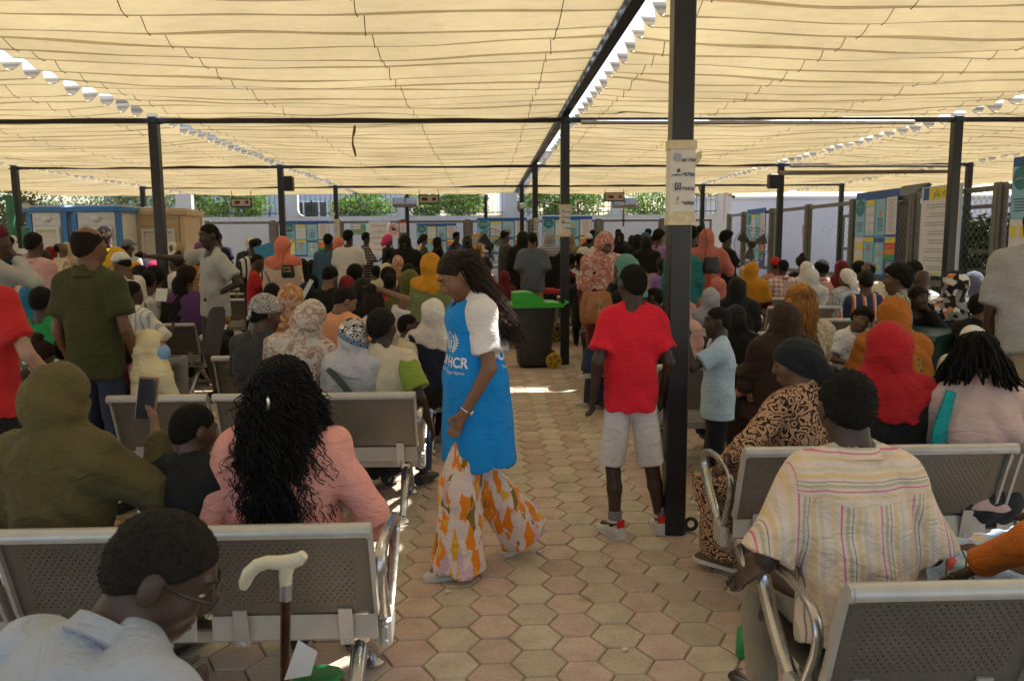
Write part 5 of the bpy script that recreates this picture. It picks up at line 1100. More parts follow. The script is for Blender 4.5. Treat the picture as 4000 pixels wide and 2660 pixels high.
        me = A.mesh('hair')
        if me: info['hair'] = link('hair', me, m_h, root)
        if dist < 4.7 and kind_h in ('short', 'afro', 'curly', 'flat') and me:      # a fuzz of tiny curls along the outline
            nv = len(me.vertices); co = np.zeros(nv * 3, np.float32); me.vertices.foreach_get('co', co); co = co.reshape(-1, 3); no = np.zeros(nv * 3, np.float32); me.vertices.foreach_get('normal', no); no = no.reshape(-1, 3)
            rg = np.random.default_rng(int(px)); N = 800 if kind_h != 'curly' else 600; ii = rg.integers(0, nv, N); L = dict(short=.0026, flat=.004, afro=.02, curly=.03)[kind_h] * hk; th = rg.uniform(0, 6.28, N); t1 = np.cross(no[ii], rg.normal(size=(N, 3))); t1 /= np.linalg.norm(t1, axis=1)[:, None] + 1e-6
            u_ = np.linspace(0, 1, 5); pp = co[ii][:, None] + no[ii][:, None] * (L * u_)[None, :, None] + t1[:, None] * (L * .6 * np.sin(u_ * 5.0))[None, :, None]
            me2 = tubes_np(pp, np.broadcast_to(.0011 * (1 - .6 * u_), (N, 5)), 3); o = link('curls', me2, m_h, info['hair']); tag(o, kind='stuff')
    elif kind_h in ('hijab', 'khimar', 'wrap'):
        longd = dict(hijab=.10, khimar=.36, wrap=-.10)[kind_h]
        A = Field(np.minimum(np.array(hc) - .2, nb - np.array((.34, .32, longd + .2)) * s), np.maximum(np.array(hc) + .2, nb + np.array((.34, .32, .1)) * s), hv * 1.15)
        A.ell(H((0, -.018, .025)), [(x + (.017 if kind_h != 'wrap' else .011)) * hk for x in (.078, .100, .09)], hf, .02); A.ell(H((0, -.03, -.03)), [x * hk for x in ((.086, .096, .092) if kind_h != 'wrap' else (.076, .088, .07))], hf, .04)
        if kind_h != 'wrap':
            A.cap(H((0, -.025, -.05)), nb + up * .0 * s - fwd * .01, .074 * hk, .074 * s, .035)
            A.ell(H((0, .03, -.13)), [x * hk for x in (.064, .062, .046)], hf, .03)
            A.cap(T((-.09, 0, .44)), T((.09, 0, .44)), .086 * s * g ** .4, k=.05, fwd=fwd, flat=.95)
            for q in (0, 1): A.cap(T(((-.06, .06)[q], 0, .475)), shp[q] + up * .004, .064 * s, .068 * s, .04)
            R1 = .112 * s * g + (.048 if kind_h == 'khimar' else .040) * s
            A.cap(T((0, 0, .40)), T((0, -.005, .52 - longd - .12)), R1 * 1.03, R1 * 1.08, .05, fwd, .80)
            if kind_h == 'khimar':
                for sh, el, W, *_ in armp: A.cap(sh, sh + (el - sh) * .85, .064 * s, .07 * s, .06)
            A.plane(T((0, 0, .53 - longd - (.0 if kind_h == 'khimar' else .045))), -up + fwd * rr.uniform(-.25, .5) + rt * rr.uniform(-.35, .35), .01)
        else:
            A.cap(H((0, -.08, .0)), H((0, -.125, -.09)), .07 * hk, .05 * hk, .03); A.cap(H((0, -.125, -.09)), H((.01, -.11, -.2)), .045 * hk, .02 * hk, .03); A.cap(H((0, .085, .062)), H((0, -.09, -.01)), .022 * hk, .022 * hk, .03) if False else None; A.plane(H((0, -.0, -.03)), hf @ np.array((0, .75, -1)), .01)
        A.ell(H((0, .118, -.014)), [x * hk for x in (.056, .06, .078)], hf, .008, True); A.ell(H((0, .07, -.02)), [x * hk for x in (.05, .06, .068)], hf, .005, True)
        ax = up
        def folds(p):
            q = p - np.array(nb); lc = q @ tf; below = np.clip((.12 * s - lc[:, 2]) / .16, 0, 1); th = np.arctan2(lc[:, 0], lc[:, 1] + .015); dg = lc[:, 2] + lc[:, 0] * (1 if ph > 20 else -1) * .7
            rd = lambda x: 1 - 2 * np.abs(np.sin(x * .5)) ** .7
            return (.0068 * rd(th * 7 + 3.2 * np.sin(lc[:, 2] * 14 + ph) + ph) + .0042 * rd(dg * 62 + ph + 1.5 * np.sin(th * 1.5))) * below * s + .0042 * rd(dg * 40 + ph * 2 + 1.6 * np.sin(th * 2)) * (1 - below) + .0025 * nz(p, (28, 28, 28), ph) + arc(p) + .0055 * np.clip((dg - .16 * s) * 90 + 1.2 * np.sin(th * 2.2 + ph), -1, 1)
        chin = H((0, .10, -.13))
        def arc(p):
            q = p - chin; r_ = np.linalg.norm(q, axis=1); hz_ = np.clip(1 - np.abs((p - np.array(hc)) @ up + .10 * s) / .15, 0, 1); return .0062 * rd2(r_ * 78 + ph + 1.2 * np.sin(q[:, 0] * 16)) * hz_ * s
        rd2 = lambda x: 1 - 2 * np.abs(np.sin(x * .5)) ** .7
        A.ripple(folds); info['scarf'] = link('headscarf', A.mesh('scarf'), m_h, root)
    elif kind_h in ('cap', 'beanie', 'kufi', 'bandana'):
        A = hfield(); A.ell(H((0, -.014, .035)), [(x + .012) * hk for x in (.078, .099, .094)], hf, .01); A.plane(H((0, 0, .035 if kind_h in ('kufi', 'cap') else .012)), hf @ np.array((0, .30, -1)), .006)
        if kind_h == 'cap': A.cap(H((0, .07, .052)), H((0, .155, .028)), .062 * hk, .058 * hk, .012, hf[:, 2], .14)
        if kind_h == 'bandana': A.cap(H((0, -.1, -.0)), H((.02, -.125, -.05)), .018 * hk, .012 * hk, .02)
        A.ripple(lambda p: .0018 * nz(p, (60, 60, 40), ph)); info['hat'] = link({'cap': 'cap', 'beanie': 'beanie', 'kufi': 'skullcap', 'bandana': 'bandana'}[kind_h], A.mesh('hat'), m_h, root)
        B = hfield(); B.ell(H((0, -.02, .0)), [(x + .006) * hk for x in (.076, .094, .09)], hf, .01); B.plane(H((0, 0, .03)), hf @ np.array((0, -.1, 1))); B.plane(H((0, 0, -.004)), hf @ np.array((0, .8, -1))); B.ell(H((0, .1, 0)), [.066 * hk, .06 * hk, .07 * hk], hf, .01, True); me = B.mesh('hair')
        if me: link('hair', me, m_hair(), root)
    elif kind_h in ('bun', 'tail', 'bob'):
        m_h = m_h or m_hair((.012, .009, .007), 60, .8, .6); A = hfield((.18, .24, .34), (.18, .2, .26))
        A.ell(H((0, -.014, .03)), [(x + .014) * hk for x in (.076, .096, .088)], hf, .01); A.ell(H((0, -.04, -.02)), [(x + .014) * hk for x in (.062, .06, .07)], hf, .03); A.plane(H((0, .02, -.01)), hf @ np.array((0, .75, -1)), .01); A.ell(H((0, .11, .01)), [x * hk for x in (.058, .052, .055)], hf, .012, True)
        if kind_h == 'bun': A.ell(H((0, -.06, .145)), [x * hk for x in (.045, .045, .042)], hf, .02)
        if kind_h == 'tail': A.cap(H((0, -.10, .03)), H((0, -.14, -.05)), .03 * hk, .035 * hk, .02); A.cap(H((0, -.14, -.05)), H((0, -.12, -.2)), .035 * hk, .015 * hk, .02)
        if kind_h == 'bob': A.cap(H((-.04, -.05, -.02)), H((-.05, -.06, -.14)), .07 * hk, .05 * hk, .03); A.cap(H((.04, -.05, -.02)), H((.05, -.06, -.14)), .07 * hk, .05 * hk, .03); A.cap(H((0, -.07, -.02)), H((0, -.08, -.15)), .07 * hk, .05 * hk, .03)
        A.ripple(lambda p: .004 * np.sin((p - np.array(hc)) @ (hf @ np.array((90, 20, 30))) + ph) + .003 * nz(p, (80, 80, 40), ph)); info['hair'] = link('hair', A.mesh('hair'), m_h, root)
    return info
# ================================================================ people in the foreground
pl = lambda *c: fabric('plain', c)
tp = lambda k, *c: (k, fabric('plain', c))
KB, WH, NAVY, CHAR, JEAN = (.013, .012, .012), (.60, .57, .54), (.016, .02, .04), (.04, .04, .042), (.035, .055, .10)
def strands(info, N, L, az, wave=(.012, 5.0), rad=.0022, m=None, seed=1, M=26, n=4, spread=.03, tight=0.0, front=0.35, name='strands', base=True, rootz=(.35, 1.0), fall=1.0, flare=1.0):
    """locks of hair that leave the scalp, follow the skull and hang down"""
    rg = np.random.default_rng(seed); H, hf, hk = info['H'], info['hf'], info['hk']; a = rg.uniform(az[0], az[1], N); e = np.arcsin(rg.uniform(rootz[0], rootz[1], N))
    r = np.array((.080, .100, .092)); c0 = np.array((0, -.014, .03)); root = c0 + np.stack([np.sin(a) * np.cos(e) * r[0], -np.cos(a) * np.cos(e) * r[1], np.sin(e) * r[2]], 1)
    ear = c0 + np.stack([np.sin(a) * r[0] * 1.14, -np.cos(a) * r[1] * 1.14, np.full(N, -.01)], 1) + rg.normal(size=(N, 3)) * .008
    Lr = L * rg.uniform(.75, 1.05, N); low = ear + np.stack([np.sin(a) * spread * flare, -np.cos(a) * spread * .8, -Lr * .55], 1); end = low + np.stack([np.sin(a) * spread * .3, -np.cos(a) * spread * .2, -Lr * .45], 1) + rg.normal(size=(N, 3)) * (.018, .018, .01)
    mid = (root + ear) / 2; dmid = mid - c0; k = 1.13 / np.sqrt(((dmid / r) ** 2).sum(1)); mid = c0 + dmid * k[:, None]
    hw = lambda p: info['hc'] + (p * hk) @ hf.T
    P0, P1, P2 = hw(root), hw(mid), hw(ear); dz = np.array((0, 0, -1.0))
    P3 = P2 + (hw(low) - hw(ear)) * (1, 1, 0) + dz * (Lr * .55 * hk)[:, None] * fall; P4 = P3 + (hw(end) - hw(low)) * (1, 1, 0) + dz * (Lr * .45 * hk)[:, None] * fall
    ctl = np.stack([P0, P1, P2, P3, P4], 1); u = np.linspace(0, 4, M); i = np.minimum(u.astype(int), 3); f = (u - i)[None, :, None]
    g = lambda q: ctl[:, np.clip(q, 0, 4)]; p0, p1, p2, p3 = g(i - 1), g(i), g(i + 1), g(i + 2)
    path = .5 * ((2 * p1) + (-p0 + p2) * f + (2 * p0 - 5 * p1 + 4 * p2 - p3) * f ** 2 + (-p0 + 3 * p1 - 3 * p2 + p3) * f ** 3)
    ph = rg.uniform(0, 6.28, N)[:, None]; t = np.linspace(0, 1, M)[None]; amp = wave[0] * np.clip(t * 2.2, tight, 1) * rg.uniform(.6, 1.3, N)[:, None]; w_ = 2 * math.pi * wave[1] * t * rg.uniform(.85, 1.15, N)[:, None] + ph
    path = path + np.stack([amp * np.cos(w_), amp * np.sin(w_), .3 * amp * np.sin(w_ * 1.3)], 2)
    rd = rad * (1 - .45 * t ** 2) * rg.uniform(.7, 1.3, N)[:, None]
    me = tubes_np(path, rd, n); par = info.get('hair') or info['root']; o = link(name, me, m, par); tag(o, kind='stuff'); return o
def decal(info, target, body, size, origin, right, upv, m, name='lettering', bold=0.0, off=.003, mesh=None):
    """printed lettering laid onto a garment: origin, right and up in the person's local frame"""
    me = mesh or text_mesh(body, size, bold); dp = bpy.context.evaluated_depsgraph_get(); T_ = info[target].data; bv = BVHTree.FromPolygons([v.co for v in T_.vertices], [p.vertices for p in T_.polygons])
    o, r_, u_ = Vector(origin), Vector(right).normalized(), Vector(upv).normalized(); nrm = r_.cross(u_)
    import bmesh
    b = bmesh.new(); b.from_mesh(me); bmesh.ops.triangulate(b, faces=b.faces); bmesh.ops.subdivide_edges(b, edges=[e for e in b.edges if e.calc_length() > size * .3], cuts=2, use_grid_fill=False)
    for v in b.verts:
        p = o + r_ * v.co.x + u_ * v.co.y; hit = bv.ray_cast(p + nrm * .4, -nrm)
        v.co = (hit[0] + nrm * off) if hit[0] else p
    b.to_mesh(me); b.free(); return link(name, me, m, info[target])
# ---------------------------------------------------------------- the woman in the blue tabard
def vest(info):
    T, s, tf, hip = info['T'], info['s'], info['tf'], info['hip']; lo = hip - np.array((.36, .42, .5)); hi = hip + np.array((.36, .42, .75)); G = Field(lo, hi, .009); fwd = tf[:, 1]; up = tf[:, 2]
    for q in (-1, 1): G.cap(T((q * .04, 0, .42)), T((q * .055, .008, .10)), .112 * s, .138 * s, .03, fwd, 1.08); G.cap(T((q * .055, .008, .10)), T((q * .06, .005, -.44)), .138 * s, .165 * s, .03, fwd, 1.16)
    G.cap(T((-.105, -.005, .478)), T((.105, -.005, .478)), .058 * s, k=.04); G.cap(T((-.06, .05, .42)), T((.06, .05, .42)), .09 * s, k=.05)
    G.plane(T((0, 0, -.335)), -up); G.cap(T((0, .03, .50)), T((0, .07, .68)), .075 * s, .1 * s, .008, neg=True); G.cap(T((0, 0, .53)), T((0, 0, .7)), .068 * s, .09 * s, .008, neg=True)
    for sx in (-1, 1): G.cap(T((sx * .205, 0, .47)), T((sx * .205, 0, .30)), .07 * s, .055 * s, .02, neg=True)
    G.ripple(lambda p: .004 * nz(p, (26, 26, 18), 3) + .009 * (1 - 2 * np.abs(np.sin(np.arctan2(p[:, 0], p[:, 1]) * 3.5 + .9 * np.sin(p[:, 2] * 6))) ** .7) * np.clip((1.2 - p[:, 2]) * 1.5, 0, 1))
    return link('tabard', G.mesh('tabard'), fabric('plain', (.008, .205, .56)), info['root'])
lp = [((-.10, .12, .45), (-.10, .13, .085), (0, 1, 0)), ((.08, -.02, .45), (.075, -.27, .155), (0, .86, -.5))]
wmn = person('woman in a blue tabard and floral trousers walking across the aisle', 1738, 970, 3.80, 'stand', 104, tp('tee', .64, .60, .60), ('wide', fabric('leafprint', (.60, .50, .46), (.66, .20, .015), (.17, .13, .02), (.52, .36, .42), sc=1.0, seed=1.0)), ('flat', m_hair((.012, .007, .005), 60, .8, .5)), (.21, .10, .055), hy=4, hp=33, neck=.02, arms=((-.03, .10, -.50), (.05, -.02, -.51)), s=.95, shoes=M_SHOEW, legs=lp, vox=.0062, lean=2, w=.92, bv=1.15)
wmn['tabard'] = vest(wmn)
M_LOGO = mat('white_print', (.72, .74, .76), .7, 0, .02)
fr_, lf = Vector((-.62, .78, 0)).normalized(), Vector((-.78, -.62, 0)).normalized()   # outward direction of the front left panel; reading direction (to the wearer's left)
o0 = Vector(wmn['T']((-.07, .16, .215)))
decal(wmn, 'tabard', 'UNHCR', .068, o0, lf, (0, 0, 1), M_LOGO, bold=.0018); decal(wmn, 'tabard', 'The UN Refugee Agency', .0215, o0 - Vector((0, 0, .045)), lf, (0, 0, 1), M_LOGO)
def emblem():
    b = MB(); q = lambda p: [(x, y, 0) for x, y in p]
    def ribbon(p, w_):
        P = [Vector((x, y, 0)) for x, y in p]; vs = []
        for i, a in enumerate(P):
            t = (P[min(i + 1, len(P) - 1)] - P[max(i - 1, 0)]).normalized(); nn = Vector((-t.y, t.x, 0)) * w_ / 2; vs += [a - nn, a + nn]
        b.add(vs, [(2 * i, 2 * i + 2, 2 * i + 3, 2 * i + 1) for i in range(len(P) - 1)])
    for sx in (-1, 1):
        ribbon([(sx * .05 * math.sin(t), -.005 - .05 * math.cos(t)) for t in np.linspace(.15, 2.3, 12)], .004)
        for t in np.linspace(.4, 2.2, 8): ribbon([(sx * .05 * math.sin(t), -.005 - .05 * math.cos(t)), (sx * .062 * math.sin(t + .15), -.005 - .062 * math.cos(t + .15))], .005); ribbon([(sx * .05 * math.sin(t), -.005 - .05 * math.cos(t)), (sx * .039 * math.sin(t + .15), -.005 - .039 * math.cos(t + .15))], .005)
        ribbon([(sx * .02, -.04), (sx * .032, -.012), (sx * .024, .018), (sx * .004, .045)], .008)
    ribbon([(0, -.04), (0, .004)], .017); ribbon([(0, .008), (0, .019)], .011); ribbon([(-.014, -.006), (.014, -.006)], .008); return b.mesh('emblem', fix=False)
decal(wmn, 'tabard', '', .05, o0 + Vector((0, 0, .105)), lf, (0, 0, 1), M_LOGO, 'emblem', mesh=emblem())
bk_ = Vector((-.35, -.94, 0)).normalized(); o1 = Vector(wmn['T']((-.02, -.16, .24))); decal(wmn, 'tabard', 'UNHCR', .085, o1, (bk_.y * -1, bk_.x, 0), (0, 0, 1), M_LOGO, bold=.002); decal(wmn, 'tabard', 'The UN Refugee Agency', .027, o1 - Vector((0, 0, .06)), (bk_.y * -1, bk_.x, 0), (0, 0, 1), M_LOGO)
HM = m_hair((.016, .009, .006), 60, .6, .42)
strands(wmn, 440, .42, (-1.25, 1.45), (.012, 3.2), .0032, HM, 3, 22, 3, .012); strands(wmn, 70, .36, (-1.5, -1.2), (.010, 3), .0026, HM, 5, 20, 3, .012, rootz=(.4, .95)); strands(wmn, 90, .36, (1.4, 2.0), (.010, 3), .0026, HM, 6, 20, 3, .012, rootz=(.4, .95))
strands(wmn, 120, .46, (-1.2, 1.3), (.024, 3.6), .0011, mat('backlit_hair', (.05, .022, .012), .4), 8, 20, 3, .03, name='loose_strands')  # loose strands coloured lighter to paint in the backlit rim
sh, el, W, u_, sd_, nn_ = wmn['armp'][0]; b = MB(); t1 = np.cross(u_, (0, 0, 1.0)); t1 /= np.linalg.norm(t1); t2 = np.cross(u_, t1); wc = W - u_ * .012
b.tube([wc + t1 * .029 * math.cos(t) + t2 * .026 * math.sin(t) for t in np.linspace(0, 6.283, 21)[:-1]], .007, 6, True, flat=.5); M_WATCH = mat('watch_metal', (.62, .58, .52), .25, .9)
wt = b.build('wristwatch', M_WATCH, None, wmn['root'].location, wmn['ya'], smooth=True); tag(wt, 'silver wristwatch on the woman in the blue tabard', 'watch')
o_ = -t2 if t2[0] > 0 else t2; m = MB(); qd = Vector(o_).to_track_quat('Z', 'Y').to_matrix(); m.lathe([(.017, 0), (.018, .004), (.016, .008)], Vector(wc + o_ * .026), 16, qd); m.build('watch_case', M_WATCH, wt, smooth=True); m = MB(); m.lathe([(.0135, 0), (.0135, .001)], Vector(wc + o_ * .0345), 16, qd); m.build('dial', mat('dial_white', (.6, .58, .52), .3), wt)
# ---------------------------------------------------------------- boy in red
lg = [((-.095, .02, .44), (-.085, -.015, .078), (-.35, 1, 0)), ((.12, .01, .44), (.19, .03, .078), (.12, 1, 0))]
boy = person('boy in a red t-shirt and white shorts standing with his back turned', 2470, 1040, 4.24, 'stand', 4, tp('tee', .60, .015, .03), ('shorts', fabric('plain', (.58, .54, .52))), ('short', m_hair((.010, .008, .007), 200)), D1, hy=14, arms=((-.10, .02, -.50), (.07, .06, -.50)), s=.885, w=.84, shoes=M_SHOEW, legs=lg, vox=.0066, side=1, bv=1.15)
for k, (h, k_, a_, fd) in enumerate(boy['legp']):
    b = MB(); b.tube([a_ + np.array((0, 0, .028)), a_ + np.array((0, 0, .075))], .040, 10); b.build('sock', M_SOCK, boy['root'], smooth=True)
    b = MB(); pt = [a_ - np.array(fd) * .060 + np.array((q * .03, 0, 0)) for q in (-1, 1)]; b.box(a_ - np.array(fd) * .061 + np.array((0, 0, .012)), (.05, .012, .05), Matrix.Rotation(math.atan2(-fd[0], fd[1]), 3, 'Z'), .006); b.build('heel_tab', mat('red_heel_tab', (.5, .02, .015), .5), boy['root'])
    b = MB(); b.tube([a_ + np.array((.042 * math.cos(t), .042 * math.sin(t), .018)) for t in np.linspace(0, 6.283, 17)[:-1]], .008, 6, True); b.build('shoe_collar', M_SHOEW, boy['root'], smooth=True)
sh, el, W, u_, sd_, nn_ = boy['armp'][1]; pc = Vector(W + u_ * .1); Mb = Matrix.Rotation(boy['ya'], 4, 'Z'); Mb.translation = boy['root'].location
r = empty('paper_cup_box', Mb @ (pc + Vector((.0, -.01, -.03))), R(12), label='small crumpled white carton held by the boy in red', cat='carton'); MB().box((0, 0, 0), (.075, .05, .06), Matrix.Rotation(R(20), 3, 'Y'), .008).build('carton_body', M_PAPER, r); MB().box((-.03, -.026, .012), (.02, .003, .03), Matrix.Rotation(R(20), 3, 'Y')).build('green_print', MP['green'], r)
# ---------------------------------------------------------------- small boy eating
kid = person('small boy in a pale blue t-shirt eating beside the post', 2800, 1210, 4.58, 'stand', 78, tp('tee', .36, .47, .55), tp('pants', .012, .013, .016), ('short', m_hair((.012, .009, .007), 200)), D1, hy=4, hp=2, arms=((.05, .27, .06, (-.8, .25, -1)), 'down'), shoes=M_SHOEW, vox=.0066, s=.73, bv=1.15)
kid2 = kid; sh, el, W, u_, *_ = kid['armp'][1]
Mk = Matrix.Rotation(kid['ya'], 4, 'Z'); Mk.translation = kid['root'].location
p = Vector(kid['H']((0.01, .125, -.075))); b = MB(); b.prism([(-.05, -.012), (.05, -.01), (.055, .004), (-.03, .018), (-.052, .006)], -.008, .008, Matrix.Rotation(R(75), 3, 'Z')); o = b.build('wafer', mat('wafer_biscuit', (.52, .44, .27), .8), None, Mk @ p, kid['ya']); tag(o, 'pale wafer held at the mouth of the small boy', 'biscuit')
# ---------------------------------------------------------------- bench row in front, left
PK = fabric('plain', (.60, .26, .21))
pink = person('woman in a salmon pink top with long black curls on the nearest left bench', 1105, 1395, 2.70, 'sit', -6, ('loose', PK), ('pants', PK), ('short', m_hair((.006, .005, .005), 90)), D2, arms=((-.04, .14, -.42), (.07, .22, -.40, (.8, -.7, -.5))), g=1.13, s=.96, vox=.0062)
CM = mat('black_curls', (.006, .005, .005), .6, 0, .3, spec=.25)
strands(pink, 560, .56, (-1.6, 1.6), (.009, 13), .0026, CM, 11, 60, 3, .055, tight=.6, rootz=(.1, 1.0), fall=1.0); strands(pink, 330, .36, (-1.9, 1.9), (.011, 10), .0026, CM, 12, 50, 3, .07, tight=.6, rootz=(.1, 1.0)); strands(pink, 180, .14, (-3.1, 3.1), (.012, 6), .0024, CM, 13, 30, 3, .05, tight=.7, rootz=(.3, 1.0))
b = MB(); b.ell(Vector(pink['H']((0, -.155, -.03))), (.008, .005, .03)); b.build('hair_clip', M_WATCH, pink['root'], smooth=True)
OL = fabric('plain', (.085, .066, .024)); olive = person('woman in an olive headscarf holding up a phone on the nearest left bench', 246, 1425, 2.66, 'sit', -10, ('long', OL), ('skirt', OL), ('khimar', OL), (.20, .10, .06), hy=-6, hp=10, arms=('lap', (.07, .25, .03, (.4, -.4, -1))), s=.95, g=.98, w=.9, vox=.0062)
sh, el, W, u_, sd_, nn_ = olive['armp'][1]; Mo = Matrix.Rotation(olive['ya'], 4, 'Z'); Mo.translation = olive['root'].location
def phone(M4, p, rot, label, case=(.30, .13, .05)):
    r = empty('mobile_phone', M4 @ Vector(p), label=label, cat='phone'); r.rotation_euler = rot
    MB().box((0, 0, 0), (.078, .011, .16), ch=.006).build('case', mat('phone_case_%.2f' % case[0], case, .45), r); MB().box((0, -.0062, 0), (.068, .002, .146), ch=.0008).build('screen', mat('phone_screen', (.03, .035, .045), .12), r); return r
phone(Mo, W + u_ * .10 + np.array((-.025, .01, .03)), (R(-12), R(4), R(-4)), 'orange cased phone held by the woman in the olive headscarf')
bkid = person('boy with cropped hair in a black t-shirt on the nearest left bench', 772, 1550, 2.75, 'sit', -20, tp('tee', *KB), tp('pants', .03, .05, .09), ('short', m_hair((.007, .006, .005), 200)), D2, hy=-22, hp=12, s=.76, vox=.0064)
bench(-.25, .62, 3, 'bench under the man with glasses in the lower left corner')
gm = person('man with glasses in a grey polo shirt bent forward in the lower left corner', 750, 1950, 1.46, 'sit', -30, tp('polo', .30, .325, .37), tp('pants', .06, .09, .15), ('short', m_hair((.018, .014, .011), 260)), D1, hy=-48, hp=30, lean=40, s=1.0, hs=1.14, g=1.05, arms=((-.05, .3, -.25), (.02, .30, -.28)), vox=.0055, bv=1.4)
H = gm['H']; b = MB()
for sx in (-1, 1):
    b.tube([H((sx * (.033 + .026 * math.cos(t)), .108 - .004 * math.cos(t) * 1, .0 + .017 * math.sin(t))) for t in np.linspace(0, 6.283, 15)[:-1]], .0022, 5, True); b.tube([H((sx * .059, .104, .006)), H((sx * .079, .06, .01)), H((sx * .083, -.005, .012)), H((sx * .081, -.03, -.012))], .0024, 5)
b.tube([H((-.008, .11, .004)), H((.008, .11, .004))], .002, 5); gl_ = b.build('glasses', mat('black_spectacle_frame', (.01, .01, .01), .3), None, gm['root'].location, gm['ya'], smooth=True); tag(gl_, 'black framed glasses worn by the man in the lower left corner', 'glasses')
pm = MB(); pm.add([(-.022, -.03, 0), (.024, -.032, 0), (.02, .03, 0), (-.026, .026, 0)], [(0, 1, 2, 3)]); decal(gm, 'top', '', .05, Vector(gm['T']((.085, -.1, .40))), gm['tf'] @ np.array((.9, 0, -.4)), gm['tf'] @ np.array((.4, .3, .9)), mat('faded_pink_patch', (.35, .335, .36), .9), 'shoulder_patch', mesh=pm.mesh('patch', fix=False))
# cane
cp = at(1112, 2225, Y=1.80); r = empty('walking_cane', (cp.x - .04, cp.y, 0), 0, label='walking cane with an ivory handle and dark wood shaft', cat='cane'); zc = cp.z
b = MB(); b.tube([(.0, 0, .02), (.04, 0, zc - .06)], [.010, .0125], 12); b.build('shaft', mat('tortoise_wood', (.045, .015, .008), .25, 0, .5, 14), r, smooth=True); b = MB(); b.tube([(.039, 0, zc - .075), (.042, 0, zc - .035)], .0145, 14); b.build('metal_collar', M_STEEL, r, smooth=True)
b = MB(); b.tube([(.041, 0, zc - .04), (.042, 0, zc - .012), (.047, 0, zc + .012)], [.014, .016, .019], 12); hp_ = [(.088, .038, .012), (.075, .026, .017), (.055, .02, .0185), (.03, .018, .0175), (.0, .02, .016), (-.025, .012, .0165), (-.045, -.006, .0165), (-.056, -.03, .015), (-.060, -.045, .009)]; b.tube([(x, 0, zc + z) for x, z, _ in hp_], [q for *_, q in hp_], 12); b.build('handle', mat('ivory_plastic', (.62, .57, .42), .3, 0, .04), r, smooth=True); MB().lathe([(.014, 0), (.013, .03)], (0, 0, 0), 10).build('rubber_tip', M_DARK, r)
o = MB(); o.add([(0, 0, 0), (.06, 0, .01), (.075, .01, .06), (.03, .02, .085)], [(0, 1, 2, 3)]); o.add([(0, .002, 0), (.06, .002, .01), (.075, .012, .06), (.03, .022, .085)], [(3, 2, 1, 0)]); tag(o.build('paper_slip', M_PAPER, None, at(1110, 2655, Y=1.68)), 'folded white slip of paper by the cane', 'paper')
# ---------------------------------------------------------------- right foreground
stripe = person('man in a yellow and pink striped shirt on the nearest right bench', 3300, 1470, 2.34, 'sit', 3, ('sshirt', fabric('shirt', (.62, .49, .40))), tp('pants', .20, .17, .12), ('flat', m_hair((.010, .008, .007), 220)), D1, hy=-8, hp=14, lean=8, arms=((-.11, .18, -.40), (.08, .18, -.41)), s=.955, g=1.0, w=.9, hs=1.14, vox=.0056, bv=1.4)
PA = fabric('paisley', (.42, .24, .13), (.018, .013, .011), sc=.8); pais = person('woman in a tan paisley dress and black head wrap looking left', 3085, 1342, 3.47, 'sit', 30, ('loose', PA), ('skirt', PA), ('wrap', fabric('plain', (.012, .013, .02))), D3, hy=40, hp=12, lean=4, arms=((-.14, .20, -.32, (-1, -.3, -.4)), 'lap'), s=.90, g=1.12, shoes=M_SANDAL, vox=.0064)
red = person('woman in a crimson headscarf and black top on the second right bench', 3462, 1280, 3.50, 'sit', -4, tp('loose', .014, .013, .014), tp('skirt', *KB), ('hijab', fabric('plain', (.34, .012, .016))), D3, hy=8, g=1.10, s=.965, vox=.0064)
tw = person('woman with short black twists in a pale pink blouse at the right edge', 3815, 1328, 3.48, 'sit', -10, tp('loose', .52, .37, .33), tp('skirt', .03, .03, .035), ('short', m_hair((.007, .006, .006), 120)), D3, hy=-18, hp=16, lean=8, g=1.08, s=.925, vox=.0064)
strands(tw, 170, .16, (-2.6, 2.6), (.006, 1.5), .0085, mat('twisted_hair', (.006, .0055, .005), .85, 0, .3, 60, .6, spec=.15), 21, 11, 5, .05, rootz=(.2, 1.0))
b = MB(); b.tube([tw['H']((.09 * math.sin(t), .03, .02 + .105 * math.cos(t))) for t in np.linspace(-1.3, 1.3, 15)], .005, 6); b.build('hair_band', mat('cream_band', (.5, .45, .36), .6), tw['root'], smooth=True)
b = MB(); b.tube([tw['shp'][0] + np.array((.02, -.07, .05)), tw['shp'][0] + np.array((-.03, -.10, -.12)), tw['shp'][0] + np.array((-.03, -.1, -.34))], [.04, .06, .07], 10, flat=.4); tag(b.build('shawl', fabric('plain', (.01, .30, .29)), None, tw['root'].location, tw['ya'], smooth=True), 'bright teal shawl hanging beside the pale pink blouse', 'shawl')
orn = person('person in an orange wrap cut off by the lower right edge', 4400, 1700, 2.30, 'sit', 20, tp('loose', .48, .13, .015), ('skirt', fabric('floral', (.3, .42, .6), (.5, .1, .08), (.55, .5, .4))), ('hijab', fabric('plain', (.50, .13, .012))), D2, s=.95, arms=((-.22, .22, -.36, (-1, -.6, -.3)), 'lap'), vox=.007)
sh, el, W, u_, *_ = orn['armp'][0]; Mr = Matrix.Rotation(orn['ya'], 4, 'Z'); Mr.translation = orn['root'].location; wp = Mr @ Vector(W + u_ * .1)
b = MB(); [b.tube([(x, 0, 0), (x + .008, .01, .06), (x - .012, .02, .105), (x - .03, .03, .12)], .003, 5) for x in (-.03, .035)]; [b.tube([(-.03 + q + .026 * math.cos(t), -.012, -.005 + .02 * math.sin(t)) for t in np.linspace(0, 6.283, 13)[:-1]], .003, 5, True) for q in (0, .065)]; tag(b.build('sunglasses', mat('tortoise_frame', (.22, .15, .08), .3), None, wp, smooth=True), 'tortoiseshell sunglasses held up by the hand at the lower right', 'glasses')
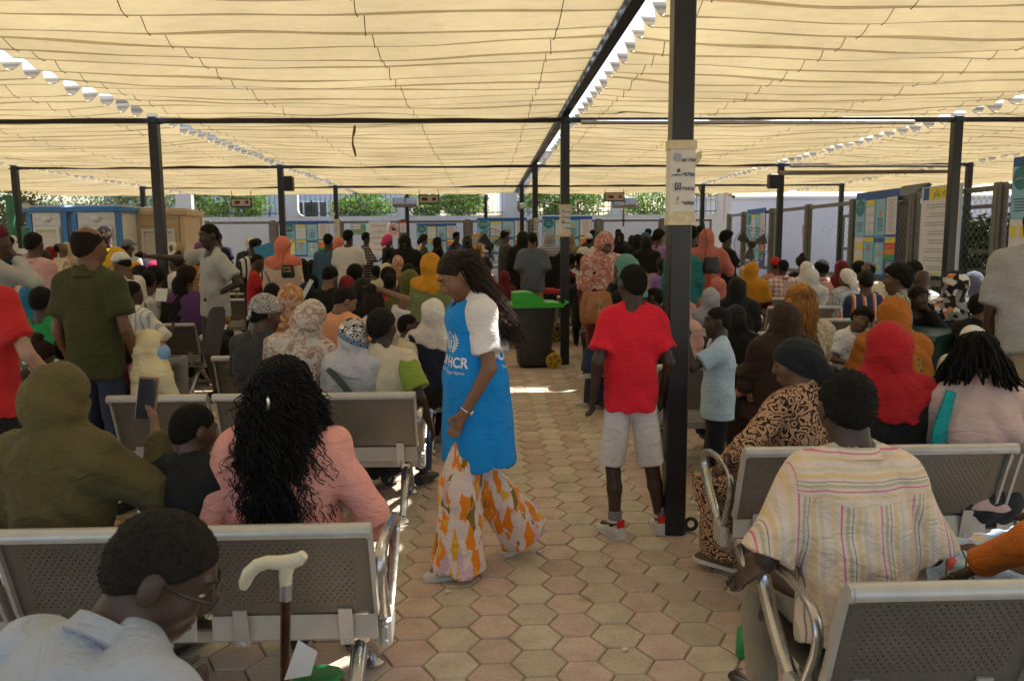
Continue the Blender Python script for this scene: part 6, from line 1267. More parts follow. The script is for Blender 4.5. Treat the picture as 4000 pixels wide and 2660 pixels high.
# ================================================================ the waiting crowd
CL = dict(k=KB, w=WH, n=NAVY, c=CHAR, j=JEAN, gr=(.22, .22, .22), lg=(.36, .35, .33), red=(.42, .02, .02), dred=(.16, .012, .015), maroon=(.11, .012, .018), coral=(.60, .17, .11), rose=(.42, .13, .10), pink=(.52, .28, .25), mag=(.36, .02, .09), must=(.48, .21, .015), yel=(.55, .33, .02), olive=(.09, .085, .02), ogreen=(.14, .16, .07), dol=(.045, .048, .018), teal=(.02, .14, .14), sea=(.10, .24, .20), lblue=(.22, .40, .52), blue=(.04, .09, .18), slate=(.10, .11, .16), lil=(.30, .24, .30), purple=(.12, .05, .14), cream=(.54, .46, .32), beige=(.42, .33, .22), brown=(.035, .018, .012), rust=(.32, .10, .012), gril=(.27, .26, .30), sand=(.32, .26, .18), green=(.015, .20, .06), dgreen=(.012, .07, .06), khaki=(.30, .22, .12), navy2=(.03, .045, .10), steel=(.12, .14, .17))
def mm(x):
    if isinstance(x, str): return pl(*CL[x])
    return fabric(*x) if isinstance(x[0], str) else pl(*x)
def fx(kind, *cs, **k): return fabric(kind, *[CL[c] if isinstance(c, str) else c for c in cs], **k)
def p_(label, px, py, Y, pose, yaw, top, bot, head, skin=D2, **k):
    t = (top[0], mm(top[1]) if not isinstance(top[1], bpy.types.Material) else top[1]); b = None if bot is None else (bot[0], mm(bot[1]) if not isinstance(bot[1], bpy.types.Material) else bot[1])
    h = head if isinstance(head, tuple) else (head, None)
    if h[1] is not None and not isinstance(h[1], bpy.types.Material): h = (h[0], mm(h[1]))
    return person(label, px, py, Y, pose, yaw, t, b, h, skin, **k)
ab = lambda c='k': dict(top=('abaya', c))
pk, jn, sk = ('pants', 'k'), ('pants', 'j'), ('skirt', 'k')
# ---- left edge and left block
p_('person in a red t-shirt at the left edge with one bare forearm', -95, 1010, 3.9, 'stand', -20, ('tee', 'red'), ('pants', 'k'), ('tail', None), D5, arms=('down', (.16, .16, -.46)), s=1.0)
p_('man in a maroon beanie and cream shirt at the left edge', -20, 880, 6.6, 'stand', -60, ('shirt', 'lg'), pk, ('beanie', 'maroon'), D2, arms=('down', 'face'))
p_('man in an olive polo shirt standing with his back turned', 346, 882, 4.8, 'stand', -10, ('polo', 'dol'), ('pants', (.03, .04, .065)), ('fringe', m_hair((.015, .01, .007), 160)), (.15, .07, .036), hy=-14, g=1.0, w=.88, arms=((-.02, .02, -.52), (.10, .06, -.5)))
p_('man in a pale pink shirt standing with his back turned', 132, 905, 8.0, 'stand', -14, ('shirt', 'pink'), pk, 'short', D2)
p_('man in a yellow polo shirt facing the camera', 403, 880, 10.6, 'stand', 175, ('polo', 'yel'), pk, 'short', D1, face=True)
p_('teenager in a white cap and white t-shirt looking down', 455, 985, 8.0, 'stand', 75, ('tee', 'w'), jn, ('cap', 'w'), D3, hp=25)
p_('man in a green cap and grey t-shirt by the tan cabin', 500, 937, 12.4, 'stand', -10, ('tee', 'lg'), pk, ('cap', 'steel'), D2, hy=-30)
p_('dark haired woman in a grey top behind the pink shirted man', 170, 977, 10.2, 'stand', -20, ('tee', 'lg'), jn, ('tail', None), D2)
p_('balding man in a cream striped shirt looking up by the left cabins', 228, 941, 12.2, 'stand', -50, ('sshirt', fx('stripes_v', 'cream', 'sand')), pk, 'fringe', D3, hp=-15)
p_('woman in a dark red headscarf beside the cream striped shirt', 200, 962, 13.2, 'stand', 0, ('long', 'dred'), sk, ('hijab', 'dred'), D3)
p_('woman in a brown headscarf half hidden by the olive polo man', 262, 945, 12.9, 'stand', 20, ('long', 'sand'), sk, ('hijab', 'beige'), D3)
p_('person with dark hair at the far left by the green gate', 28, 926, 13.0, 'stand', 10, ('tee', 'n'), pk, 'afro', D2)
p_('man in a white striped shirt seated and reading a white card', 515, 1100, 7.42, 'sit', -22, ('sshirt', fx('stripes_v', 'w', 'lg')), ('pants', 'gr'), 'short', D1, hy=-20, arms=((.02, .28, -.12, (-.3, 0, -1)), (.04, .30, -.08, (.5, 0, -1))))
p_('woman in a black headscarf and abaya beside the left post', 712, 1078, 8.86, 'sit', -6, ('abaya', 'k'), None, ('khimar', 'k'), D3)
p_('person with cropped black hair behind the white card reader', 515, 1064, 8.86, 'sit', 0, ('tee', 'w'), pk, 'afro', D2)
p_('woman in a mustard headscarf left of the left post', 530, 1024, 11.1, 'sit', 0, ('long', 'k'), sk, ('hijab', 'must'), D3)
p_('woman in a navy headscarf next to the mustard one', 559, 1005, 12.6, 'sit', 0, ('long', 'blue'), sk, ('hijab', 'n'), D3)
p_('woman in a magenta headscarf just left of the left post', 600, 1020, 12.5, 'sit', 4, ('long', 'c'), sk, ('hijab', 'mag'), D3)
p_('person with curly hair between the mustard scarf and the left post', 546, 1043, 10.0, 'sit', 0, ('tee', 'c'), pk, 'curly', D2)
p_('child with shaved hair in a pale top near the left post', 580, 1058, 9.0, 'sit', 6, ('tee', 'lg'), pk, 'short', D3)
p_('person in a red white and blue striped top behind the left post', 604, 1047, 9.2, 'sit', 0, ('tee', fx('stripes_h', 'w', 'red', 'navy2', sc=1.6)), pk, 'afro', D2)
p_('girl with small hair puffs near the tan cabin', 545, 990, 13.8, 'stand', 160, ('tee', 'pink'), sk, 'afro', D3)
p_('woman in a white headscarf standing far behind the left post', 672, 946, 16.4, 'stand', 170, ('abaya', 'w'), None, ('hijab', 'w'), D4, face=True)
p_('woman in an olive brown headscarf beside the white one', 708, 948, 15.4, 'stand', 0, ('long', 'sand'), sk, ('hijab', 'khaki'), D3)
p_('girl in a printed white top looking left beside the left post', 683, 994, 10.4, 'stand', 85, ('tee', fx('scatter', 'w', 'pink', sc=.7)), sk, 'bun', D2)
p_('woman with a cloud of curly brown hair and purple top', 730, 1040, 8.85, 'sit', 0, ('long', 'purple'), sk, ('curly', m_hair((.02, .009, .005), 90)), D3)
p_('woman in a leopard print scarf beside the tall grey shirted man', 786, 1061, 9.6, 'sit', 10, ('long', fx('waves', 'yel', 'k', 'yel')), sk, ('hijab', fx('leopard', (.36, .19, .06), 'k')), D3)
p_('woman in a purple headscarf and mustard dress behind the tall grey shirted man', 782, 943, 13.4, 'stand', 10, ('dress', 'must'), None, ('hijab', 'purple'), D3)
man = p_('tall man in a grey t-shirt stretching one arm towards the left post', 806, 862, 8.3, 'stand', 128, ('tee', 'lg'), ('pants', (.075, .068, .07)), 'short', D1, hy=8, hp=8, face=True, lean=2, side=-7, s=1.085, arms=('akimbo', (.42, .50, -.01, (0, 0, -1))), vox=.011, legs=[((-.16, .12, .50), (-.20, .06, .09), (-.4, 1, 0)), ((.10, .05, .50), (.05, -.06, .09), (.2, 1, 0))])
p_('woman in a coral headscarf and flowered beige dress with a black shoulder bag', 1104, 922, 10.0, 'stand', -8, ('dress', fx('scatter', (.56, .43, .34), 'slate')), None, ('hijab', 'coral'), D3, arms=('down', 'down'))
p_('boy in a red t-shirt looking at a phone beside the coral headscarf', 1018, 990, 10.2, 'stand', -75, ('tee', 'red'), pk, 'short', D2, hp=22, arms=('phone', 'phone'))
p_('youth with a striped strap and blue folder left of the coral headscarf', 990, 932, 11.4, 'stand', 40, ('tee', fx('stripes_v', 'w', 'k', sc=1.4)), pk, 'short', D1)
p_('boy with dark hair just left of the red shirted boy', 1006, 930, 13.0, 'stand', -40, ('tee', 'c'), pk, 'short', D2)
p_('person with a pale patterned turban behind the tall grey shirted man', 975, 922, 14.0, 'stand', 10, ('long', 'c'), sk, ('wrap', fx('dots', 'w', 'k')), D2)
p_('boy peering out behind the shoulder of the tall grey shirted man', 850, 906, 16.0, 'stand', 180, ('tee', 'n'), pk, 'short', D2)
p_('child with cropped hair in front of the coral headscarf woman', 1064, 1108, 7.7, 'sit', -10, ('tee', 'gr'), pk, 'short', D1)
# ---- centre block
band = p_('man in a black bandana and charcoal shirt seen from behind', 1052, 1158, 5.2, 'sit', -20, ('tee', 'c'), pk, ('bandana', fx('paisley', 'k', 'w', sc=.35)), D2, hy=-30, hp=14, g=1.1, vox=.009)
p_('woman in a rust floral headscarf and yellow top', 1133, 1112, 6.33, 'sit', 0, ('long', 'yel'), sk, ('hijab', fx('blotch', (.45, .31, .24), (.30, .07, .03), (.42, .24, .05), sc=.9)), D3, vox=.010)
p_('woman in a cream headscarf with brown leaves leaning to the right', 1240, 1165, 5.0, 'sit', -8, ('loose', fx('blotch', (.50, .45, .40), (.22, .10, .07), (.5, .44, .4), sc=.8)), sk, ('hijab', fx('blotch', (.50, .45, .39), (.30, .15, .10), (.5, .44, .38), sc=1.1)), D4, side=10, hr=24, vox=.0085)
p_('boy in an orange t-shirt leaning over the bench with a hand on his hip', 1370, 1113, 5.55, 'stand', -20, ('tee', (.62, .28, .15)), pk, ('flat', m_hair((.012, .008, .006), 170)), D4, hy=-45, hp=26, arms=('akimbo', (.12, .26, -.30)), lean=8, vox=.0085)
zeb = p_('woman in a zebra print headscarf and cream top with a dark strap', 1384, 1250, 4.80, 'sit', -6, ('loose', 'lg'), sk, ('hijab', fabric('zebra', (.58, .55, .52), (.012, .012, .014), (1.085, 0, 0))), D3, hy=-8, g=1.1, vox=.0075)
p_('girl with her hair in a messy bun scratching her head', 1458, 1140, 6.30, 'sit', -8, ('tee', 'w'), pk, ('bun', m_hair((.018, .010, .006), 70)), D4, arms=('lap', 'head'), vox=.009)
corn = p_('girl with pulled back hair in a cream top with green sleeves', 1492, 1212, 4.82, 'sit', -14, ('tee', 'cream'), jn, ('cornrow', m_hair((.008, .007, .006), 60)), D1, hy=-16, g=.95, vox=.0075, arms=('lap', (.14, .08, -.46)))
for q in (1,):
    sh, el, W, *_ = corn['armp'][q]; G = Field(np.minimum(sh, el) - .16, np.maximum(sh, el) + .16, .0075); G.cap(sh, sh + (el - sh) * .74, .068, .082, .02, cut=True, cuta=False); link('sleeve', G.mesh('sleeve'), pl(.20, .27, .04), corn['root'])
p_('toddler with a shaved head in profile beside the white lace headscarf', 1596, 1232, 6.0, 'sit', -80, ('tee', 'cream'), pk, 'short', D2, vox=.009, face=True)
p_('woman in a white lace headscarf half hidden by the blue tabard', 1692, 1172, 6.0, 'sit', 10, ('long', 'n'), sk, ('hijab', fx('dots', (.56, .52, .46), (.44, .39, .33), sc=.5)), D3, vox=.0095)
p_('person in a black t-shirt bending his head in the middle block', 1300, 1036, 9.15, 'sit', -14, ('tee', 'k'), pk, 'flat', D4, hy=-10, hp=26)
p_('woman in a dark red headscarf beside the black t-shirt', 1354, 1080, 9.12, 'sit', 0, ('long', 'dred'), sk, ('hijab', 'dred'), D3)
p_('man with thick black hair behind the dark red headscarf', 1387, 1040, 10.5, 'sit', -6, ('tee', 'c'), pk, 'afro', D1)
p_('woman in a shiny black headscarf with a silver clip', 1416, 1090, 7.76, 'sit', 0, ('long', 'k'), sk, ('hijab', 'k'), D3)
p_('man in a pale pink shirt seated in the middle block', 1468, 1037, 12.0, 'sit', 0, ('shirt', 'pink'), pk, 'short', D2)
p_('woman in a cream headscarf behind the red lettered shirt', 1509, 1028, 11.95, 'sit', 0, ('long', 'cream'), sk, ('hijab', 'cream'), D4)
p_('person with round afro hair behind the red lettered shirt', 1517, 1052, 10.55, 'sit', 0, ('tee', 'c'), pk, 'afro', D1)
wht = p_('man in a red shirt with white lettering across the back', 1523, 1070, 9.12, 'sit', 0, ('tee', 'red'), pk, 'short', D2)
decal(wht, 'top', 'WHITE', .105, wht['T']((0, -.16, .36)), (1, 0, 0), (0, 0, 1), M_LOGO, bold=.006, off=.006)
p_('woman in an olive green headscarf and dark tartan top', 1602, 1055, 7.74, 'sit', -4, ('long', fx('plaid', 'dol', 'k', 'n')), sk, ('hijab', 'olive'), D3)
p_('woman in a mustard headscarf and long sage green coat bending forward', 1688, 985, 7.3, 'stand', -30, ('dress', 'ogreen'), None, ('hijab', 'must'), D3, lean=10)
p_('woman in a lilac headscarf in the middle block', 1581, 1018, 13.35, 'sit', 0, ('long', 'lil'), sk, ('hijab', 'lil'), D3)
p_('woman in a black headscarf beside the lilac one', 1596, 1031, 11.95, 'sit', 0, ('long', 'gr'), sk, ('hijab', 'k'), D3)
p_('man with a shaved head behind the olive headscarf', 1634, 1046, 10.5, 'sit', 0, ('tee', 'gr'), pk, 'short', D2)
p_('woman all in black seated behind the coral headscarf', 1219, 1016, 13.4, 'sit', -10, ('abaya', 'k'), None, ('khimar', 'k'), D3)
p_('woman in black seated low beside the flowered dress', 1180, 1010, 12.6, 'sit', 10, ('abaya', 'k'), None, ('khimar', 'k'), D3)
p_('woman in a dark blue robe holding a white paper near the flowered dress', 1192, 1105, 9.1, 'sit', 40, ('abaya', 'n'), None, ('khimar', 'n'), D3)
# ---- standing behind the middle block
p_('man in a teal blue long sleeved top standing by the blue board', 1282, 910, 12.6, 'stand', -10, ('long', (.045, .10, .15)), jn, 'short', D2)
p_('woman in a coral headscarf between two standing men', 1323, 927, 13.4, 'stand', 0, ('long', 'k'), sk, ('khimar', 'coral'), D3)
p_('man in a plain white t-shirt standing with his back turned', 1361, 895, 12.5, 'stand', -6, ('tee', 'w'), pk, 'flat', D1, hy=-10)
p_('man in a dark plaid shirt near the emergency exit sign', 1432, 905, 16.2, 'stand', -75, ('sshirt', fx('plaid', 'c', 'w', 'k', sc=.8)), jn, 'short', D1, arms=('fold', 'phone'))
p_('woman in a hot pink head wrap touching her chin', 1520, 912, 16.3, 'stand', -60, ('tee', 'k'), sk, ('wrap', (.62, .06, .2)), D2, arms=('face', 'fold'))
p_('woman in a black headscarf and pink dress looking down at the camera side', 1580, 912, 12.6, 'stand', 178, ('dress', 'pink'), None, ('khimar', 'k'), D2, hp=22, face=True)
p_('child in an orange floral scarf in front of the pink dress', 1552, 997, 12.0, 'stand', 10, ('long', fx('blotch', 'coral', 'rust', 'w')), sk, ('hijab', fx('blotch', (.6, .22, .1), 'rust', 'w')), D3)
p_('girl with dark curls right of the pink dress', 1634, 986, 13.2, 'stand', -40, ('tee', 'pink'), sk, 'bun', D3)
p_('child at the left of the pink dress', 1530, 975, 12.8, 'stand', -20, ('tee', 'w'), sk, 'afro', D2)
p_('woman with dark hair and a patterned top looking right', 1658, 914, 18.0, 'stand', -80, ('long', fx('dots', 'c', 'sand')), sk, ('tail', None), D3)
p_('woman in a black headscarf with an orange strap looking right', 1712, 925, 18.2, 'stand', -70, ('long', 'k'), sk, ('hijab', 'k'), D3)
p_('man in a royal blue shirt behind a small child', 1785, 903, 18.4, 'stand', -120, ('polo', (.03, .11, .35)), jn, 'short', D1)
p_('small child held in front of the royal blue shirt', 1780, 945, 18.0, 'stand', -150, ('tee', 'blue'), pk, 'short', D1)
p_('woman in a black patterned headscarf seen over the tabard woman', 1826, 920, 15.2, 'stand', 0, ('long', 'k'), sk, ('hijab', fx('dots', 'k', 'gr')), D3)
p_('woman in a mustard headscarf and dress holding white papers', 1866, 912, 17.2, 'stand', -80, ('dress', 'must'), None, ('hijab', 'must'), D3, arms=('phone', 'phone'))
p_('young man in a dark t-shirt and pale trousers behind the first fan', 1978, 895, 15.0, 'stand', -75, ('tee', 'c'), ('pants', 'sand'), 'flat', D2, hy=-10)
p_('girl in a pink striped top with a black head wrap by the first fan', 1905, 1002, 13.0, 'sit', -60, ('long', fx('stripes_v', 'pink', 'rose')), jn, ('wrap', 'k'), D2, arms=('head', 'lap'))
p_('woman in a maroon headscarf and blue floral skirt by the aisle', 1966, 1060, 12.0, 'sit', 30, ('long', 'maroon'), ('skirt', fx('floral', 'steel', 'w', 'rose')), ('hijab', 'maroon'), D3)
p_('woman in a black abaya standing in the aisle far away', 2040, 900, 13.2, 'stand', 6, ('abaya', 'k'), None, ('khimar', 'k'), D3)
p_('man in a grey checked shirt with hands clasped behind his back', 2080, 905, 12.4, 'stand', -4, ('sshirt', fx('check', 'steel', 'c')), ('pants', 'khaki'), 'short', D4, arms=('behind', 'behind'))
p_('woman in a blue patterned scarf with plaid shawl by the third post', 2146, 900, 14.0, 'stand', -10, ('abaya', 'k'), None, ('hijab', fx('plaid', (.2, .22, .3), 'w', 'beige', sc=.7)), D3)
# ---- right of the aisle
p_('woman in a white knitted shawl behind the red lidded bin', 2124, 1037, 15.75, 'sit', 10, ('long', fx('stripes_v', 'c', 'w')), sk, ('khimar', 'w'), D2)
p_('boy in a white t-shirt left of the second post', 2166, 1069, 14.1, 'sit', -4, ('tee', 'w'), pk, 'short', D3)
p_('woman in a blue headscarf left of the second post', 2178, 1018, 15.75, 'sit', -4, ('long', 'lblue'), sk, ('hijab', (.03, .13, .25)), D3)
p_('person in a red t-shirt partly behind the second post', 2236, 1077, 12.56, 'sit', 0, ('tee', 'red'), pk, 'short', D1)
p_('man in a wine red shirt right of the second post', 2232, 990, 14.2, 'sit', 0, ('tee', 'dred'), pk, 'short', D2)
p_('man in white holding his head with one raised arm', 2263, 987, 14.2, 'sit', 0, ('tee', 'w'), pk, 'short', D2, arms=('lap', 'head'))
p_('boy in a black t-shirt seated right of the second post', 2283, 1043, 10.95, 'sit', -8, ('tee', 'k'), pk, 'short', D1)
p_('woman in a camouflage coloured headscarf near the blue board', 2230, 910, 16.6, 'stand', -20, ('abaya', 'ogreen'), None, ('hijab', fx('camo', 'sand', 'dol', 'khaki')), D3)
p_('man in a white skullcap and long white robe', 2299, 914, 16.2, 'stand', 0, ('abaya', 'w'), None, ('kufi', 'w'), D2)
p_('bald man behind the white skullcap', 2315, 895, 18.6, 'stand', 0, ('tee', 'c'), pk, 'short', D2)
p_('woman in a dark green headscarf beside the white robe', 2338, 905, 17.4, 'stand', 0, ('abaya', 'dgreen'), None, ('hijab', 'dgreen'), D3)
p_('woman in a pink floral headscarf looking down towards the camera', 2369, 903, 8.3, 'stand', 196, ('abaya', 'maroon'), None, ('khimar', fx('blotch', (.52, .36, .31), (.36, .07, .06), (.42, .2, .14), sc=.7)), D3, hp=22, hy=-8, face=True, vox=.012)
teal = p_('woman in a sea green headscarf perched on an armrest with crossed legs', 2428, 942, 7.50, 'sit', 72, ('long', 'k'), ('wide', (.022, .035, .07)), ('hijab', 'sea'), D2, hipz=.76, s=1.0, lean=16, hp=14, arms=('face', 'face'), legs=[((-.05, .40, .90), (-.10, .46, .42), (0, 1, -.15)), ((.12, .42, .60), (.10, .50, .085), (.1, 1, 0))], shoes=M_SHOEW, vox=.011)
p_('woman in a white and blue floral scarf seated behind the brown handbag', 2370, 1079, 9.15, 'sit', 0, ('long', 'red'), sk, ('hijab', fx('blotch', (.48, .45, .46), (.03, .07, .35), (.4, .38, .4), sc=.8)), D3)
p_('man in profile seated behind the boy in red', 2552, 1126, 7.5, 'sit', 70, ('tee', 'c'), pk, 'short', D2, face=True)
p_('child with dark hair seated behind the boy in red', 2430, 1178, 7.5, 'sit', 10, ('tee', 'k'), pk, 'short', D1)
for k, (px, py, Y, lab, hd, tc) in enumerate(((2420, 905, 16.5, 'woman in a black headscarf facing the camera in the far crowd', ('hijab', 'k'), 'k'), (2415, 892, 18.5, 'person with dark hair behind the facing black headscarf', 'short', 'c'), (2470, 918, 16.8, 'woman in a navy headscarf in the far crowd', ('hijab', 'n'), 'n'), (2492, 914, 15.8, 'woman in a black headscarf beside the navy one', ('hijab', 'k'), 'k'), (2526, 922, 13.4, 'woman in a black headscarf and beige dress near the nearest post', ('khimar', 'k'), 'beige'), (2533, 890, 17.6, 'man with short hair above the beige dress', 'short', 'maroon'), (2522, 908, 16.6, 'man in a blue cap above the beige dress', ('beanie', 'blue'), 'navy2'), (2556, 918, 17.6, 'person in maroon left of the nearest post', 'short', 'maroon'), (2576, 898, 14.2, 'woman in a lavender robe just left of the nearest post', 'afro', (.30, .18, .38)))):
    p_(lab, px, py, Y, 'stand', 175 if k == 0 else -6 * k, ('long' if k % 2 else 'dress', tc), sk if k % 2 else None, hd, D2 if k % 2 else D3, face=(k == 0))
p_('woman in a lavender long sleeve seated left of the nearest post', 2582, 1010, 10.9, 'stand', 20, ('dress', (.30, .18, .38)), None, ('tail', None), D1)
p_('man in a brown and cream striped sweater right of the nearest post', 2704, 879, 11.0, 'stand', -8, ('long', fx('stripes_h', 'k', (.30, .21, .12), 'sand', sc=1.5)), jn, 'flat', D2)
p_('woman in a teal robe almost hidden by the nearest post', 2668, 930, 9.8, 'stand', 0, ('abaya', 'teal'), None, ('khimar', 'teal'), D3)
p_('bald man behind the striped sweater', 2731, 878, 18.4, 'stand', 10, ('tee', 'slate'), pk, 'short', D2)
p_('woman in a dusty rose headscarf and black abaya standing with a shoulder bag', 2762, 893, 10.2, 'stand', -10, ('abaya', 'k'), None, ('khimar', 'rose'), D3, arms=('down', (.20, .10, -.45)))
p_('young man in a black t-shirt looking right beside the second fan', 2842, 901, 12.2, 'stand', -80, ('tee', 'k'), jn, 'curly', D2, arms=('fold', 'fold'))
p_('woman in a rose headscarf seated in the right block', 2803, 1086, 9.16, 'sit', 0, ('long', 'rose'), sk, ('khimar', 'rose'), D3)
p_('woman in a black veil seated beside the rose headscarf', 2876, 1086, 8.0, 'sit', -4, ('abaya', 'k'), None, ('khimar', 'k'), D3)
p_('woman in a silver grey headscarf behind the small eating boy', 2774, 1129, 7.5, 'sit', -4, ('abaya', 'gril'), None, ('hijab', 'gril'), D3, vox=.011)
p_('woman in a large black veil directly behind the small eating boy', 2872, 1196, 5.68, 'sit', -6, ('abaya', 'k'), None, ('khimar', 'k'), D3, vox=.009)
p_('person in a white striped shirt partly hidden by the nearest post', 2668, 1130, 9.15, 'sit', 0, ('sshirt', fx('stripes_v', 'w', 'k', sc=1.5)), pk, ('hijab', 'pink'), D3)
p_('woman in a peach headscarf hidden behind the nearest post', 2660, 1180, 7.0, 'sit', 0, ('long', 'pink'), sk, ('khimar', 'pink'), D3)
p_('woman in a sunlit yellow headscarf leaning by the second fan', 2946, 1023, 10.95, 'sit', -20, ('long', fx('plaid', 'k', 'red', 'k')), sk, ('khimar', 'must'), D3, hr=14)
p_('woman in a navy headscarf seated left of the yellow one', 2850, 1024, 12.5, 'sit', 0, ('long', 'n'), sk, ('hijab', 'n'), D3)
p_('woman in a tan shawl behind the navy headscarf', 2905, 1040, 13.6, 'sit', 0, ('long', fx('leopard', 'beige', 'brown')), sk, ('hijab', 'beige'), D3)
# ---- right block
p_('man in a red and white checked shirt in the right block', 3058, 1014, 11.75, 'sit', 6, ('shirt', fx('plaid', 'w', 'red', 'red')), jn, 'short', D2)
p_('person in a red knitted cap behind the checked shirt', 3028, 1009, 13.2, 'sit', 0, ('long', fx('dots', 'rose', 'w')), sk, ('beanie', 'red'), D3)
p_('woman with a high black bun by the right fence', 3128, 1000, 13.3, 'sit', 0, ('tee', 'k'), sk, ('bun', None), D3)
p_('woman in a white headscarf and pale yellow top by the right fence', 3149, 1022, 11.9, 'sit', -4, ('long', (.5, .46, .2)), sk, ('hijab', 'w'), D3)
p_('woman in a white scarf with blue waves', 3168, 1050, 10.3, 'sit', -4, ('long', fx('waves', 'w', 'lblue', 'w')), sk, ('hijab', fx('waves', 'w', 'lblue', 'w')), D3)
p_('man with black hair in a dusty pink shirt by the right fence', 3209, 1022, 11.75, 'sit', 0, ('shirt', 'pink'), pk, 'afro', D2)
p_('woman in a maroon headscarf by the right fence', 3285, 1018, 11.8, 'sit', 16, ('long', 'maroon'), sk, ('khimar', 'maroon'), D3)
p_('woman in a white printed turban and pale blue patterned dress', 3304, 1050, 10.0, 'sit', 16, ('abaya', fx('dots', (.42, .44, .45), 'navy2', sc=1.4)), None, ('wrap', fx('floral', 'w', 'beige', 'navy2', sc=.7)), D3, hy=8)
p_('person with short black curls below the large blue board', 3355, 1024, 11.7, 'sit', 0, ('tee', fx('plaid', 'lblue', 'w', 'lblue')), pk, 'curly', D2)
nine = p_('person in a cream shirt with the number 9 on the back', 3395, 1022, 10.4, 'sit', 0, ('tee', fx('dots', 'cream', 'sand')), pk, 'short', D2)
decal(nine, 'top', '9', .26, nine['T']((.03, -.16, .30)), (1, 0, 0), (0, 0, 1), MP['ink'], bold=.006, off=.008)
pom = p_('person in a black pom-pom hat with a blue and orange wrap', 3382, 1064, 8.66, 'sit', -4, ('long', fx('stripes_v', 'navy2', (.55, .12, .02), 'w', sc=2.2)), sk, ('beanie', 'k'), D3)
b = MB(); rg = random.Random(4)
for k in range(120):
    d = Vector((rg.gauss(0, 1), rg.gauss(0, 1), rg.gauss(0, 1))).normalized(); b.tube([pom['H']((0, 0, .155)), Vector(pom['H']((0, 0, .155))) + d * .055], [.006, .001], 3)
tag(b.build('pom_pom', mat('tan_fur', (.34, .24, .13), .9), pom['root']), kind='stuff')
p_('boy in a camouflage shirt in profile looking left', 3505, 1040, 7.0, 'sit', 70, ('tee', fx('camo', 'sand', 'dol', 'lg', sc=.8)), pk, 'afro', D3, face=True, s=1.0, hipz=.62, vox=.010)
p_('man with black hair below the white notice', 3567, 1027, 10.3, 'sit', 0, ('tee', 'slate'), pk, 'afro', D2)
p_('bald man in a white striped shirt in the right block', 3600, 1052, 8.7, 'sit', 20, ('sshirt', fx('stripes_h', 'w', 'lg', 'w', sc=.6)), pk, ('bald', None), D2, hy=20)
p_('girl looking back over the bench towards the camera', 3590, 1122, 6.98, 'sit', 170, ('long', 'k'), pk, ('tail', None), D2, hy=20, face=True, arms=('face', 'fold'), vox=.009)
p_('woman in a geometric black and white headscarf and navy dress', 3727, 1062, 6.98, 'sit', 4, ('abaya', 'n'), None, ('hijab', fx('geo', 'k', (.2, .19, .19), (.55, .53, .50), (.5, .2, .06))), D2, vox=.010, g=1.1)
p_('woman in a slate blue headscarf beside the geometric one', 3802, 1064, 8.1, 'sit', 0, ('abaya', 'slate'), None, ('hijab', 'slate'), D3)
p_('person with dark hair at the right behind the slate headscarf', 3874, 1088, 8.2, 'sit', 0, ('tee', 'n'), pk, 'afro', D2)
p_('bearded young man in profile resting his chin on his hand', 3832, 1150, 6.2, 'sit', -70, ('tee', 'k'), pk, 'flat', D3, face=True, hp=-4, arms=('lap', 'face'), vox=.009)
p_('man in a pale checked shirt and khaki trousers standing at the right edge', 4060, 720, 5.1, 'stand', -20, ('sshirt', fx('check', 'lg', 'slate', sc=.6)), ('pants', 'khaki'), 'short', D2, lean=10, g=1.12, s=1.08)
p_('person with a white cap and white cloth with a red mark', 3800, 1262, 5.0, 'sit', -30, ('loose', 'w'), sk, ('hijab', fx('scatter', 'w', 'red', sc=2.2)), D3, hp=30, lean=14, vox=.008)
rus = p_('woman in a burnt orange headscarf holding a sleeping child', 3492, 1166, 5.02, 'sit', -4, ('loose', fx('leopard', (.24, .16, .03), 'k', sc=1.1)), ('skirt', fx('leopard', (.24, .16, .03), 'k', sc=1.1)), ('khimar', fx('plain', (.33, .105, .012))), D3, g=1.05, vox=.0078)
p_('sleeping child with curly hair resting on the burnt orange shoulder', 3392, 1186, 5.16, 'sit', 168, ('tee', fx('scatter', 'w', 'slate', sc=.6)), pk, ('curly', m_hair((.010, .007, .006), 110)), D3, hr=-26, hp=10, s=.60, hipz=.72, face=True, arms=((-.16, .18, -.22), 'lap'), vox=.0075, shoes='none')
gin = p_('woman with long ginger hair in a dotted blouse', 3128, 1114, 5.68, 'sit', -6, ('long', fx('dots', 'cream', 'brown', sc=.6)), sk, ('bob', m_hair((.30, .12, .02), 60, .6, .6)), D3, vox=.009)
strands(gin, 300, .34, (-1.9, 1.9), (.010, 2.5), .0034, mat('ginger_locks', (.36, .15, .025), .5, 0, .35), 31, 16, 3, .02)
p_('woman in a dark brown headscarf in front of the ginger hair', 3062, 1187, 5.10, 'sit', 2, ('loose', 'brown'), ('skirt', 'brown'), ('khimar', 'brown'), D3, vox=.0078, g=1.1)
p_('person with a peach floral sleeve beside the dark brown headscarf', 2985, 1330, 5.3, 'sit', 10, ('loose', fx('blotch', (.55, .28, .20), (.25, .08, .05), (.6, .4, .3))), sk, ('hijab', fx('blotch', (.55, .28, .20), (.25, .08, .05), (.6, .4, .3))), D3, vox=.0085)
